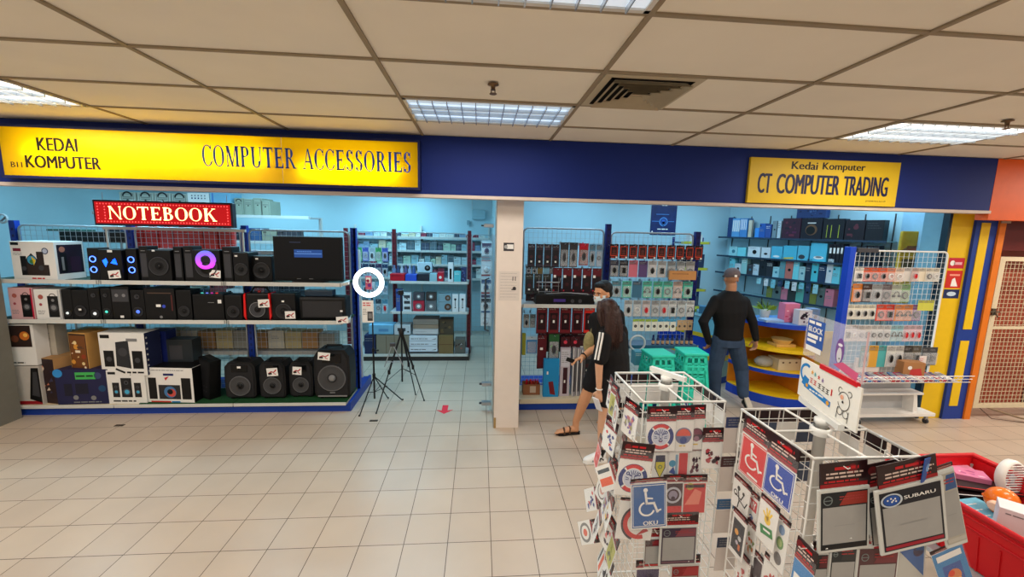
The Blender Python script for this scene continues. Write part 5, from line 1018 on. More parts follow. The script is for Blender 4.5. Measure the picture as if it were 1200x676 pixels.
# poster on the rear wall
p = at(761.5, 275, 7.59); q = at(794, 238.5, 7.59); a = MB(); w, h = q.x - p.x, q.z - p.z; a.box(0, w, 0, .004, 0, h, mat((26, 44, 96), .4, var=.3, scale=9))
F = Face(a, (0, 0, 0), (1, 0, 0), (0, 0, 1), (0, -1, 0)); PB_ = mat((70, 130, 200), .4); F.band(w * .5, h * .42, w * .12, w * .17, PB_); F.disc(w * .5, h * .42, w * .09, mat((50, 100, 190), .4)); F.poly([(w * .44, h * .42), (w * .56, h * .42), (w * .5, h * .24)], PB_); F.rect(w * .2, h * .64, w * .7, h * .66, PB_); F.rect(w * .05, h * .42, w * .32, h * .44, PB_); F.rect(w * .68, h * .42, w * .92, h * .44, PB_); F.up(); F.lines(w * .28, w * .75, h * .2, PAPER, 1, h * .03); F.lines(w * .4, w * .66, h * .95, PAPER, 1, h * .03); F.disc(w * .08, h * .1, w * .03, PAPER)
single(a, 'wall_poster', 'dark blue poster high on the rear wall of the right shop', 'poster', (p.x, 7.59, p.z))
# ---- teal plastic stools behind the window rack (seen through the doorway, in front of the counter)
STL = mat((48, 214, 188), .35, var=.03)
def stool(label, x, y, z0, rz, s=1.0, group='teal stools'):
    t = thing('plastic_stool', label, 'stool', (x, y, z0), rz, group)
    a = MB(); a.bbox(-.14 * s, .14 * s, -.14 * s, .14 * s, .40, .43, STL, .012)
    a.part('seat', t)
    for qx in (-1, 1):
        for qy in (-1, 1):
            a = MB(); p0 = Vector((qx * .125 * s, qy * .125 * s, .405)); p1 = Vector((qx * .165 * s, qy * .165 * s, .0)); e = .03
            a.prism([p0, p0 - Vector((qx * e * 1.3, 0, 0)), p1 - Vector((qx * e, 0, 0)), p1], (0, -qy * .008, 0), STL); a.prism([p0, p0 - Vector((0, qy * e * 1.3, 0)), p1 - Vector((0, qy * e, 0)), p1], (-qx * .008, 0, 0), STL); a.part('leg', t)
    for k in range(4):                                          # pierced side skirts
        a = MB(); Mx = Matrix.Rotation(k * PI / 2, 3, 'Z'); F = None
        def quad(x0, z0_, x1, z1_):
            pts = [Vector((x, -(.127 + (.405 - z) * .099) * s, z)) for x, z in ((x0, z0_), (x1, z0_), (x1, z1_), (x0, z1_))]; pts = [Mx @ p for p in pts]; a.prism(pts, Mx @ Vector((0, .006, 0)), STL)
        quad(-.12, .375, .12, .405); quad(-.12, .30, .12, .32); quad(-.12, .20, .12, .235)
        for x in (-.12, -.045, .02, .095): quad(x, .20, x + .025, .405)
        a.part('pierced_skirt', t)
    return t
sp = at(780, 425, 4.35)
for i, nm in enumerate(('lowest', 'second from the floor', 'third from the floor', 'topmost')):
    stool('teal plastic stool, %s, in the left nested stack by the window' % nm, 2.00, 4.30, .14 * i, R(4)); 
for i, nm in enumerate(('lowest', 'second from the floor', 'third from the floor', 'topmost')):
    stool('teal plastic stool, %s, in the right nested stack by the window' % nm, 2.42, 4.36, .14 * i, R(-3))
# the stock tucked beside the stools
a = MB(); a.ring((0, 0, 0), (0, 1, 0), .09, .012, mat((190, 200, 206), .4), 26, 8); p = at(747, 402, 4.6); single(a, 'hanging_cable_coil', 'round coil of pale cable hanging left of the teal stools', 'cable', p)
carton('light blue box left of the teal stools', (744, 412, 753, 428), 4.5, None, .12, C_(90, 170, 200), A_lines(WHITE, 2), name='hanging_carton')
# ================================================================ right shop: oblique wall with shelves
ws = thing('wall_shelves', 'long glass wall shelves with small products along the right shop wall', 'shelf', (0, 0, 0))
OFF = .30
def wseg(s0, s1, z, nm='shelf_board', mt=mat((150, 190, 200), .25)):
    a = MB(); A = WA + WD * s0; B = WA + WD * s1
    a.prism([A + Vector((0, 0, z - .012)), B + Vector((0, 0, z - .012)), B + WN * OFF + Vector((0, 0, z - .012)), A + WN * OFF + Vector((0, 0, z - .012))], (0, 0, .012), mt)
    a.prism([A + WN * OFF + Vector((0, 0, z - .022)), B + WN * OFF + Vector((0, 0, z - .022)), B + WN * (OFF + .008) + Vector((0, 0, z - .022)), A + WN * (OFF + .008) + Vector((0, 0, z - .022))], (0, 0, .03), mat((40, 60, 80), .4))
    return a.part(nm, ws)
LW = (WB - WA).length
WZ = [2.12, 1.78, 1.47, 1.12]
for z in WZ: wseg(.02, LW - .02, z)
for k in range(8):
    a = MB(); p = WA + WD * (.1 + k * .34); a.rod(p + WN * .01 + Vector((0, 0, .6)), p + WN * .01 + Vector((0, 0, 2.5)), .008, DGREY, 5); a.part('slotted_post', ws)
WRZ = math.atan2(WD.y, WD.x)                                  # boxes on it face along -n (towards the shop)
def wbox(label, s, z, w, h, d, c, art=None, off=.04, name='product_box', group=None, cat='box'):
    a = MB(); bg = C_(*c) if isinstance(c, tuple) else c
    a.bbox(-w / 2, w / 2, -d / 2, d / 2, 0, h, bg, .002)
    if art: F = front(a, w, h, d); F.k = 2; art(F, w, h)
    p = WA + WD * s + WN * (OFF - off - d / 2)
    return single(a, name, label, cat, (p.x, p.y, z + .001), WRZ, group)
def sofp(px, py): p = aw(px, py, .2); return (p - WA).dot(WD)
def wrow(z, zi, items):
    for label, x0, x1, y0, d, c, art in items:
        s0, s1 = sofp(x0, 300), sofp(x1, 300); zt = aw((x0 + x1) / 2, y0, .22).z
        wbox(label, (s0 + s1) / 2, z, max(.02, (s1 - s0) * .96), max(.03, zt - z), d, c, art)
cy = (90, 190, 205)
def dotart(c=BLACK): return lambda F, w, h: (F.disc(w * .55, h * .5, min(w, h) * .2, c), F.lines(w * .1, w * .8, h * .9, GREY, 1, h * .04))
wrow(WZ[0], 0, [
 ('navy box at the far left of the top wall shelf', 852, 857, 255, .1, (36, 60, 110), None),
 ('white and blue bottle-print box on the top wall shelf', 857, 866, 256, .15, (90, 150, 200), lambda F, w, h: [F.rect(w * (.08 + .2 * i), h * .3, w * (.2 + .2 * i), h * .9, WHITE) for i in range(5)]),
 ('blue striped box second on the top wall shelf', 866, 875, 256, .15, (70, 130, 190), lambda F, w, h: [F.rect(w * (.1 + .22 * i), h * .4, w * (.2 + .22 * i), h * .95, WHITE) for i in range(4)]),
 ('pale card leaning on the top wall shelf', 876, 880, 258, .05, (200, 190, 170), None),
 ('small bright blue box on the top wall shelf', 884, 889, 267, .1, (60, 140, 220), None),
 ('blue box with a pale lid on the top wall shelf', 889, 896, 262, .12, (40, 90, 170), A_plain_tag),
 ('deep blue box beside the silver bottle box', 896, 903, 263, .12, (50, 80, 150), A_lines(WHITE, 2)),
 ('grey box with a bottle print on the top wall shelf', 904, 909, 259, .1, (120, 140, 150), dotart()),
 ('white-topped slim box on the top wall shelf', 910, 914, 259, .1, (190, 205, 212), A_lines(DGREY, 3)),
 ('dark maroon keyboard box on the top wall shelf', 915, 937, 256, .14, (66, 30, 52), A_photo([(60, 26, 46), (110, 40, 60), (30, 24, 40), (90, 30, 70)], 3, n=8)),
 ('black keyboard box with an orange-brown crescent print on the top wall shelf', 937, 962, 256, .14, (26, 24, 36), lambda F, w, h: (F.disc(w * .5, h * .45, h * .26, mat((110, 76, 50), .4)), F.up(), F.disc(w * .47, h * .42, h * .2, BLACK), F.rect(w * .3, h * .75, w * .7, h * .8, PAPER))),  # printed brown disc partly covered by a black one
 ('black box with green stripes on the top wall shelf', 962, 988, 256.5, .14, (22, 22, 30), lambda F, w, h: [F.rect(w * q, h * .1, w * (q + .03), h * .7, C_(170, 180, 50)) for q in (.2, .4, .75)]),
 ('dark box with dull red print on the top wall shelf', 988, 1012, 258, .14, (34, 22, 30), A_photo([(26, 20, 28), (90, 40, 50), (60, 30, 40)], 5, n=6)),  # printed patches in dull reds
 ('longest black box at the right end of the top wall shelf', 1012, 1034, 258, .14, (24, 24, 30), A_lines(DGREY, 3))])
p = aw(949, 256, .3); wbox('dark blue box standing on top of the keyboard boxes', sofp(947, 300), aw(947, 256, .22).z + .004, .42, .17, .1, (44, 66, 120), A_photo([(40, 60, 110), (70, 100, 150), (30, 40, 80)], 6, n=10))
wrow(WZ[1], 1, [
 ('pale cyan router box at the left of the second wall shelf', 856, 866, 289, .16, (150, 205, 212), dotart(C_(60, 120, 140))), ('cyan box beside the pale router box', 866, 876, 290, .16, (120, 205, 215), None),
 ('white box with a dark product print on the second wall shelf', 878, 893, 289, .16, (206, 214, 218), dotart()), ('second white box with a dark oval print', 894, 905, 290, .16, (200, 208, 214), lambda F, w, h: F.disc(w * .5, h * .4, w * .2, BLACK, ry=h * .1)),
 ('sky blue router box left of the yellow-marked one', 905.5, 919, 288.5, .16, (80, 175, 205), lambda F, w, h: F.disc(w * .5, h * .2, w * .3, WHITE, ry=h * .08)), ('blue router box with a yellow stripe', 919.5, 936, 288, .16, (76, 178, 206), lambda F, w, h: F.poly([(w * .1, h * .05), (w * .8, h * .08), (w * .8, h * .2), (w * .1, h * .14)], C_(220, 190, 60))),
 ('blue router box with a dark round router print', 936.5, 950, 288, .16, (90, 180, 205), lambda F, w, h: F.disc(w * .4, h * .25, w * .3, DGREY, ry=h * .15)), ('largest cyan box on the second wall shelf', 951, 971, 285, .18, (84, 186, 214), lambda F, w, h: (F.disc(w * .55, h * .22, w * .32, WHITE, ry=h * .09), F.up(), F.disc(w * .55, h * .25, w * .2, GREY, ry=h * .05)))] +
 [('upright black software-like case, %s from the left beside the cyan box' % ORD[i], 973 + i * 4.4, 977 + i * 4.4, 286, .16, (26, 26, 34), lambda F, w, h: F.rect(w * .2, h * .5, w * .8, h * .8, PAPER)) for i in range(4)] +
 [('black upright case right of the blue post, %s from the left' % ORD[i], 1004 + i * 7, 1010 + i * 7, 288, .16, (40, 46, 56), A_lines(GREY, 2)) for i in range(4)])
g = random.Random(31); it = []
cols = [(40, 44, 52), (60, 60, 66), (110, 200, 215), (80, 190, 205), (120, 210, 220), (150, 200, 210), (190, 205, 214), (200, 215, 222), (40, 60, 90), (160, 200, 205), (90, 150, 160), (30, 36, 44), (150, 200, 200), (210, 216, 220), (36, 50, 70), (190, 110, 100)]
x = 858; i = 0
while x < 985 and i < 18:
    w = g.uniform(6.5, 9.5); c = cols[(i * 5 + 2) % 16]; it.append(('small product box, %s from the left on the third wall shelf' % ORD[i], x, x + w, g.uniform(301, 313), .12, c, [A_plain_tag, dotart(), A_lines(WHITE, 2), dotart(C_(60, 120, 140))][i % 4])); x += w; i += 1
wrow(WZ[2], 2, it)
it = []; x = 905; i = 0
while x < 985 and i < 12:
    w = g.uniform(7, 11); it.append(('goods box, %s from the left on the lowest wall shelf' % ORD[i], x, x + w, g.uniform(326, 340), .14, [(120, 130, 60), (90, 110, 110), (200, 120, 140), (50, 60, 60), (90, 170, 160), (60, 80, 110)][i % 6], [A_plain_tag, dotart()][i % 2])); x += w; i += 1
wrow(WZ[3], 3, it)
# hanging small packs under the third shelf
for i in range(9):
    s = sofp(897 + i * 8.5, 300); p = WA + WD * s + WN * (OFF + .012); c = [(150, 205, 215), (210, 216, 220), (120, 190, 205), (40, 60, 90)][i % 4]
    pack('little pack hanging from the edge of the third wall shelf, %s from the left' % ORD[i], 'pack', p.x, p.y, WZ[2] - .035, .07, .10 + .02 * (i % 3), A_plain_tag, None, C_(*c), False, 'little packs on the shelf edge', rz=WRZ)
# yellow slotted shelf beside the window rack, rear left of the man
ys = thing('corner_shelf', 'small yellow-edged shelf standing at the rear right of the window rack', 'shelf', (0, 0, 0))
for z in (2.02, 1.573, 1.203, .90): shelf_board(3.43, 3.94, 6.8, 7.1, z, ys, mat((60, 80, 100), .5), mat((190, 190, 60), .5))
for x in (3.41, 3.94): a = MB(); a.box(x, x + .03, 7.06, 7.1, 0, 2.1, mat((30, 50, 110), .4)); a.part('post', ys)
for i, (z, h, c, w, x) in enumerate(((2.021, .13, (200, 205, 206), .22, 3.72), (1.574, .32, (26, 30, 40), .19, 3.57), (1.574, .24, (40, 60, 90), .17, 3.81), (1.204, .22, (40, 50, 70), .32, 3.68), (.901, .17, (60, 80, 100), .32, 3.68))):
    carton(['white round-lidded tub on top of the yellow-edged shelf', 'black tall pack with a white tag on the yellow-edged shelf', 'blue pack on the yellow-edged shelf', 'dark box in the middle of the yellow-edged shelf', 'slate box low on the yellow-edged shelf'][i], ('w', x, z, w, h), 6.85, z, .16, C_(*c), A_plain_tag)
# ---- glass showcase counter behind the man
def counter():
    A, B = Vector((3.40, 5.42, 0)), Vector((2.93, 6.36, 0)); d = (B - A).normalized(); n = Vector((-d.y, d.x, 0)); n = n if n.y < 0 or n.x < 0 else -n
    L = (B - A).length; t = thing('showcase_counter', 'low glass showcase counter with blue and yellow bands behind the man in black', 'counter', (0, 0, 0)); bk = -n * .45
    for nm, z0, z1, c, e in (('plinth', 0, .10, (26, 60, 160), .0), ('front_panel', .10, .34, (150, 185, 190), .0), ('band', .34, .42, (216, 186, 40), .004), ('band', .42, .66, (20, 60, 170), .0), ('band', .66, .72, (216, 186, 40), .004), ('glass_case', .72, .95, (120, 190, 210), .0)):
        a = MB(); v = Vector((0, 0, z0)); a.prism([A + v + n * e, B + v + n * e, B + bk + v, A + bk + v], (0, 0, z1 - z0), C_(*c, .2)); a.part(nm, t)
    a = MB(); v = Vector((0, 0, .95)); a.prism([A + v + n * .01, B + v + n * .01, B + bk + v, A + bk + v], (0, 0, .02), mat((110, 150, 160), .1, var=0)); a.part('glass_top', t)
    for i in range(6):
        p = A.lerp(B, .12 + .15 * i) + bk * .5 + Vector((0, 0, .971)); a = MB(); c = [(40, 50, 60), (190, 200, 206), (60, 110, 140), (150, 160, 60), (200, 206, 210), (50, 56, 70)][i]
        a.bbox(-.07, .07, -.05, .05, 0, .05 + .03 * (i % 3), C_(*c), .004); F = front(a, .14, .05, .1); F.rect(.02, .01, .08, .03, GREY); single(a, 'counter_box', 'small box on the glass counter, %s from the front' % ORD[i], 'box', p, R(60), 'small boxes on the glass counter')
counter()
# ---- quarter-round yellow and blue shelf unit
def quarter():
    c0 = Vector((4.15, 5.28, 0)); t = thing('rounded_shelf_unit', 'yellow quarter-round shelf unit with blue shelf edges beside the man', 'shelf unit', c0)
    YO = mat((222, 140, 30), .45, var=.05); YB = mat((240, 200, 30), .4); BE = mat((30, 70, 190), .4); r = .66
    def qd(rad, z0, z1, mt, nm, a0=180, a1=270, inner=0):
        a = MB(); n = 8; pts = [Vector((rad * cos(R(a0 + (a1 - a0) * i / n)), rad * sin(R(a0 + (a1 - a0) * i / n)), z0)) for i in range(n + 1)] + [Vector((0, 0, z0))]
        a.prism(pts, (0, 0, z1 - z0), mt); return a.part(nm, t)
    def edge(rad, z0, z1, mt, o):
        a = MB(); n = 8; P = [R(180 + 90 * i / n) for i in range(n + 1)]
        for i in range(n): a.prism([Vector((q * cos(t_), q * sin(t_), z0)) for q, t_ in ((rad, P[i]), (rad, P[i + 1]), (rad + .012, P[i + 1]), (rad + .012, P[i]))], (0, 0, z1 - z0), mt)
        o2 = a.part('edge_band', o); return o2
    for z0, z1, top, ed, nm in ((0, .13, YB, BE, 'base'), (.42, .45, YB, BE, 'shelf_board'), (.72, .75, YB, YB, 'shelf_board'), (1.03, 1.07, mat((90, 140, 200), .4), BE, 'top')):
        o = qd(r, z0, z1, top, nm); edge(r, z0 - (.0 if z0 == 0 else .015), z1 - (.012 if z0 == 0 else 0), ed, o)
    a = MB(); a.box(-r, 0, 0, .02, .13, 1.03, YO); a.part('back_panel', t); a = MB(); a.box(0, .02, -r, .02, 0, 1.06, YO); a.part('side_panel', t, 'orange-yellow side panel')
    a = MB(); a.box(.02, .36, -r + .02, -r + .05, 0, 1.0, mat((214, 176, 70), .5)); a.box(.02, .36, -r + .019, -r + .02, .43, .46, BROWN); a.part('end_cabinet', t, 'yellow end cabinet face')
    # goods on it
    def bx(label, x, y, z, w, d, h, c, art=None, name='product_box', rz=0): 
        a = MB(); a.bbox(-w / 2, w / 2, -d / 2, d / 2, 0, h, C_(*c), .003)
        if art: F = front(a, w, h, d); F.k = 2; art(F, w, h)
        single(a, name, label, 'box', (c0.x + x, c0.y + y, z), rz)
    bx('white carton with brown oval prints on the rounded unit middle shelf', -.17, -.40, .451, .30, .2, .15, (206, 190, 160), lambda F, w, h: [F.disc(w * q, h * .7, w * .05, BROWN, 10, h * .07) for q in (.2, .5, .8)])
    a = MB(); a.ball((0, 0, .07), .12, mat((186, 184, 176), .25, var=.1, scale=60, bump=1, alpha=.8), 14, (1.1, .8, .62)); single(a, 'plastic_bag', 'crumpled clear plastic bag beside the white carton on the rounded unit', 'bag', (c0.x - .38, c0.y - .32, .447))
    bx('cream round-cornered tray on the rounded unit upper shelf', -.22, -.38, .751, .26, .18, .035, (226, 180, 100), None, 'product_tray')
    a = MB(); a.lathe([(.09, 0), (.12, .05), (.125, .055), (.115, .055), (.09, .01)], (0, 0, 0), (0, 0, 1), C_(230, 190, 120), 20); single(a, 'round_dish', 'shallow tan dish on the tray of the rounded unit', 'dish', (c0.x - .22, c0.y - .38, .787))
    bx('black and white printed bag box at the front of the rounded unit top', -.12, -.55, 1.071, .17, .10, .19, (206, 200, 206), A_photo([(210, 206, 210), (50, 30, 44), (90, 60, 80), (30, 26, 36)], 13, n=10))
    bx('light blue printed box at the right front of the rounded unit top', .03, -.52, 1.071, .12, .10, .2, (130, 160, 200), dotart(C_(90, 90, 110)))
    bx('pink box behind the printed bag box on the rounded unit top', -.17, -.38, 1.071, .2, .12, .24, (214, 120, 150), A_photo([(214, 120, 150), (240, 200, 210), (190, 60, 100)], 14, n=6))
    bx('flat blue and white pack lying at the left of the rounded unit top', -.40, -.38, 1.071, .24, .16, .03, (150, 180, 214), A_lines(WHITE, 1))
    a = MB(); a.lathe([(.05, 0), (.065, .10), (.06, .11)], (0, 0, 0), (0, 0, 1), C_(200, 206, 200), 14)
    o = single(a, 'potted_plant', 'small leafy plant in a pale pot on the rounded unit top', 'plant', (c0.x - .33, c0.y - .16, 1.071)); b = MB(); gg = random.Random(2); LF = mat((120, 150, 40), .5, var=.2)
    for k in range(46):
        th, ph = gg.uniform(0, 2 * PI), gg.uniform(.2, 1.3); L = gg.uniform(.08, .17); d = Vector((cos(th) * cos(ph), sin(th) * cos(ph), sin(ph))); p0 = Vector((0, 0, .1)); s_ = d.orthogonal().normalized() * .018; m_ = p0 + d * L * .7
        b.poly([p0 + d * .03, m_ + s_, p0 + d * L, m_ - s_], LF)
    b.part('foliage', o)
quarter()
# ---- wheeled display rack of hanging packs in front of the right end
def wheeled():
    Y = 4.32; x0, x1 = 4.13, 5.33; t = thing('wheeled_rack', 'white wheeled wire rack hung with packs, blue post on its left', 'display rack', ((x0 + x1) / 2, 4.18, 0)); c = t.location
    a = MB(); a.bbox(x0 - c.x + .25, x1 - c.x + .03, -.02, .22, .10, .14, WHITE, .006); a.part('base_board', t)
    a = MB(); a.bbox(x0 - c.x + .2, x1 - c.x - .14, .0, .22, .36, .385, WHITE, .004); a.prism([(x1 - c.x - .22, .02, .14), (x1 - c.x - .16, .02, .14), (x1 - c.x - .20, .02, .36), (x1 - c.x - .24, .02, .36)], (0, .18, 0), WHITE); a.part('lower_shelf', t)
    a = MB(); a.box(x0 - c.x, x1 - c.x - .15, .15, .17, .14, .7, LGREY); a.part('rear_panel', t)
    for sx in (x0 - c.x + .3, x1 - c.x - .04):
        for sy in (.02, .19): a = MB(); a.lathe([(.03, 0), (.03, .022)], (sx - .011, sy, .031), (1, 0, 0), DGREY, 14); a.box(sx - .016, sx + .016, sy - .012, sy + .012, .05, .10, SILV); a.part('caster', t)
    a = MB(); a.bbox(x0 - .05 - c.x, x0 + .02 - c.x, .06, .14, .0, 2.06, mat((24, 66, 190), .35), .006); a.part('post', t, 'bright blue post')
    wire_panel(x0 + .05 - c.x, x1 - .02 - c.x, .5, 2.02, .10, t, WWIRE, .06, .010, .05, .002)
    a = MB(); a.bbox(x0 - c.x + .05, x0 - c.x + .3, .07, .13, 2.0, 2.05, DGREY, .005); a.part('header_clip', t)
    # wire tray of small packs
    a = MB()
    for k in range(22): a.rod((x0 + .02 + k * .056 - c.x, -.22, .60), (x0 + .02 + k * .056 - c.x, .10, .60), .0025, WWIRE, 4); a.rod((x0 + .02 + k * .056 - c.x, -.22, .60), (x0 + .02 + k * .056 - c.x, -.25, .68), .0025, WWIRE, 4)
    for z, y in ((.60, -.22), (.64, -.235), (.68, -.25)): a.rod((x0 - c.x, y, z), (x1 + .12 - c.x, y, z), .005, WWIRE, 5)
    a.part('wire_tray', t)
    YF = 4.24
    rw = lambda n, a0, a1, yt, yb, mk, nm, gp, **k: row(n, a0, a1, yt, yb, YF, mk, nm, gp, gap=1.04, **k)
    OR = (222, 90, 50)
    rw(6, 1002, 1058, 314, 330, mixed([((232, 224, 214), 'p', 'white and orange cable pack'), (OR, 'm', 'orange pack with a dark product'), (OR, 'c', 'orange cable pack'), (OR, 'm', 'orange mouse pack'), ((226, 140, 110), 'w', 'orange and white charger pack'), ((228, 200, 180), 'w', 'pale charger pack')]), 'the orange top row', 'packs in the orange row')
    rw(5, 1059, 1101, 314, 330, mixed([((210, 206, 200), 'n', 'pale grey pack'), ((206, 180, 170), 'r', 'pack with a reddish product'), ((222, 212, 190), 'n', 'cream pack'), ((222, 214, 196), 'c', 'cream cable pack'), ((216, 208, 190), 'w', 'cream charger pack')]), 'the cream top row', 'packs in the cream row')
    rw(6, 999, 1066, 333, 354, mixed([((224, 130, 40), 'm', 'orange and yellow pack'), ((70, 44, 36), 'p', 'dark brown pack'), ((150, 154, 156), 'm', 'silver grey pack'), ((110, 96, 100), 'c', 'charcoal striped pack'), ((170, 180, 160), 'h', 'pale green pack'), ((120, 160, 110), 'c', 'green edged pack')]), 'the second row of the wheeled rack', 'packs in the second row of the wheeled rack')
    rw(4, 992, 1026, 357, 374, mixed([((226, 220, 200), 'm', 'cream cable pack')] * 4), 'the cream start of the third row', 'cream packs in the third row')
    rw(5, 1027, 1079, 357, 376, mixed([((222, 70, 44), 'c', 'red pack'), ((214, 60, 40), 'p', 'red plug pack'), ((214, 130, 70), 'h', 'orange striped pack'), ((200, 120, 60), 'h', 'tan striped pack'), ((120, 70, 130), 'c', 'purple striped pack')]), 'the red part of the third row', 'red packs in the third row')
    rw(3, 1076, 1094, 352, 364, mixed([((200, 200, 80), 'n', 'yellow-green tag pack')] * 3), 'the little group beside the red packs', 'yellow-green packs')
    rw(12, 990, 1080, 381, 400, mixed([((214, 208, 204), 'p', 'pale plug pack'), ((208, 200, 200), 'w', 'pale cable pack'), ((204, 198, 196), 'c', 'pale grey cable pack'), ((210, 204, 200), 'p', 'white plug pack')] * 1 + [((206, 206, 206), 'c', 'grey cable pack')] * 3 + [((150, 196, 206), 'h', 'light blue pack')] * 2 + [((210, 180, 190), 'r', 'pink product pack')] * 3), 'the pale fourth row', 'pale packs in the fourth row')
    rw(7, 1008, 1078, 405, 430, mixed([((60, 130, 130), 'm', 'teal pack'), ((214, 160, 60), 'n', 'yellow plush-like pack'), ((80, 170, 170), 'n', 'turquoise card pack'), ((206, 206, 200), 'm', 'white sock-like pack'), ((200, 200, 196), 'm', 'second white sock-like pack'), ((60, 56, 50), 'c', 'black cable pack'), ((90, 84, 70), 'p', 'dark olive pack')]), 'the fifth row of the wheeled rack', 'packs in the fifth row of the wheeled rack')
    rw(2, 1080, 1098, 407, 428, mixed([((70, 72, 76), 'c', 'charcoal cable pack')] * 2), 'the right end of the fifth row', 'charcoal packs')
    gg = random.Random(17)
    for i in range(17):
        x = x0 + .06 + i * .068; a = MB(); cl = [(150, 40, 70), (60, 120, 180), (190, 60, 90), (60, 60, 130), (200, 200, 206), (180, 30, 40)][i % 6]
        a.bbox(-.028, .028, -.10, .10, 0, .012, C_(*cl), .002); F = Face(a, (-.028, -.10, .012), (1, 0, 0), (0, 1, 0), (0, 0, 1)); F.rect(.006, .02, .05, .09, PAPER); F.up(); F.disc(.028, .06, .015, C_(*cl)); F.rect(.006, .12, .05, .18, GREY)
        single(a, 'flat_pack', 'small %s pack lying in the wire tray, %s from the left' % (['crimson', 'blue', 'rose', 'indigo', 'white', 'red'][i % 6], ORD[i]), 'pack', (x, 4.07, .617), rot=(R(9), 0, gg.uniform(-.3, .3)), group='packs in the wire tray')
    carton('white card standing at the back of the wire tray', ('w', 4.50, .62, .30, .17), 4.25, .62, .02, C_(214, 204, 200), A_lines(GREY, 2), name='hanging_card')
    carton('open kraft carton with a red packet at the right of the wire tray', ('w', 4.93, .618, .22, .16), 4.10, .62, .12, mat((170, 120, 76), .8), lambda F, w, h: (F.poly([(w * .3, h * .1), (w * .9, h * .1), (w * .8, h * .6), (w * .35, h * .5)], C_(190, 60, 60)), F.disc(w * .3, h * .6, w * .1, PAPER)), rz=R(-12))
    carton('white sign card right of the kraft carton in the tray', ('w', 5.13, .618, .13, .20), 4.22, .62, .01, C_(226, 214, 210), A_lines(RED, 2), name='hanging_card')
wheeled()
# yellow bag pack and its grid on the wall behind
a = MB(); p = aw(1075, 320, .04); w, h = .36, .95
pv = MB(); pv.bbox(-w / 2, w / 2, -.03, .03, -h, 0, mat((196, 160, 50), .35, var=.25, scale=8), .02); F = Face(pv, (-w / 2, -.031, -h), (1, 0, 0), (0, 0, 1), (0, -1, 0)); F.band(w * .5, h * .72, w * .3, w * .44, mat((150, 110, 80), .4), 0, 180, ky=.5); F.rect(w * .2, h * .72, w * .75, h * .80, mat((170, 90, 70), .4)); F.up(); F.rect(w * .1, h * .5, w * .9, h * .62, mat((90, 80, 60), .4))
q = at(1076, 271, 4.95); single(pv, 'hanging_bag', 'yellow packaged bag hanging on the wall behind the wheeled rack', 'bag', (q.x, q.y, q.z), R(-20))
# stickers on the yellow pillar
for (px, y0, y1, c, lb, art) in ((1116, 302, 314.5, (190, 30, 50), 'red sticker with white marks, upper on the yellow pillar', lambda F, w, h: (F.disc(w * .25, h * .5, h * .25, PAPER), F.rect(w * .35, h * .35, w * .85, h * .6, C_(230, 170, 180)))),
                              (1115, 317, 337.5, (200, 40, 30), 'red sticker with a white figure, middle on the yellow pillar', lambda F, w, h: (F.poly([(w * .35, h * .1), (w * .8, h * .1), (w * .55, h * .6), (w * .4, h * .5)], PAPER), F.rect(w * .2, h * .7, w * .85, h * .8, C_(240, 150, 130)))),
                              (1113, 339, 349.5, (26, 40, 90), 'dark blue sticker with pale marks, lowest on the yellow pillar', lambda F, w, h: F.disc(w * .5, h * .5, w * .3, C_(190, 210, 230), 12, h * .25))):
    zt, zb = at(px, y0, 4.33).z, at(px, y1, 4.33).z; w = .20; a = MB(); a.box(-w / 2, w / 2, -.001, 0, zb, zt, C_(*c)); F = Face(a, (-w / 2, -.001, zb), (1, 0, 0), (0, 0, 1), (0, -1, 0)); F.up(); art(F, w, zt - zb)
    single(a, 'pillar_sticker', lb, 'sticker', (5.50, 4.3295, 0))
# a white plastic post sheet on the far left jamb
a = MB(); p = at(3, 256, 5.4); a.ring((0, 0, 0), (0, 1, 0), .05, .012, LGREY, 18, 6); a.rod((-.03, 0, -.04), (.05, 0, .03), .01, GREY); single(a, 'hanging_fan_part', 'grey round bracket on the left shop wall at the picture edge', 'bracket', p)
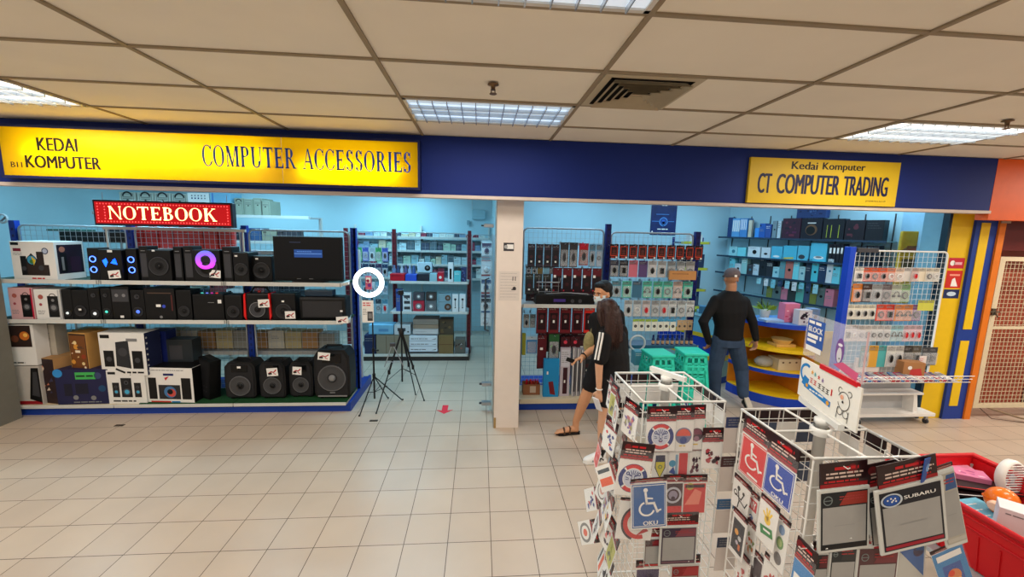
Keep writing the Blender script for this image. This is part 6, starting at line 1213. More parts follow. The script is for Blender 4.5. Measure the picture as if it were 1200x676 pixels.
# ================================================================ the white spinner racks with stickers and tax-disc holders
def plx(px, py, X): d = ray(px, py); return CAM + d * (X / d.x)
W_ = mat((232, 232, 228), .3, var=0, coat=.4)
def spinner(label, cx, cy, s=.193, zt=1.4, zigzag=False):
    t = thing('spinner_rack', label, 'display rack', (cx, cy, 0))
    a = MB(); a.lathe([(.021, .05), (.021, zt + .03), (.026, zt + .03), (.026, zt + .05), (.0, zt + .05)], (0, 0, 0), (0, 0, 1), W_, 20); a.part('pole', t)
    a = MB(); a.lathe([(.034, zt - .015), (.036, zt + .0), (.036, zt + .012), (.028, zt + .016)], (0, 0, 0), (0, 0, 1), W_, 20, cap=False); a.part('collar', t)
    a = MB()
    for k in range(4): a.tube([(0, 0, .06), (.28 * cos(k * PI / 2 + PI / 4), .28 * sin(k * PI / 2 + PI / 4), .02)], .014, W_, 8)
    a.part('foot_base', t)
    for z in (zt, .18):
        a = MB(); a.tube([(-s, -s, z), (s, -s, z), (s, s, z), (-s, s, z)], .0052, W_, 8, closed=True)
        for q in ((-s, 0), (s, 0), (0, -s), (0, s)): a.rod((0, 0, z), (q[0], q[1], z), .0048, W_, 8)
        a.part('square_frame', t, 'thick white wire square with a cross' if z == zt else None)
    names = ('front_grid', 'left_grid', 'rear_grid', 'right_grid')
    for k, (ux, uy) in enumerate(((1, 0), (0, 1), (1, 0), (0, 1))):
        a = MB(); f = (-s, -s, s, s)[k]
        for i in range(1, 6):
            q = -s + 2 * s * i / 6; p = (q, f) if k in (0, 2) else (f, q); a.rod((p[0], p[1], .18), (p[0], p[1], zt), .0017, W_, 5)
        for z in [zt - .045 - .062 * j for j in range(19)]:
            p0, p1 = ((-s, f, z), (s, f, z)) if k in (0, 2) else ((f, -s, z), (f, s, z)); a.rod(p0, p1, .0017, W_, 5)
        a.part(names[k], t)
    for qx in (-1, 1):
        for qy in (-1, 1): a = MB(); a.rod((qx * s, qy * s, .18), (qx * s, qy * s, zt), .0036, W_, 8); a.part('corner_rod', t)
    return t
r1 = spinner('white wire spinner rack of car stickers, the further of the two in the foreground', .94, 1.905)
r2 = spinner('white wire spinner rack nearest the red crate, topped by a sign plate', 1.355, 1.43, .197)
def shook(host, p, n, L=.05):
    k = ('s', L)
    if k not in HOOKS:
        a = MB(); a.tube([(0, .0, 0), (0, -L, 0), (0, -L - .006, .008)], .0018, W_, 5); a.box(-.006, .006, -.001, .001, -.01, .014, W_); HOOKS[k] = a.mesh('hook')
    o = bpy.data.objects.new('hook', HOOKS[k]); COL.objects.link(o); o.parent = host; o.location = (p[0] - host.location.x, p[1] - host.location.y, p[2]); o.rotation_euler = (0, 0, math.atan2(n[0], -n[1])) ; return o
HDR = mat((38, 16, 20), .3, coat=.3, var=.3, scale=60); HR = mat((190, 30, 36), .4); HC = mat((214, 190, 180), .4); SLV = mat((236, 240, 242), .1, var=0, alpha=.05)
def header_art(F, w, h, n=0):
    F.rect(0, h * .0, w, h * .16, mat((150, 24, 30), .4)); F.disc(w * (.18 + .5 * (n % 2)), h * .7, h * .2, mat((110, 24, 30), .4)); F.up()
    F.lines(w * .3, w * .9, h * .82, HR, 1, h * .12); F.lines(w * .12, w * .95, h * .60, HC, 2, h * .07, h * .15); F.lines(w * .08, w * .92, h * .28, HR, 1, h * .07)
_pk = {}
def sticker(label, top, w, hh, sw, sh, art, face='F', bg=WHITE, tilt=0, roll=0, yaw=0, host=None, name='hanging_sticker', group=None, holder=None, roundc=False):
    """header card (w x hh) stapled over a clear sleeve holding a printed sheet (sw x sh); top = world point of the header's top centre"""
    rz = {'F': 0, 'L': -PI / 2, 'B': PI, 'R': PI / 2}[face] + yaw; t = thing(name, label, 'sticker pack', top, group=group)
    t.rotation_euler = Matrix.Rotation(rz, 3, 'Z').to_4x4().to_euler() if False else (Matrix.Rotation(rz, 4, 'Z') @ Matrix.Rotation(roll, 4, 'Y') @ Matrix.Rotation(tilt, 4, 'X')).to_euler()
    n = len(_pk); _pk[n] = 1
    if hh > 0:
        a = MB(); a.box(-w / 2, w / 2, -.002, .002, -hh, 0, HDR); F = Face(a, (-w / 2, -.002, -hh), (1, 0, 0), (0, 0, 1), (0, -1, 0)); header_art(F, w, hh, n); a.part('header_card', t)
    a = MB(); z0 = -hh - sh - .004; dx = (sw - w) / 2
    if holder: holder(a, sw, sh, z0)
    else:
        a.box(-sw / 2, sw / 2, -.001, .001, z0, z0 + sh, bg); F = Face(a, (-sw / 2, -.001, z0), (1, 0, 0), (0, 0, 1), (0, -1, 0)); art(F, sw, sh)
    a.part('printed_sheet' if not holder else 'disc_holder', t)
    if not holder:
        a = MB(); e = .004; a.box(-sw / 2 - e, sw / 2 + e, -.0032, -.0028, z0 - e, -hh * .5, SLV); a.part('clear_sleeve', t)
    return t
SB_ = mat((24, 44, 120), .4); SR_ = mat((206, 40, 44), .4)
def badge(F, w, h, c=(SB_, SR_), k=.44):
    r = min(w, h) * k; x, y = w / 2, h / 2
    for a0, mt in ((45, c[1]), (135, c[0]), (225, c[1]), (315, c[0])): F.band(x, y, r * .72, r, mt, a0 + 4, a0 + 86, 14)
    F.band(x, y, r * .97, r * 1.02, c[0]); F.disc(x, y, r * .66, mat((198, 204, 220), .4)); F.up()
    for a0 in (60, 78, 95, 112): F.line([(x + r * .28 * cos(R(a0)), y + r * .28 * sin(R(a0))), (x + r * .55 * cos(R(a0)), y + r * .55 * sin(R(a0)))], r * .05, SB_)
    for s in (-1, 1):
        F.band(x + s * r * .40, y + r * .32, r * .06, r * .13, SB_, 0, 360, 10); F.line([(x + s * r * .12, y + r * .16), (x + s * r * .30, y + r * .24)], r * .09, SB_); F.line([(x + s * r * .50, y + r * .05), (x + s * r * .30, y - r * .02)], r * .05, SB_); F.line([(x + s * r * .48, y - r * .12), (x + s * r * .28, y - r * .12)], r * .05, SB_); F.line([(x + s * r * .08, y + r * .1), (x + s * r * .14, y - r * .12)], r * .04, SB_)
    F.disc(x, y - r * .30, r * .17, SB_, 14, r * .13); F.poly([(x - r * .1, y - r * .08), (x + r * .1, y - r * .08), (x, y - r * .18)], SB_); F.up(); F.rect(x - r * .1, y - r * .3, x + r * .1, y - r * .25, PAPER); F.rect(x - r * .12, y - r * .43, x + r * .12, y - r * .40, SR_)
def wheelchair(F, w, h, col, x0=0, y0=0):
    X = lambda x, y: (x0 + x * w, y0 + y * h)
    F.disc(*X(.40, .86), w * .075, col, 18)
    F.line([X(.40, .76), X(.44, .46), X(.68, .46), X(.80, .20)], w * .075, col); F.line([X(.42, .62), X(.62, .60)], w * .055, col); F.line([X(.78, .21), X(.90, .25)], w * .06, col)
    F.band(*X(.44, .30), w * .21, w * .275, col, 110, 345, 26, ky=h / w * .82)
def oku(colr, txt=True, word='OKU'):
    def f(F, w, h):
        F.rect(w * .03, h * .03, w * .97, h * .97, colr); F.up(); F.band
        for q in ((.055, .055, .945, .07), (.055, .93, .945, .945), (.055, .055, .07, .945), (.93, .055, .945, .945)): F.rect(w * q[0], h * q[1], w * q[2], h * q[3], PAPER)
        wheelchair(F, w * .82, h * .72, PAPER, w * .08, h * .22)
        if txt: F.text(word, w * .34, w * .74, h * .08, h * .17, PAPER, .03)
        else: F.rect(w * .36, h * .10, w * .74, h * .15, PAPER)
    return f
def disc_holder(top=(110, 24, 30), bar=(20, 20, 24), logo=None, word=None, foot=(24, 24, 26)):
    def f(a, w, h, z0):
        a.bbox(-w / 2, w / 2, -.004, .004, z0, z0 + h, mat((206, 208, 204), .25, coat=.4), .003)
        F = Face(a, (-w / 2, -.004, z0), (1, 0, 0), (0, 0, 1), (0, -1, 0)); F.up()
        F.rect(w * .05, h * .05, w * .95, h * .95, C_(*bar)); F.up(); F.rect(w * .08, h * .14, w * .92, h * .72, mat((160, 160, 158), .3, coat=.3)); F.rect(w * .07, h * .07, w * .93, h * .12, C_(*foot))
        F.poly([(w * .4, h * .74), (w * .94, h * .74), (w * .94, h * .93), (w * .55, h * .93)], C_(*top)) if not word else None
        F.up(); c = C_(70, 130, 180)
        if logo: F.band(w * .22, h * .82, w * .13, w * .16, mat((190, 200, 210), .3), ky=.62); F.disc(w * .22, h * .82, w * .12, mat((30, 80, 160), .3), 20, w * .075); F.up(); [F.disc(w * q[0], h * q[1], w * .014, PAPER, 6) for q in ((.16, .83), (.21, .85), (.24, .82), (.27, .84), (.22, .80), (.28, .80))]
        else: F.band(w * .18, h * .83, w * .07, w * .09, mat((120, 130, 130), .3)); F.line([(w * .12, h * .83), (w * .24, h * .83)], h * .012, mat((120, 130, 130), .3)); F.lines(w * .4, w * .9, h * .88, C_(170, 60, 60), 2, h * .015, h * .04)
        if word: F.text(word, w * .40, w * .86, h * .80, h * .85, PAPER, .02)
        F.rect(w * .3, h * .42, w * .7, h * .43, mat((150, 150, 148), .4))
    return f
def badge_round(c1, c2, c3): return lambda F, w, h: (F.disc(w * .5, h * .5, w * .42, C_(*c1), 24), F.up(), F.poly([(w * .5 + w * .36 * cos(R(a)), h * .5 + w * .36 * sin(R(a))) for a in range(0, 181, 15)], C_(*c2)), F.disc(w * .5, h * .36, w * .18, C_(*c3)), F.up(), F.lines(w * .3, w * .7, h * .2, C_(220, 190, 60), 1, h * .04))
def shield(F, w, h): F.poly([(w * .2, h * .9), (w * .8, h * .9), (w * .85, h * .45), (w * .5, h * .05), (w * .15, h * .45)], C_(30, 34, 70)); F.up(); F.poly([(w * .22, h * .66), (w * .78, h * .66), (w * .78, h * .45), (w * .5, h * .1), (w * .22, h * .45)], C_(214, 200, 50)); F.up(); F.disc(w * .5, h * .48, w * .14, C_(120, 140, 60)); F.up(); F.disc(w * .5, h * .48, w * .07, C_(210, 190, 60))
def scribble(c, n=9, seed=0, bg=None):
    def f(F, w, h):
        if bg: F.rect(w * .04, h * .04, w * .96, h * .96, C_(*bg)); F.up()
        g = random.Random(seed)
        for i in range(n):
            x, y = w * g.uniform(.2, .8), h * g.uniform(.2, .8); F.poly([(x + w * g.uniform(.03, .16) * cos(a * 1.256 + .3), y + h * g.uniform(.03, .16) * sin(a * 1.256 + .3)) for a in range(5)], C_(*c[g.randrange(len(c))])); F.up(.4)
    return f
def strip2(F, w, h): F.rect(w * .55, h * .05, w * .95, h * .95, C_(200, 40, 50)); F.disc(w * .25, h * .6, w * .16, C_(60, 150, 190)); F.poly([(w * .1, h * .3), (w * .45, h * .2), (w * .3, h * .5)], C_(40, 70, 150)); F.rect(w * .38, h * .1, w * .5, h * .9, C_(130, 170, 200))
FY1 = 1.905 - .193 - .025; FY2 = 1.43 - .197 - .03
def fp(label, px0, py0, px1, py1, hpx, art, Y=FY1, roll=0, tilt=R(-3), yaw=0, bg=WHITE, host=None, holder=None, name='hanging_sticker', wide=None, group=None):
    """front-face pack whose header starts at py0 and whose sheet ends at py1, between two pixel columns"""
    ym = (py0 + py1) / 2; A, B = at(px0, ym, Y), at(px1, ym, Y); xm = (px0 + px1) / 2; zt = at(xm, py0, Y).z; zh = at(xm, py0 + hpx, Y).z; zb = at(xm, py1, Y).z
    hh = zt - zh if hpx else 0; w = B.x - A.x
    t = sticker(label, ((A.x + B.x) / 2, Y, zt), w, hh, wide * w if wide else w, (zt - hh) - zb - .004, art, 'F', bg, tilt, roll, yaw, host, name, group, holder)
    if host: shook(host, ((A.x + B.x) / 2, host.location.y - (.193 if host is r1 else .197), zt - .015), (0, -1))
    return t
# rack one, front
fp('upright round tiger badge sticker, blue and red, top front of the far spinner rack', 757, 476, 791, 527, 17, badge, host=r1)
fp('round blue and orange sticker second from the left at the top front', 789, 475, 812, 527, 16, badge_round((110, 116, 150), (214, 80, 60), (40, 60, 130)), Y=FY1 + .012, host=r1)
fp('round maroon sticker third from the left at the top front', 807, 474, 825, 525, 16, badge_round((70, 30, 50), (120, 40, 70), (150, 110, 130)), Y=FY1 + .02, host=r1)
fp('white sheet with dark red figures at the right front of the further rack', 822, 501, 846, 547, 16, scribble([(90, 30, 44), (50, 30, 40), (170, 60, 70)], 14, 3), host=r1)
fp('tilted round tiger badge sticker lower left of the upright one', 728, 519, 766, 579, 19, badge, Y=FY1 - .05, roll=R(8), host=r1)
fp('yellow and black shield sticker under the top tiger badge', 764, 527, 782, 561, 2, shield, Y=FY1 + .02, host=None)
fp('blue drawing with a red stripe, middle of the front second tier', 781, 526, 806, 562, 2, strip2, Y=FY1 + .02)
fp('white sheet of dark maroon figures beside the blue drawing', 806, 526, 822, 557, 2, scribble([(100, 40, 60), (60, 30, 50)], 12, 5), Y=FY1 + .02)
fp('blue disabled parking sticker lettered OKU on the further spinner rack', 737, 560, 779, 617, 4, oku(mat((34, 92, 160), .4)), Y=FY1 - .06, roll=R(-3), host=r1, bg=WHITE)
fp('red and black badge sticker right of the blue wheelchair sticker', 776, 556, 800, 600, 8, lambda F, w, h: (F.rect(w * .05, h * .03, w * .95, h * .97, C_(60, 20, 30)), F.up(), F.rect(w * .05, h * .03, w * .95, h * .25, C_(206, 40, 44)), F.band(w * .5, h * .6, w * .3, w * .4, C_(190, 190, 200)), F.disc(w * .5, h * .6, w * .22, C_(150, 140, 160)), F.up(), F.disc(w * .5, h * .5, w * .1, C_(60, 30, 50))), host=r1)
fp('bright red printed sticker at the right of the third tier', 799, 556, 827, 600, 8, lambda F, w, h: (F.rect(w * .05, h * .03, w * .95, h * .97, C_(206, 50, 46)), F.up(), F.poly([(w * .1, h * .3), (w * .5, h * .8), (w * .8, h * .7), (w * .7, h * .3)], C_(230, 130, 110)), F.disc(w * .3, h * .88, w * .15, C_(180, 160, 60)), F.rect(w * .1, h * .84, w * .9, h * .94, C_(60, 30, 34))), host=r1)
fp('large white sheet with a red arc under the blue wheelchair sticker', 726, 584, 768, 630, 3, lambda F, w, h: (F.band(w * .62, h * .45, w * .34, w * .46, C_(200, 50, 46), 130, 290), F.band(w * .62, h * .45, w * .46, w * .52, C_(60, 50, 60), 110, 250), F.poly([(w * .55, h * .1), (w * .9, h * .25), (w * .8, h * .35)], C_(180, 40, 44))), Y=FY1 - .03, roll=R(6))
fp('small grey tax-disc holder at the left of the fourth tier', 754, 616, 776, 662, 12, None, Y=FY1 + .01, holder=disc_holder((120, 30, 40), (90, 70, 72), foot=(190, 60, 60)), host=r1)
fp('purple-topped tax-disc holder with a grey window, fourth tier', 772, 600, 816, 659, 14, None, Y=FY1 - .01, holder=disc_holder((130, 70, 80), (60, 46, 66), foot=(110, 80, 90)), host=r1, name='disc_holder_pack')
fp('dark violet photo card at the bottom left of the front', 744, 656, 772, 700, 8, scribble([(60, 40, 90), (40, 30, 60), (120, 90, 150)], 10, 8, (60, 44, 84)), host=r1)
fp('red-edged tax-disc holder at the bottom right of the front', 784, 650, 818, 706, 9, None, holder=disc_holder((170, 60, 60), (140, 40, 40)), host=r1, name='disc_holder_pack')
# rack one, left face: five tiers of stickers seen very obliquely
arts = [('white sticker with a red car', scribble([(206, 50, 60), (230, 140, 140), (60, 40, 60)], 7, 21)), ('red and white sticker', scribble([(214, 60, 60), (236, 180, 180)], 9, 22, (230, 120, 120))), ('white sticker with blue writing strokes', scribble([(50, 60, 130), (90, 90, 150), (206, 40, 44)], 8, 23)),
        ('white sticker with a violet bouquet print', scribble([(130, 110, 170), (190, 120, 130), (160, 160, 120)], 14, 24)), ('orange striped sticker', lambda F, w, h: (F.rect(w * .5, h * .1, w * .8, h * .9, C_(226, 90, 50)), F.rect(w * .15, h * .1, w * .3, h * .9, C_(60, 70, 80)))), ('olive and grey sticker', scribble([(150, 150, 60), (110, 110, 100)], 8, 25, (180, 176, 90))),
        ('light blue sticker', scribble([(90, 140, 190), (200, 120, 110)], 8, 26, (150, 180, 206))), ('grey skull-like sticker', scribble([(120, 116, 120), (90, 80, 84), (190, 180, 180)], 12, 27)), ('yellow cartoon sticker', scribble([(230, 180, 60), (200, 70, 60), (60, 50, 50)], 8, 28)), ('black flower sticker', scribble([(40, 36, 40), (190, 120, 70), (80, 76, 80)], 12, 29)),
        ('white oval sticker with pink middle', lambda F, w, h: (F.band(w * .5, h * .5, w * .30, w * .36, C_(120, 110, 110), ky=1.1), F.disc(w * .5, h * .5, w * .18, C_(206, 150, 140)))), ('grey ring sticker with red letters', lambda F, w, h: (F.band(w * .5, h * .5, w * .3, w * .42, C_(130, 130, 130)), F.disc(w * .5, h * .5, w * .16, C_(220, 110, 90))))]
gl_ = random.Random(77); LX = .94 - .193 - .02; k = 0
TN = ['top', 'second', 'third', 'fourth', 'fifth', 'sixth']
for ti, zt in enumerate((1.385, 1.215, 1.04, .87, .70, .53)):
    for ci in range(4 if ti % 2 == 0 else 3):
        y = 2.06 - ci * .098 - (0 if ti % 2 == 0 else .045); nm, ar = arts[(k * 5 + ti) % 12]; k += 1; out = .008 + .016 * ((ti + ci) % 3) + ti * .004
        sticker('%s, far rack left side, %s tier, %s from back' % (nm, TN[ti], ORD[ci]), (LX - out, y, zt - .0 + gl_.uniform(-.02, .01)), .115, .05, .118, .118, ar, 'L', WHITE, R(-6) - R(2) * ti, R(gl_.uniform(-7, 7)) + (R(45) if (k % 4 == 3 and ti > 1) else 0), R(gl_.uniform(-16, 16)), r1)
        if ci < 4: shook(r1, (.94 - .193, y, zt - .02), (-1, 0), .05)
# headers of packs hung on the far and right faces, seen through the top
for f, n in (('B', 4), ('R', 3)):
    for i in range(n):
        for ti, zt in enumerate((1.385, 1.18)):
            if f == 'B': p = (.80 + i * .092, 1.905 + .193 + .02, zt)
            else: p = (.94 + .193 + .02, 1.78 + i * .1, zt)
            sticker('%s pack on the far rack %s, %s row, %s from the left' % (['dark-headed', 'red-headed'][i % 2], {'B': 'rear', 'R': 'right side'}[f], TN[ti], ORD[i]), p, .085, .05, .085, .11, arts[(i * 3 + ti) % 12][1], f, WHITE, R(-3), 0, 0, r1)
# rack two, front: tax-disc holders
fp('black-headed tax-disc holder with grey window at the left front of the nearer rack', 954, 541, 1008, 641, 28, None, Y=FY2, roll=R(-5), holder=disc_holder((150, 50, 40), (30, 34, 38)), host=r2, wide=1.1, name='disc_holder_pack')
fp('tax-disc holder half hidden behind the one lettered SUBARU', 1006, 541, 1046, 642, 26, None, Y=FY2 + .015, roll=R(-11), holder=disc_holder((40, 50, 60), (36, 40, 46), foot=(170, 30, 50)), wide=1.15, name='disc_holder_pack')
fp('tilted tax-disc holder lettered SUBARU with a blue oval emblem', 1019, 539, 1086, 640, 26, None, Y=FY2 - .035, roll=R(-12), holder=disc_holder((20, 20, 24), (30, 32, 40), True, 'SUBARU', foot=(160, 30, 50)), host=r2, wide=1.16, name='disc_holder_pack')
fp('pale blank-backed holder at the right corner of the nearer rack', 1082, 545, 1106, 640, 4, None, Y=FY2 - .02, roll=R(-18), holder=disc_holder((60, 90, 140), (176, 172, 160), foot=(190, 186, 176)), name='disc_holder_pack')
a = MB(); F = Face(a, (0, 0, 0), (1, 0, 0), (0, 0, 1), (0, -1, 0)); a.box(0, .05, 0, .003, 0, .085, C_(40, 80, 150)); F.disc(.025, .05, .014, C_(120, 160, 210)); p = at(1080, 566, FY2 - .05); single(a, 'hanging_tag', 'small blue card at the right front corner of the nearer rack', 'tag', p, R(20))
for i, (x0, x1, hd, lb, pr) in enumerate(((948, 966, 634, 'narrow grey tax-disc holder at the left of the lower tier', ((90, 40, 44), (40, 44, 46))), (968, 999, 622, 'grey tax-disc holder second in the lower tier', ((60, 60, 60), (46, 50, 52))), (999, 1048, 626, 'wide tax-disc holder with a maroon top in the lower tier', ((120, 60, 64), (90, 60, 62))))):
    fp(lb, x0, hd, x1, 712, 10, None, Y=FY2 + .0, holder=disc_holder(*pr), host=r2, name='disc_holder_pack')
fp('blue and white diagonal sticker right of the lower tier', 1050, 634, 1080, 700, 4, lambda F, w, h: (F.poly([(0, h), (w * .9, h), (w, h * .45), (0, h * .9)], C_(40, 90, 160)), F.disc(w * .7, h * .9, w * .2, C_(110, 40, 50))), Y=FY2, bg=C_(190, 188, 180))
fp('blue card printed with orange food at the bottom right corner', 1083, 640, 1118, 712, 3, lambda F, w, h: (F.rect(0, 0, w, h, C_(50, 130, 190)), F.up(), F.rect(w * .2, h * .3, w * .8, h * .75, C_(40, 80, 160)), F.up(), F.disc(w * .5, h * .55, w * .22, C_(220, 130, 70)), F.up(), F.disc(w * .42, h * .6, w * .1, C_(220, 70, 40)), F.disc(w * .6, h * .45, w * .1, C_(236, 190, 110)), F.rect(w * .1, h * .85, w * .9, h * .95, PAPER)), Y=FY2 - .03, roll=R(-24))
# rack two, left face
LX2 = 1.355 - .197 - .015
def lp(label, pts, hh, art, bg=WHITE, dx=0.0, roll=0, hook_=True, hdr=None):
    """left-face pack from its sheet's corners in the picture: top far, top near, bottom near, bottom far"""
    X = LX2 - dx; q = [plx(x, y, X) for x, y in pts]; w = ((q[0] - q[1]).length + (q[3] - q[2]).length) / 2; h = ((q[0] - q[3]).length + (q[1] - q[2]).length) / 2; c = sum(q, Vector()) / 4
    top = (X, c.y, c.z + h / 2 + hh + .004)
    t = sticker(label, top, w, hh, w, h, art, 'L', bg, R(-2), roll, 0, r2)
    if hook_: shook(r2, (1.355 - .197, c.y, top[2] - .015), (-1, 0), .04)
    return t
lp('red wheelchair sticker at the top left side of the nearer rack', [(872, 508), (905, 528), (897, 577), (866, 550)], .075, oku(mat((214, 30, 34), .4), False))
lp('blue wheelchair sticker lettered OKU on the nearer rack', [(900, 534), (936, 552), (928, 602), (895, 573)], .085, oku(mat((24, 66, 170), .4)), dx=.015)
lp('white sticker with a black stick figure below the red wheelchair sticker', [(861, 562), (881, 575), (876, 607), (858, 590)], .02, lambda F, w, h: (F.disc(w * .35, h * .78, w * .09, BLACK), F.disc(w * .65, h * .72, w * .07, BLACK), F.line([(w * .35, h * .68), (w * .45, h * .35), (w * .4, h * .1)], w * .06, BLACK), F.line([(w * .65, h * .64), (w * .55, h * .45), (w * .2, h * .5)], w * .05, BLACK), F.line([(w * .45, h * .4), (w * .8, h * .3), (w * .9, h * .5)], w * .05, BLACK), F.band(w * .2, h * .55, w * .08, w * .12, BLACK)), dx=.02)
lp('red and blue lettered sticker beside the stick figure sticker', [(880, 580), (892, 590), (884, 619), (874, 608)], .02, lambda F, w, h: (F.rect(w * .1, h * .55, w * .9, h * .92, C_(206, 50, 60)), F.up(), F.text('NY', w * .2, w * .8, h * .62, h * .86, PAPER, .03), F.disc(w * .5, h * .3, w * .2, C_(70, 90, 150)), F.rect(w * .3, h * .1, w * .8, h * .25, C_(214, 90, 100))))
lp('white sticker with a yellow hand and green band', [(896, 590), (918, 606), (903, 645), (884, 620)], .02, lambda F, w, h: (F.disc(w * .5, h * .62, w * .17, C_(240, 200, 50)), [F.line([(w * .5, h * .62), (w * (.5 + .28 * cos(R(a_))), h * (.62 + .28 * sin(R(a_))))], w * .08, C_(240, 200, 50)) for a_ in (50, 80, 110, 150)], F.up(), F.poly([(w * .15, h * .4), (w * .8, h * .5), (w * .9, h * .3), (w * .25, h * .2)], C_(40, 130, 60)), F.up(), F.line([(w * .4, h * .35), (w * .7, h * .38)], h * .05, PAPER)), dx=.03)
lp('white sheet of three oval green and grey badges', [(915, 612), (930, 622), (916, 668), (900, 654)], .02, lambda F, w, h: (F.disc(w * .5, h * .84, w * .22, C_(120, 150, 190), 16, h * .10), F.disc(w * .5, h * .56, w * .26, C_(110, 150, 90), 16, h * .13), F.disc(w * .5, h * .22, w * .28, C_(110, 106, 106), 16, h * .13), F.up(), F.disc(w * .5, h * .56, w * .16, C_(170, 190, 120), 16, h * .08)), dx=.01)
lp('white sticker with a black square cartoon print at the far left side', [(866, 608), (881, 622), (866, 655), (851, 630)], .02, lambda F, w, h: (F.rect(w * .1, h * .1, w * .9, h * .9, C_(44, 40, 46)), F.up(), F.disc(w * .4, h * .6, w * .14, C_(226, 160, 70)), F.disc(w * .65, h * .5, w * .12, C_(200, 200, 200)), F.disc(w * .5, h * .35, w * .1, C_(190, 180, 190)), F.rect(w * .6, h * .2, w * .75, h * .35, C_(200, 110, 60))), dx=.05)
lp('orange leaf-print sticker between the cartoon and the hand stickers', [(880, 618), (892, 630), (880, 655), (868, 645)], .02, scribble([(190, 110, 50), (110, 130, 60), (200, 70, 40)], 9, 41), dx=.01)
lp('dark red headed pack at the bottom right of the left side', [(934, 655), (957, 676), (948, 706), (926, 690)], .08, lambda F, w, h: (F.rect(0, 0, w, h, C_(60, 130, 190)), F.up(), F.rect(w * .1, h * .3, w * .9, h * .6, PAPER)), dx=-.0)
lp('pink scribbled sticker at the bottom left of the nearer rack', [(868, 652), (880, 664), (872, 694), (860, 680)], .02, scribble([(214, 120, 110), (190, 90, 90)], 9, 42), dx=.03)
lp('small dark striped card in the middle bottom of the left side', [(884, 650), (896, 662), (890, 690), (878, 676)], .02, scribble([(60, 30, 40), (190, 190, 190)], 8, 43, (70, 50, 56)), dx=.0)
lp('white sheet with tan flourish at the bottom of the left side', [(899, 655), (914, 672), (906, 704), (890, 684)], .02, scribble([(190, 150, 110), (200, 80, 70)], 6, 44), dx=.01)
for i in range(4):
    for ti, zt in enumerate((1.385, 1.19)):
        sticker('%s-headed pack on the near rack rear, %s row, %s from left' % (['dark', 'blue-grey'][i % 2], TN[ti], ORD[i]), (1.21 + i * .095, 1.43 + .197 + .02, zt), .085, .055, .085, .10, arts[(i * 7 + ti) % 12][1], 'B', C_(70, 80, 100) if i % 2 else WHITE, R(-3), 0, 0, r2)
        if i < 3: sticker('red-headed pack on the near rack right side, %s row, %s from front' % (TN[ti], ORD[i]), (1.355 + .197 + .02, 1.30 + i * .11, zt), .09, .055, .09, .10, arts[(i * 5 + ti) % 12][1], 'R', WHITE, R(-3), 0, 0, r2)
# pale packs hung between the two racks on the left rear edge of the nearer rack
for i, (px, py, c, lb) in enumerate(((863, 489, (50, 60, 100), 'dark blue card on the long prong between the racks, highest'), (857, 535, (70, 44, 46), 'maroon card on the long prong between the racks, second'), (852, 585, (50, 90, 130), 'blue-black card on the long prong between the racks, third'), (852, 630, (60, 66, 84), 'slate card on the long prong between the racks, lowest'))):
    p = at(px, py, 1.66); a = MB(); a.box(-.045, .045, 0, .003, -.055, 0, C_(*c)); F = Face(a, (-.045, 0, -.055), (1, 0, 0), (0, 0, 1), (0, -1, 0)); F.lines(.01, .08, .045, GREY, 3, .004, .012); a.box(-.05, .05, -.002, .0, -.17, -.05, mat((196, 186, 180), .3, var=.05)) 
    single(a, 'hanging_card', lb, 'card', p)
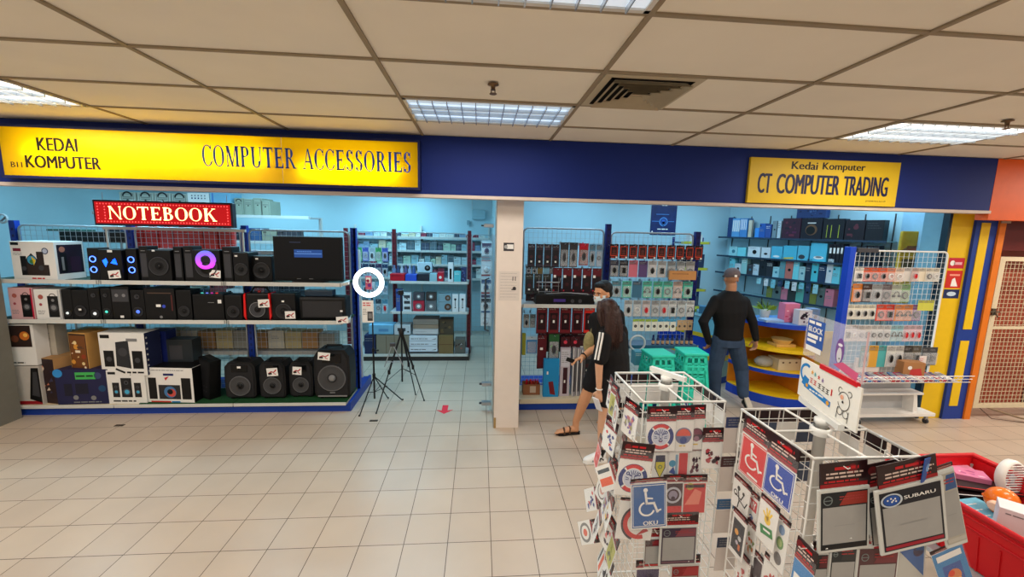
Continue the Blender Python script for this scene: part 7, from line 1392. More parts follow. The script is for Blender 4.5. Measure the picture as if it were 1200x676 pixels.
# top bar of the further rack, plate and clear poster pane of the nearer one
def topbar(host, p0, p1, z, nm='top_bar'):
    a = MB(); d = (Vector(p1) - Vector(p0)).normalized(); n = Vector((-d.y, d.x, 0)) * .011; c = Vector((host.location.x, host.location.y, 0))
    pts = [Vector(p0) - n, Vector(p1) - n, Vector(p1) + n, Vector(p0) + n]; a.prism([Vector((q.x, q.y, z)) - c for q in pts], (0, 0, .022), W_); a.part(nm, host, 'flat white bar across the top of the pole')
topbar(r1, (.90, 2.0, 0), (1.0, 1.83, 0), 1.45); topbar(r2, (1.405, 1.60, 0), (1.34, 1.33, 0), 1.45)
def plate():
    A = Vector((1.405, 1.62, 0)); B = Vector((1.335, 1.265, 0)); d = (B - A).normalized(); n = Vector((d.y, -d.x, 0)); n = n if n.dot(Vector((-1, -1, 0))) > 0 else -n; L = (B - A).length
    t = thing('sign_plate', 'white printed sign plate with colourful characters on top of the nearer spinner rack', 'sign', A + Vector((0, 0, 1.474)))
    def fr(a, e=.0): return Face(a, n * e, d, (0, 0, 1), n)
    h = .165; a = MB(); a.prism([n * -.003, d * L + n * -.003, d * L + n * .003, n * .003], (0, 0, h), mat((238, 236, 228), .35))
    a.part('plate', t)
    a = MB(); F = fr(a, .003); B1, R1, O1, G1_ = C_(40, 130, 200), C_(214, 60, 50), C_(240, 170, 40), C_(90, 180, 190)
    F.band(.045, .11, .03, .042, B1, 60, 250, 14); F.poly([(.02, .06), (.06, .05), (.07, .09), (.035, .10)], B1); F.up()
    for i, (x, y, c) in enumerate(((.085, .128, O1), (.105, .125, G1_), (.13, .122, R1), (.155, .118, C_(120, 90, 160)))):
        F.rect(x - .007, y - .002, x + .007, y + .002, c); F.rect(x - .002, y - .008, x + .002, y + .008, c); F.rect(x - .007, y - .008, x + .007, y - .005, c)
    for i, (x, c) in enumerate(((.085, R1), (.110, R1), (.140, BLACK), (.165, BLACK), (.190, BLACK))):   # strokes standing for the unreadable characters
        y = .092 - i * .002; s = .010
        F.rect(x - s, y + s * .7, x + s, y + s, c); F.rect(x - s, y - s, x + s, y - s * .7, c); F.rect(x - s * .15, y - s, x + s * .15, y + s, c); F.rect(x - s * .7, y - s * .1, x + s * .7, y + s * .15, c)
    F.poly([(.04, .05), (.215, .03), (.215, .052), (.04, .074)], B1); F.up(); F.disc(.06, .062, .008, O1); F.lines(.08, .19, .056, PAPER, 1, .007); F.disc(.2, .042, .009, O1)
    F.rect(.212, .078, .218, .104, RED)
    # plain outline animal
    O = BLACK; cx, cy = .285, .085
    F.band(cx, cy, .030, .0325, O, 200, 520, 22, ky=1.1); F.band(cx - .024, cy + .036, .009, .0115, O, 30, 260, 10); F.band(cx + .026, cy + .036, .009, .0115, O, -80, 150, 10); F.disc(cx - .012, cy + .012, .009, C_(236, 170, 140)); F.up(); F.disc(cx - .004, cy - .004, .005, O, 10); F.band(cx - .014, cy - .042, .013, .0155, O, 90, 400, 12); F.band(cx + .018, cy - .044, .013, .0155, O, 120, 430, 12); F.line([(cx - .026, cy - .03), (cx - .03, .012)], .0025, O); F.line([(cx + .032, cy - .03), (cx + .03, .014)], .0025, O)
    a.part('print', t)
    a = MB(); a.prism([d * .13 + n * -.007 + Vector((0, 0, h - .004)), d * .34 + n * -.007 + Vector((0, 0, h - .004)), d * .34 + n * .007 + Vector((0, 0, h - .004)), d * .13 + n * .007 + Vector((0, 0, h - .004))], (0, 0, .018), mat((206, 24, 34), .4)); a.part('clip_strip', t, 'red clip strip')
    t2 = thing('poster_pane', 'clear acrylic pane with a small blue BLOCK poster above the sign plate', 'poster holder', A + Vector((0, 0, 1.474 + h + .014)) - n * .0)
    a = MB(); a.prism([n * -.001, d * (L - .0) + n * -.001, d * (L - .0) + n * .001, n * .001], (0, 0, .185), mat((225, 225, 235), .05, var=0, alpha=.22)); a.part('pane', t2)
    a = MB(); F = fr(a, .0015); F.rect(.012, .05, .125, .165, mat((50, 90, 170), .4)); F.up(); F.text('BLOCK', .022, .115, .112, .135, PAPER, .03); F.lines(.02, .11, .158, PAPER, 1, .012); F.lines(.02, .115, .103, PAPER, 1, .016); F.lines(.02, .11, .080, PAPER, 1, .012); F.rect(.016, .030, .118, .052, PAPER)
    a.part('poster', t2)
    a = MB(); F = fr(a, .0015); F.disc(.225, .08, .024, C_(120, 80, 150), 18, .05); F.up(); F.disc(.225, .065, .014, C_(206, 206, 214), 14, .03); F.disc(.227, .052, .004, BLACK, 8); F.disc(.225, .104, .013, C_(230, 226, 236), 12, .006); F.up(); F.poly([(.20, .022), (.33, .0), (.335, .03), (.25, .045)], C_(206, 90, 130)); a.part('sticker', t2, 'violet and pink sticker')
    a = MB(); a.rod(d * (L - .01), d * (L - .01) + Vector((0, 0, .185)), .0035, mat((220, 180, 180), .2, alpha=.7), 6); a.part('edge_rod', t2)
plate()
# ================================================================ red crate of small goods on a table, right foreground
RC = mat((206, 22, 30), .4, var=.04)
def crate():
    x0, x1, y0, y1, z1 = 2.50, 3.16, .95, 2.21, .80; t = thing('red_crate', 'large open red plastic crate of small goods at the lower right', 'crate', ((x0 + x1) / 2, (y0 + y1) / 2, .50)); c = t.location; X0, X1, Y0, Y1, Z = x0 - c.x, x1 - c.x, y0 - c.y, y1 - c.y, z1 - c.z
    tp = .03
    for nm, p in (('side_wall', [(X0 + tp, Y0 + tp, 0), (X0 + tp, Y1 - tp, 0), (X0, Y1, Z), (X0, Y0, Z)]), ('side_wall', [(X1 - tp, Y0 + tp, 0), (X1 - tp, Y1 - tp, 0), (X1, Y1, Z), (X1, Y0, Z)]), ('end_wall', [(X0 + tp, Y0 + tp, 0), (X1 - tp, Y0 + tp, 0), (X1, Y0, Z), (X0, Y0, Z)]), ('end_wall', [(X0 + tp, Y1 - tp, 0), (X1 - tp, Y1 - tp, 0), (X1, Y1, Z), (X0, Y1, Z)])):
        q = [Vector(v) for v in p]; n = (q[1] - q[0]).cross(q[3] - q[0]).normalized(); ctr = sum(q, Vector()) / 4; n = n if n.dot(-ctr) > 0 else -n
        a = MB(); a.prism(q, n * .006, RC)
        for k in range(1, 14):
            s = q[0].lerp(q[1], k / 14); e = q[3].lerp(q[2], k / 14); m = s.lerp(e, .62); a.prism([s - n * .006, m - n * .006, m, s], (q[1] - q[0]).normalized() * .006, RC)
        for f in (.70, .88): s, e = q[0].lerp(q[3], f), q[1].lerp(q[2], f); a.tube([s - n * .002, e - n * .002], .006, RC, 6)
        a.part(nm, t)
    a = MB(); a.box(X0 + tp, X1 - tp, Y0 + tp, Y1 - tp, 0, .008, RC); a.part('floor_panel', t)
    a = MB(); a.tube([(X0, Y0, Z), (X1, Y0, Z), (X1, Y1, Z), (X0, Y1, Z)], .014, RC, 8, closed=True); a.part('rim', t)
crate()
def table():
    t = thing('display_table', 'plain grey table under the red crate', 'table', (2.83, 1.58, 0)); 
    a = MB(); a.bbox(-.36, .36, -.66, .66, .465, .492, LGREY, .005); a.part('table_top', t)
    for sx in (-.31, .31):
        for sy in (-.6, .6): a = MB(); a.rod((sx, sy, 0), (sx, sy, .466), .018, GREY, 10); a.part('leg', t)
table()
def inbox(label, px, py, z, w, d, h, c, art=None, rz=0, name='product_box', cat='box', tilt=0, top_art=None):
    p = fl(px, py, z + h); a = MB(); bg = C_(*c) if isinstance(c, tuple) else c
    a.bbox(-w / 2, w / 2, -d / 2, d / 2, 0, h, bg, .003)
    if art: F = front(a, w, h, d); F.k = 2; art(F, w, h)
    if top_art: F = Face(a, (-w / 2, -d / 2, h), (1, 0, 0), (0, 1, 0), (0, 0, 1)); top_art(F, w, d)
    return single(a, name, label, cat, (p.x, p.y, z), rot=(tilt, 0, rz))
a = MB(); a.bbox(2.55, 3.11, 1.0, 2.16, .512, .62, C_(120, 110, 100), .02); single(a, 'packed_cartons', 'layer of packed stock filling the bottom of the red crate', 'stock') 
inbox('light blue box with white print under the orange fan', 1145, 601, .622, .34, .22, .075, (110, 180, 206), A_lines(WHITE, 2), R(6), top_art=lambda F, w, h: (F.lines(w * .1, w * .9, h * .8, PAPER, 3, h * .03, h * .2), F.rect(w * .5, h * .1, w * .9, h * .3, C_(150, 210, 224))))
inbox('pink packet lying at the back left of the crate', 1113, 545, .70, .24, .12, .04, (226, 150, 180), None, R(-4), tilt=R(8), name='soft_packet', cat='packet', top_art=scribble([(240, 190, 210), (206, 110, 150)], 8, 51))
inbox('second pink packet beside the first at the back of the crate', 1136, 553, .70, .16, .10, .045, (220, 130, 170), None, R(-30), tilt=R(4), name='soft_packet', cat='packet', top_art=scribble([(240, 190, 210), (190, 100, 150)], 6, 52))
for i in range(3): inbox('black curved mat with %s edge, %s of the stacked mats in the crate' % (['a red', 'a white', 'a pale'][i], ['topmost', 'middle', 'lowest'][i]), 1147 - i * 12, 567 + i * 6, .70 - i * .03, .34, .17, .012, (40, 26, 28), None, R(-18 + 7 * i), tilt=R(-6), name='folded_mat', cat='mat', top_art=(lambda k: (lambda F, w, h: (F.rect(0, h * .92, w, h, C_(*[(214, 50, 50), (230, 230, 230), (200, 200, 190)][k])), F.rect(0, 0, w, h * .05, C_(*[(214, 50, 50), (230, 230, 230), (200, 200, 190)][k])))))(i))
inbox('clear and silver wrapped packet at the back right corner of the crate', 1141, 541, .72, .16, .08, .03, (190, 180, 180), None, R(-30), name='soft_packet', cat='packet', top_art=scribble([(90, 80, 80), (220, 220, 220), (190, 40, 50)], 9, 53))
inbox('white box with small dark print standing in the crate at the picture edge', 1210, 600, .63, .22, .12, .21, (226, 224, 226), lambda F, w, h: (F.lines(w * .1, w * .9, h * .9, GREY, 1, h * .03), F.line([(w * .1, h * .3), (w * .3, h * .4), (w * .5, h * .35)], h * .01, GREY), F.lines(w * .05, w * .5, h * .16, DGREY, 1, h * .04), F.disc(w * .5, h * .6, w * .06, DGREY, 8)), R(-50))
def fans():
    p = fl(1183, 558, .80); t = thing('desk_fan', 'small white portable fan standing in the crate behind the orange toy', 'fan', (p.x, p.y, .63)); zc = p.z - .63; WP = mat((236, 232, 226), .35)
    Mx = Matrix.Rotation(R(15), 4, 'Z')
    a = MB(); a.lathe([(.086, -.022), (.098, -.015), (.100, .012), (.092, .026), (.084, .026)], (0, 0, zc), (.15, -1, .1), WP, 28, cap=False); a.part('housing', t)
    a = MB()
    for i in range(-5, 6):
        w = math.sqrt(max(0, .086 ** 2 - (i * .0155) ** 2)); a.box(-w, w, -.030, -.025, zc + i * .0155 - .002, zc + i * .0155 + .002, WP)
    a.part('grille', t)
    a = MB(); a.lathe([(.018, 0), (.018, .01)], (0, -.01, zc), (0, -1, 0), mat((190, 186, 200), .4), 12)
    for k in range(5):
        an = k * 2 * PI / 5; u = Vector((cos(an), 0, sin(an))); v = Vector((-sin(an), 0, cos(an))); a.poly([u * .015 + Vector((0, -.008, zc)), u * .06 + v * .022 + Vector((0, -.016, zc)), u * .064 - v * .012 + Vector((0, -.002, zc))], mat((190, 186, 200), .4))
    a.part('blades', t)
    a = MB(); a.rod((0, 0, .01), (0, 0, zc - .07), .014, WP, 12); a.lathe([(.05, 0), (.05, .012), (.02, .02)], (0, 0, 0), (0, 0, 1), WP, 20); a.part('base', t)
fans()
def toy():
    OM = mat((238, 120, 24), .3, coat=.3, var=.03); p = fl(1174, 586, .77); t = thing('toy_fan', 'round bright orange toy-shaped gadget in the red crate', 'gadget', (p.x, p.y, .70)); zc = p.z - .70
    a = MB(); a.ball((0, 0, zc), .068, OM, 22, (1.08, .95, 1.0)); a.part('body', t)
    a = MB(); a.ball((.075, .0, zc + .012), .018, OM, 12, (1.3, .7, .7)); a.part('tail', t)
    a = MB(); a.ring((0, 0, zc), (.1, .1, 1), .069, .005, mat((224, 100, 18), .4), 28, 6); a.part('seam', t)
    a = MB(); a.lathe([(.026, 0), (.028, .02), (.02, .03)], (-.062, -.02, zc - .012), (-1, -.3, -.1), mat((240, 200, 170), .35), 16); a.part('nozzle', t, 'pale round nozzle')
    a = MB(); a.lathe([(.035, 0), (.04, .004), (.03, .012)], (0, 0, 0), (0, 0, 1), OM, 16); a.part('foot', t)
toy()
# ================================================================ people
def bake(mb, name, parent, voxel, smooth=6, fac=.5, mt=None, label=None):
    """weld overlapping lofts into one continuous surface"""
    ob = bpy.data.objects.new(name, mb.mesh(name)); COL.objects.link(ob)
    m_ = ob.modifiers.new('r', 'REMESH'); m_.mode = 'VOXEL'; m_.voxel_size = voxel; m_.use_smooth_shade = True
    if smooth: k = ob.modifiers.new('s', 'SMOOTH'); k.iterations = smooth; k.factor = fac
    dg = bpy.context.evaluated_depsgraph_get(); me = bpy.data.meshes.new_from_object(ob.evaluated_get(dg)); me.name = name
    bpy.data.objects.remove(ob); me.materials.clear(); me.materials.append(mt)
    o = bpy.data.objects.new(name, me); COL.objects.link(o); o.parent = parent
    for p in me.polygons: p.use_smooth = True; p.material_index = 0
    if label: o['label'] = label
    return o
def limb(mb, pts, rr, n=16, mt=SKIN):
    """tapered limb through joints, densified so that it bends only near them"""
    P = [Vector(p) for p in pts]; Q = []; S = []
    for i in range(len(P) - 1):
        for k in range(6): t = k / 6; Q.append(P[i].lerp(P[i + 1], t)); S.append(rr[i] + (rr[i + 1] - rr[i]) * t)
    Q.append(P[-1]); S.append(rr[-1])
    mb.tube(Q, 1, mt, n, rr=S)
    for i, p in enumerate(P): mb.ball(p, rr[i] * 1.0, mt, 12)
def torso(mb, C, side, W, D, n=20, mt=SKIN):
    """stack of ellipses: centres C, half widths W along side, half depths D across"""
    side = Vector(side).normalized(); rings = []
    for i, c in enumerate(C):
        c = Vector(c); a = C[max(0, i - 1)]; b = C[min(len(C) - 1, i + 1)]; up = (Vector(b) - Vector(a)).normalized(); s = (side - up * side.dot(up)).normalized(); f = up.cross(s)
        rings.append([c + s * (W[i] * (abs(cos(t)) ** .85) * (1 if cos(t) > 0 else -1)) + f * D[i] * sin(t) for t in [2 * PI * j / n for j in range(n)]])
    vs = [v for r in rings for v in r]; fs = []
    for i in range(len(rings) - 1): fs += [(i * n + j, i * n + (j + 1) % n, (i + 1) * n + (j + 1) % n, (i + 1) * n + j) for j in range(n)]
    mb.add(vs, fs, mt, True); mb.add(rings[0], [tuple(range(n))[::-1]], mt); mb.add(rings[-1], [tuple(range(n))], mt)
def basis(f, up=(0, 0, 1)):
    f = Vector(f).normalized(); s = f.cross(Vector(up)).normalized(); u = s.cross(f); return f, s, u
def hand(mb, wrist, d, nrm, thumb, curl=.5, k=1.0, mt=SKIN):
    """d: towards the fingertips, nrm: out of the palm (the way the fingers curl), thumb: the thumb's side"""
    w = Vector(wrist); d = Vector(d).normalized(); t = Vector(thumb); t = (t - d * t.dot(d)).normalized(); n = d.cross(t).normalized(); n = n if n.dot(Vector(nrm)) > 0 else -n
    pal = .088 * k
    Cs = [w, w + d * pal * .35, w + d * pal * .75, w + d * pal]
    torso(mb, Cs, t, [.024 * k, .034 * k, .040 * k, .037 * k], [.017 * k, .015 * k, .013 * k, .011 * k], 14, mt)
    for i, (off, L) in enumerate(((.030, .070), (.010, .080), (-.010, .074), (-.029, .058))):
        b = w + d * pal * .92 + t * off * k; a0 = curl * (.55 + .08 * i); p = [b]; dd = d
        for s, fr in enumerate((.45, .32, .25)):
            ang = a0 * (s + .6); dd = d * cos(ang) + n * sin(ang); p.append(p[-1] + dd * L * k * fr)
        mb.tube([b - d * .02 * k] + p, 1, mt, 10, rr=[.009 * k, .0095 * k, .0088 * k, .008 * k, .0066 * k]); mb.ball(p[-1], .0066 * k, mt, 8)
        for q in p[1:-1]: mb.ball(q, .0086 * k, mt, 8)
    b = w + d * pal * .25 + t * .026 * k; e1 = b + (t * .75 + d * .7 + n * .25).normalized() * .036 * k; e2 = e1 + (t * .35 + d * .95 + n * .45).normalized() * .030 * k; e3 = e2 + (d * .95 + n * .6).normalized() * .022 * k
    mb.tube([b, e1, e2, e3], 1, mt, 10, rr=[.014 * k, .0115 * k, .0098 * k, .0078 * k]); mb.ball(e1, .0112 * k, mt, 8); mb.ball(e2, .0098 * k, mt, 8); mb.ball(e3, .0078 * k, mt, 8)
def head_skin(mb, c, f, up, k=1.0, mt=SKIN):
    f, s, u = basis(f, up); M3 = Matrix((s, f, u)).transposed(); L = lambda x, y, z: c + M3 @ (Vector((x, y, z)) * k)
    mb.ball(L(0, -.012, .028), 1, mt, 24, (.074 * k, .094 * k, .088 * k), M3); mb.ball(L(0, .022, -.035), 1, mt, 20, (.060 * k, .066 * k, .075 * k), M3)
    mb.ball(L(0, .052, -.082), 1, mt, 14, (.032 * k, .030 * k, .026 * k), M3)                     # chin
    mb.tube([L(0, .083, .005), L(0, .100, -.022), L(0, .104, -.036), L(0, .088, -.044)], 1, mt, 8, rr=[.008 * k, .011 * k, .014 * k, .009 * k])   # nose
    for q in (-1, 1):
        mb.ball(L(q * .075, -.005, -.018), 1, mt, 12, (.009 * k, .019 * k, .031 * k), M3)          # ears
        mb.ball(L(q * .012, .096, -.040), .008 * k, mt, 8); mb.ball(L(q * .040, .066, -.022), 1, mt, 10, (.022 * k, .018 * k, .018 * k), M3)
    mb.ball(L(0, .078, .022), 1, mt, 12, (.052 * k, .014 * k, .012 * k), M3)
    return L, M3
def face_parts(L, M3, t, k=1.0, mouth=True):
    for q in (-1, 1):
        a = MB(); a.ball(L(q * .031, .079, .000), 1, mat((236, 234, 230), .3), 12, (.013 * k, .007 * k, .0075 * k), M3); e = a.part('eye', t)
        a = MB(); a.ball(L(q * .031, .0855, .000), 1, mat((40, 26, 20), .2), 10, (.0058 * k, .003 * k, .0062 * k), M3); a.tube([L(q * .018, .084, .009), L(q * .031, .0875, .0105), L(q * .045, .080, .007)], .0022 * k, mat((30, 22, 20), .6), 6); a.part('iris', e)
        a = MB(); a.tube([L(q * .014, .090, .021), L(q * .030, .091, .026), L(q * .050, .078, .020)], 1, mat((24, 18, 16), .7), 6, rr=[.003 * k, .0042 * k, .0022 * k]); a.part('eyebrow', t)
    if mouth: a = MB(); a.tube([L(-.024, .080, -.066), L(0, .090, -.063), L(.024, .080, -.066)], 1, mat((168, 92, 84), .4), 8, rr=[.003 * k, .0055 * k, .003 * k]); a.part('lips', t)
def shoe(t, heel, d, up=(0, 0, 1), L=.25, mt=WHITE, sole=WHITE, accent=None, sandal=False, name='shoe', label=None):
    heel = Vector(heel); d = Vector(d).normalized(); u = Vector(up).normalized(); s = d.cross(u).normalized(); u = s.cross(d); P = lambda x, y, z: heel + d * x + s * y + u * z
    out = [(0, .0), (.01, .028), (.06, .033), (.12, .032), (.18, .043), (.225, .036), (.25, .0)]; out = [(x / .25 * L, y) for x, y in out]
    loop = [P(x, y, 0) for x, y in out] + [P(x, -y, 0) for x, y in out[-2:0:-1]]
    a = MB(); a.prism(loop, u * .022, sole)
    sl = a.part('sole' if sandal else name + '_sole', t)
    if sandal:
        a = MB(); a.tube([P(L * .70, -.042, .02), P(L * .68, -.02, .060), P(L * .66, .02, .062), P(L * .68, .042, .02)], .010, mt, 8); a.tube([P(L * .48, -.036, .02), P(L * .44, -.02, .075), P(L * .44, .02, .075), P(L * .48, .036, .02)], .009, mt, 8); a.part('strap', t, 'dark sandal strap'); return
    a = MB(); torso(a, [P(.035, 0, .045), P(L * .30, 0, .055), P(L * .5, 0, .048), P(L * .7, 0, .038), P(L * .88, 0, .030), P(L * .98, 0, .024)], s, [.032, .034, .036, .041, .036, .014], [.045, .050, .040, .030, .021, .012], 16, mt); limb(a, [P(.05, 0, .05), P(.045, 0, .085)], [.036, .034], 14, mt)
    o = bake(a, name, t, .005, 3, .5, mt, label)
    if accent:
        a = MB()
        for x in (.35, .5, .64): a.tube([P(L * x, .040, .025), P(L * (x + .03), .030, .055), P(L * (x + .05), .0, .072 - x * .02)], .005, accent, 6); a.tube([P(L * x, -.040, .025), P(L * (x + .03), -.030, .055), P(L * (x + .05), .0, .072 - x * .02)], .005, accent, 6)
        a.tube([P(L * .2, .034, .03), P(L * .3, .036, .05), P(L * .5, .04, .03)], .006, accent, 6); a.tube([P(L * .2, -.034, .03), P(L * .3, -.036, .05), P(L * .5, -.04, .03)], .006, accent, 6); a.part('stripe', t, 'black shoe stripes')
BT = mat((16, 16, 19), .85, var=.2, scale=18, bump=.25)
# ---------------- the woman walking with long hair
def woman():
    Y = 3.56; t = thing('person', 'person with long brown hair, black T-shirt with striped sleeve, shorts, phone in hand', 'person', (0, 0, 0))
    S2 = mat((214, 164, 132), .5, var=.05, scale=30)
    hip = at(719, 438, Y + .02); up_hip = hip + Vector((0, 0, .0)); shc = at(718, 389, Y); neck = at(716, 379, Y - .0); hc = at(711, 364, Y - .01)
    side = Vector((.70, .72, 0)).normalized()            # from her left (near, picture left) to her right shoulder
    fdir = Vector((-.80, .60, 0)).normalized()
    shL = shc - side * .155 + Vector((0, 0, -.02)); shR = shc + side * .155 + Vector((0, 0, -.02)); hpL = hip - side * .085; hpR = hip + side * .085
    a = MB()
    torso(a, [hip + Vector((0, 0, -.07)), hip, hip + Vector((0, 0, .14)), shc + Vector((0, 0, -.16)), shc + Vector((0, 0, -.03)), shc + Vector((0, 0, .02))], side, [.14, .16, .125, .145, .150, .07], [.105, .11, .09, .10, .08, .05], mt=S2)
    limb(a, [shc, neck + Vector((0, 0, .03))], [.052, .046], mt=S2)
    head_c = hc; L_, M3 = head_skin(a, head_c, Vector((-.42, .90, -.12)), (0, 0, 1), .96, S2)
    elL = at(702, 425, Y - .13); wrL = at(702, 458, Y - .10)
    limb(a, [shL, elL, wrL], [.050, .037, .024], mt=S2); hand(a, wrL, (.02, .02, -1), fdir, fdir, .9, .95, S2)
    elR = shR + Vector((.05, .05, -.27)); wrR = elR + Vector((-.05, .06, -.22)); limb(a, [shR, elR, wrR], [.050, .037, .024], mt=S2); hand(a, wrR, (-.1, .1, -1), fdir, fdir, .7, .95, S2)
    knL = at(708, 487, Y - .04); anL = at(705, 527, Y); knR = at(735, 490, Y + .12); anR = at(742, 520, Y + .18)
    limb(a, [hpL + Vector((0, 0, -.05)), knL, knL.lerp(anL, .35), anL], [.088, .054, .055, .033], mt=S2); limb(a, [hpR + Vector((0, 0, -.05)), knR, knR.lerp(anR, .35), anR], [.088, .054, .055, .033], mt=S2)
    bake(a, 'body', t, .0055, 4, .5, S2)
    face_parts(L_, M3, t, .96)
    # shoes
    fd = Vector((-1, -.12, 0)).normalized(); hl = Vector((anL.x + .04, anL.y, .0)); limb_end = hl
    shoe(t, Vector((anL.x + .055, anL.y + .0, 0.002)), fd, L=.24, mt=mat((232, 232, 230), .5), sole=PAPER, accent=BLACK, label='white sports shoe'); shoe(t, Vector((anR.x + .05, anR.y, max(.004, anR.z - .075))), fd, L=.24, mt=mat((232, 232, 230), .5), sole=PAPER, accent=BLACK, label='white sports shoe')
    a = MB(); limb(a, [anL + Vector((0, 0, .02)), Vector((anL.x, anL.y, .055))], [.040, .042]); a2 = bake(a, 'sock', t, .006, 2, .5, BLACK, 'black ankle sock')
    # T-shirt
    a = MB(); torso(a, [hip + Vector((0, 0, .0)), hip + Vector((0, 0, .14)), shc + Vector((0, 0, -.16)), shc + Vector((0, 0, -.03)), shc + Vector((0, 0, .035))], side, [.182, .165, .172, .170, .085], [.135, .125, .128, .105, .070])
    slL = shL.lerp(elL, .80); slR = shR.lerp(elR, .80); limb(a, [shL, slL], [.074, .070]); limb(a, [shR, slR], [.074, .070])
    bake(a, 'tshirt', t, .009, 5, .5, BT, 'loose black T-shirt')
    # white stripes down the sleeve
    a = MB()
    for o_ in (-.016, .012):
        pts = []
        for q in range(9):
            f_ = q / 8; c = (shL + Vector((0, 0, .03))).lerp(slL, f_); out = (Vector((-.62, -.78, .10 * (1 - f_)))).normalized(); s_ = Vector((.78, -.62, 0)); pts.append(c + out * (.073 + .004) + s_ * o_ + (Vector((0, 0, .02)) if q == 0 else Vector()))
        a.tube(pts, .0085, PAPER, 6)
    a.part('sleeve_stripe', t, 'white sleeve stripes')
    # shorts
    a = MB(); torso(a, [hip + Vector((0, 0, -.10)), hip + Vector((0, 0, .05))], side, [.168, .160], [.125, .118]); limb(a, [hpL + Vector((0, 0, -.04)), hpL.lerp(knL, .55)], [.108, .100]); limb(a, [hpR + Vector((0, 0, -.04)), hpR.lerp(knR, .55)], [.108, .100]); bake(a, 'shorts', t, .009, 4, .5, mat((22, 22, 26), .85, bump=.2), 'black shorts')
    # hair
    HB = mat((50, 28, 22), .42, var=.35, scale=60, bump=.5); a = MB(); Lh = L_
    a.ball(Lh(0, -.020, .028), 1, HB, 24, (.083, .098, .090), M3); bk = -Vector(fdir)
    torso(a, [Lh(0, -.045, .06), Lh(0, -.075, -.02), Lh(0, -.085, -.10), Lh(0, -.09, -.18), Lh(0, -.088, -.27), Lh(0, -.08, -.335)], M3 @ Vector((1, 0, 0)), [.070, .086, .094, .102, .096, .060], [.05, .055, .050, .044, .034, .014], mt=HB)
    for q in (-1, 1): a.tube([Lh(q * .055, .03, .09), Lh(q * .085, .01, .02), Lh(q * .09, -.01, -.06), Lh(q * .088, -.03, -.14)], 1, HB, 10, rr=[.02, .026, .028, .014])
    hair = bake(a, 'hair', t, .007, 3, .5, HB, 'long straight dark brown hair')
    a = MB(); g = random.Random(6)
    for i in range(60):
        x = g.uniform(-.085, .085); a.tube([Lh(x * .8, -.09 - .03 * (1 - abs(x) / .1), .05), Lh(x, -.135 + abs(x) * .35, -.06), Lh(x * 1.05, -.142 + abs(x) * .3, -.18), Lh(x * 1.0 + g.uniform(-.01, .01), -.12 + abs(x) * .3, -.30 - g.uniform(0, .06))], 1, HB, 4, rr=[.002, .0032, .003, .001])
    a.part('hair_strands', hair)
    a = MB(); a.ring(wrL + Vector((0, 0, .02)), (0, 0, 1), .027, .006, PAPER, 20, 6); a.part('bracelet', t, 'white wristband')
    a = MB(); ph = wrL + Vector((-.005, .01, -.11)); M_ = Matrix.Rotation(R(30), 4, 'Z') @ Matrix.Rotation(R(-25), 4, 'Y'); M_.translation = ph + Vector((.0, .0, -.02)); a.bbox(-.006, .006, -.036, .036, -.07, .07, mat((226, 226, 230), .3), .004, M_); o = a.part('phone_case', t)
    return t
woman()
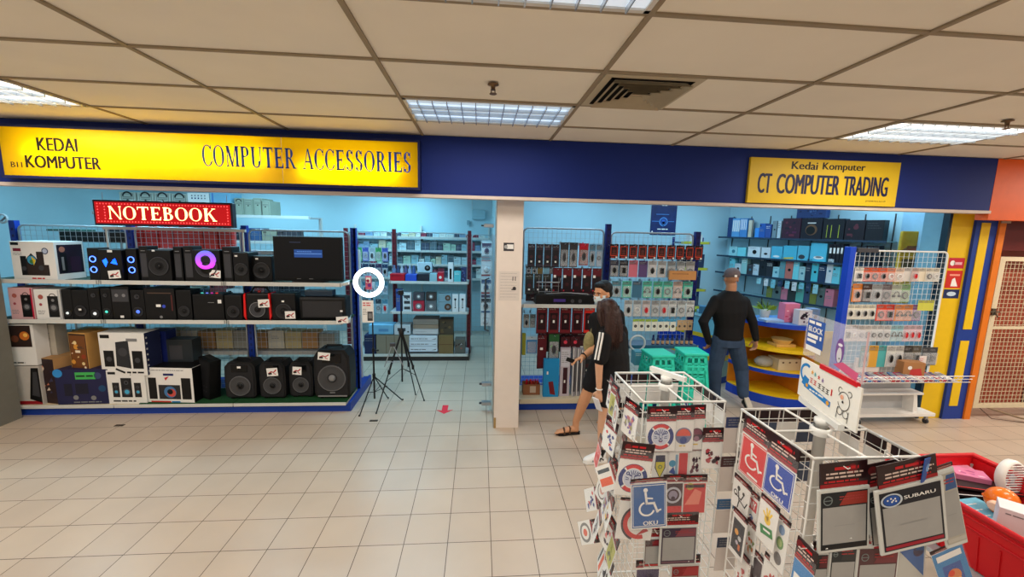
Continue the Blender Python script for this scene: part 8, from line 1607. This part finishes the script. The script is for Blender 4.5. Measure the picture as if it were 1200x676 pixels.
# ---------------- the masked person beyond her
def masked():
    Y = 4.08; t = thing('person', 'person in white face mask and black clothes reaching out one arm with a watch', 'person', (0, 0, 0)); S3 = mat((206, 150, 112), .5, var=.05, scale=30)
    hc = at(706, 343, Y); neck = at(709, 358, Y); shc = at(711, 368, Y + .02); hip = at(711, 418, Y + .02)
    fdir = Vector((-.86, -.50, 0)).normalized(); side = Vector((.58, -.81, 0)).normalized()
    side = Vector((.80, .45, 0)).normalized(); sd2 = side
    shN = shc - side * .165 + Vector((0, -.02, -.03)); shF = shc + side * .165 + Vector((0, 0, -.03)); hpN = hip - side * .08; hpF = hip + side * .08
    a = MB(); torso(a, [hip + Vector((0, 0, -.08)), hip, hip + Vector((0, 0, .16)), shc + Vector((0, 0, -.18)), shc + Vector((0, 0, -.04)), shc + Vector((0, 0, .02))], side, [.14, .155, .14, .165, .165, .08], [.10, .11, .10, .115, .09, .06], mt=S3); limb(a, [shc, neck + Vector((0, 0, .04))], [.062, .055], mt=S3)
    L_, M3 = head_skin(a, hc, fdir + Vector((0, 0, -.16)), (0, 0, 1), 1.0, S3)
    el = at(699, 405, Y - .16); wr = at(682, 419, Y - .30); limb(a, [shN, el, wr], [.052, .040, .028], mt=S3); dh = (at(669, 424, Y - .38) - wr); hand(a, wr, dh, (0, .3, -1), (0, -1, .3), .5, 1.0, S3)
    elF = shF + Vector((.06, .04, -.27)); wrF = elF + Vector((-.08, -.08, -.2)); limb(a, [shF, elF, wrF], [.052, .040, .028], mt=S3); hand(a, wrF, (-.3, -.2, -1), fdir, fdir, .6, 1, S3)
    kn = at(690, 455, Y - .05); an = at(675, 493, Y + .02); kn2 = at(716, 455, Y + .10); an2 = at(722, 486, Y + .25)
    limb(a, [hpN + Vector((0, 0, -.05)), kn, kn.lerp(an, .35), an], [.088, .058, .060, .037], mt=S3); limb(a, [hpF + Vector((0, 0, -.05)), kn2, kn2.lerp(an2, .35), an2], [.088, .058, .060, .037], mt=S3)
    fd = Vector((-1, -.10, 0)).normalized()
    for A_, z in ((an, None), (an2, None)):
        h0 = Vector((A_.x, A_.y, 0)); torso(a, [h0 + Vector((.03, 0, .05)), h0 + fd * .03 + Vector((0, 0, .055)), h0 + fd * .09 + Vector((0, 0, .05)), h0 + fd * .15 + Vector((0, 0, .04)), h0 + fd * .20 + Vector((0, 0, .034))], fd.cross(Vector((0, 0, 1))), [.030, .034, .036, .042, .036], [.028, .034, .028, .018, .012], mt=S3); limb(a, [A_, h0 + Vector((0, 0, .05))], [.037, .034], mt=S3)
        for i in range(5): q = h0 + fd * (.20 - .004 * i) + Vector((0, -.032 + .016 * i, .034)); a.tube([q, q + fd * (.034 - .004 * i)], .0085 if i else .011, S3, 8); a.ball(q + fd * (.034 - .004 * i), .0085 if i else .011, S3, 8)
    bake(a, 'body', t, .0055, 4, .5, S3); face_parts(L_, M3, t, 1.0, False)
    for A_ in (an, an2): shoe(t, Vector((A_.x + .05, A_.y, .0015)), fd, L=.27, mt=BROWN, sole=mat((30, 24, 24), .6), sandal=True)
    # mask
    a = MB(); n = 12; vs = []; MK = mat((206, 222, 228), .7, var=.02)
    for i in range(7):
        z = -.008 - i * .0145
        for j in range(n + 1):
            an_ = R(-72 + 144 * j / n); r = .088 - .010 * abs(i - 2.5) / 3.5 + (.024 if i < 5 else .014) * max(0, cos(an_ * 1.25)) ** 2; vs.append(L_(sin(an_) * .072, .004 + cos(an_) * r, z - .006 * cos(an_)))
    fs = [(i * (n + 1) + j, i * (n + 1) + j + 1, (i + 1) * (n + 1) + j + 1, (i + 1) * (n + 1) + j) for i in range(6) for j in range(n)]; a.add(vs, fs, MK, True)
    for q in (-1, 1): a.tube([L_(q * .069, .03, -.02), L_(q * .080, -.005, .0), L_(q * .078, -.02, -.03), L_(q * .068, .03, -.075)], .0016, PAPER, 5)
    o = a.part('face_mask', t, 'white face mask'); sm = o.modifiers.new('t', 'SOLIDIFY'); sm.thickness = .002
    HB = mat((18, 15, 15), .6, var=.3, scale=60, bump=.6); a = MB(); a.ball(L_(0, -.026, .045), 1, HB, 22, (.083, .098, .084), M3); a.ball(L_(0, .030, .088), 1, HB, 16, (.066, .052, .030), M3); a.ball(L_(0, -.06, -.02), 1, HB, 16, (.070, .055, .055), M3); bake(a, 'hair', t, .007, 3, .5, HB, 'short black hair')
    a = MB(); torso(a, [hip + Vector((0, 0, -.02)), hip + Vector((0, 0, .16)), shc + Vector((0, 0, -.18)), shc + Vector((0, 0, -.04)), shc + Vector((0, 0, .04))], side, [.175, .17, .19, .185, .09], [.135, .13, .14, .115, .075]); limb(a, [shN, shN.lerp(el, .85)], [.074, .068]); limb(a, [shF, shF.lerp(elF, .85)], [.074, .068]); bake(a, 'tshirt', t, .009, 5, .5, BT, 'black T-shirt')
    a = MB(); torso(a, [hip + Vector((0, 0, -.10)), hip + Vector((0, 0, .04))], side, [.165, .158], [.125, .118]); limb(a, [hpN + Vector((0, 0, -.04)), hpN.lerp(kn, .88)], [.108, .088]); limb(a, [hpF + Vector((0, 0, -.04)), hpF.lerp(kn2, .88)], [.108, .088]); bake(a, 'shorts', t, .009, 4, .5, mat((20, 20, 24), .85, bump=.2), 'black shorts')
    a = MB(); u = (wr - el).normalized(); c = el.lerp(wr, .88); a.ring(c, u, .030, .006, BLACK, 20, 6); a.ball(c + Vector((-.01, -.01, .030)), .015, GLOSS, 12, (1, 1, .5)); a.part('watch', t, 'black wristwatch')
    b = MB(); p = at(690, 402, Y - .17); b.ball(p, 1, mat((150, 140, 96), .8, var=.4, scale=25, bump=.5), 18, (.055, .05, .12)); b.tube([p + Vector((.02, .02, .10)), p + Vector((.06, .05, .25)), shN + Vector((.04, .0, .07))], .010, mat((120, 110, 80), .8), 6)
    single(b, 'shoulder_bag', 'olive patterned bag slung in front of the masked person', 'bag')
    b = MB(); q = at(672, 422, Y - .38); b.bbox(-.04, .04, -.004, .004, -.02, .02, BLACK, .003, Matrix.Translation(q + Vector((-.03, 0, .0))) @ Matrix.Rotation(R(20), 4, 'Y')); single(b, 'hanging_phone', 'small dark object held in the reaching hand of the masked person', 'phone')
masked()
# ---------------- the person in a cap seen from behind
def capped():
    Y = 4.80; t = thing('person', 'person seen from behind in grey cap, tight black long-sleeved top and jeans', 'person', (0, 0, 0)); S4 = mat((180, 128, 96), .5, var=.05, scale=30)
    hc = at(857, 326, Y); neck = at(857, 337, Y); shc = at(856, 346, Y); hip = at(853, 396, Y)
    side = Vector((1, -.10, 0)).normalized(); fdir = Vector((.12, 1, 0)).normalized()
    shL = shc - side * .172 + Vector((0, 0, -.066)); shR = shc + side * .172 + Vector((0, 0, -.07)); hpL = hip - side * .09; hpR = hip + side * .09
    elL = at(824, 377, Y - .06); wrL = at(831, 402, Y + .06); elR = at(882, 377, Y - .05); wrR = at(886, 398, Y - .06)
    a = MB(); TC = [hip + Vector((0, 0, -.09)), hip, hip + Vector((0, 0, .16)), shc + Vector((0, 0, -.20)), shc + Vector((0, 0, -.05)), shc + Vector((0, 0, .02))]
    torso(a, TC, side, [.15, .165, .16, .19, .19, .09], [.115, .12, .11, .125, .10, .065], mt=S4); limb(a, [shc, neck + Vector((0, 0, .04))], [.066, .060], mt=S4); L_, M3 = head_skin(a, hc, fdir + Vector((0, 0, -.1)), (0, 0, 1), 1.02, S4)
    limb(a, [shL, elL, wrL], [.058, .044, .030], mt=S4); hand(a, wrL, (.2, .6, -.9), (0, 1, 0), (1, .4, 0), .9, 1.05, S4); limb(a, [shR, elR, wrR], [.058, .044, .030], mt=S4); hand(a, wrR, (-.03, .02, -1), (-1, 0, 0), (0, 1, .1), .8, 1.05, S4)
    knL = at(838, 431, Y + .02); anL = at(838, 464, Y + .04); knR = at(869, 433, Y + .05); anR = at(871, 461, Y - .12)
    limb(a, [hpL, knL, anL], [.09, .06, .04], mt=S4); limb(a, [hpR, knR, anR], [.09, .06, .04], mt=S4); bake(a, 'body', t, .0055, 4, .5, S4); face_parts(L_, M3, t, 1.02)
    a = MB(); torso(a, [hip + Vector((0, 0, -.01)), hip + Vector((0, 0, .16)), shc + Vector((0, 0, -.20)), shc + Vector((0, 0, -.05)), shc + Vector((0, 0, .005)), shc + Vector((0, 0, .06))], side, [.176, .172, .215, .212, .150, .080], [.135, .128, .142, .118, .095, .072]); limb(a, [shL, elL, elL.lerp(wrL, .95)], [.068, .054, .040]); limb(a, [shR, elR, elR.lerp(wrR, .95)], [.068, .054, .040]); bake(a, 'top', t, .009, 5, .5, mat((12, 12, 15), .8, var=.2, scale=14, bump=.25), 'tight black long-sleeved top')
    JN = mat((52, 70, 96), .85, var=.3, scale=9, bump=.3); a = MB(); torso(a, [hip + Vector((0, 0, -.10)), hip + Vector((0, 0, .03))], side, [.172, .172], [.132, .128]); limb(a, [hpL + Vector((0, 0, -.03)), knL, anL + Vector((0, 0, -.01))], [.108, .080, .064]); limb(a, [hpR + Vector((0, 0, -.03)), knR, anR + Vector((0, 0, -.01))], [.108, .082, .066]); J_ = bake(a, 'jeans', t, .008, 4, .5, JN, 'blue-grey jeans')
    shoe(t, Vector((anL.x, anL.y - .05, .002)), (-.1, 1, 0), L=.27, mt=mat((30, 30, 34), .6), sole=mat((60, 56, 54), .6), name='shoe', label='dark shoe')
    # the right foot is pushing off: heel up, sole towards the camera
    toe = fl(882, 484, .015); hl = anR + Vector((.01, -.05, -.02)); d_ = (toe - hl).normalized(); up_ = Vector((0, 1, .25)); shoe(t, hl, d_, up_, L=.27, mt=mat((30, 30, 34), .6), sole=mat((196, 186, 172), .6), name='shoe', label='dark shoe with a pale sole, heel lifted')
    CP = mat((104, 92, 94), .8, var=.12, scale=60, bump=.3); a = MB(); a.ball(L_(0, -.014, .052), 1, CP, 26, (.088, .106, .080), M3); a.lathe([(.090, -.02), (.0895, .02)], L_(0, -.012, .034), M3 @ Vector((0, 0, 1)), CP, 30, cap=False); a.tube([L_(-.045, .08, .03), L_(0, .115, .025), L_(.045, .08, .03)], .012, CP, 8)
    c_ = bake(a, 'cap', t, .007, 2, .5, CP, 'grey-brown cap')
    a = MB(); pts = [L_(-.070, .055, .026), L_(-.055, .12, .018), L_(-.02, .155, .012), L_(.02, .155, .012), L_(.055, .12, .018), L_(.070, .055, .026)]; a.prism(pts, Vector((0, 0, .006)), CP); a.part('visor', t)
    a = MB(); F = Face(a, L_(-.012, -.1215, .015), M3 @ Vector((1, 0, 0)), M3 @ Vector((0, 0, 1)), M3 @ Vector((0, -1, 0))); a.prism([F.P(x, y, 0) for x, y in ((-.006, 0), (.020, 0), (.020, .026), (-.006, .026))], M3 @ Vector((0, .012, 0)), PAPER); a.part('patch', t, 'small white patch on the cap')
capped()
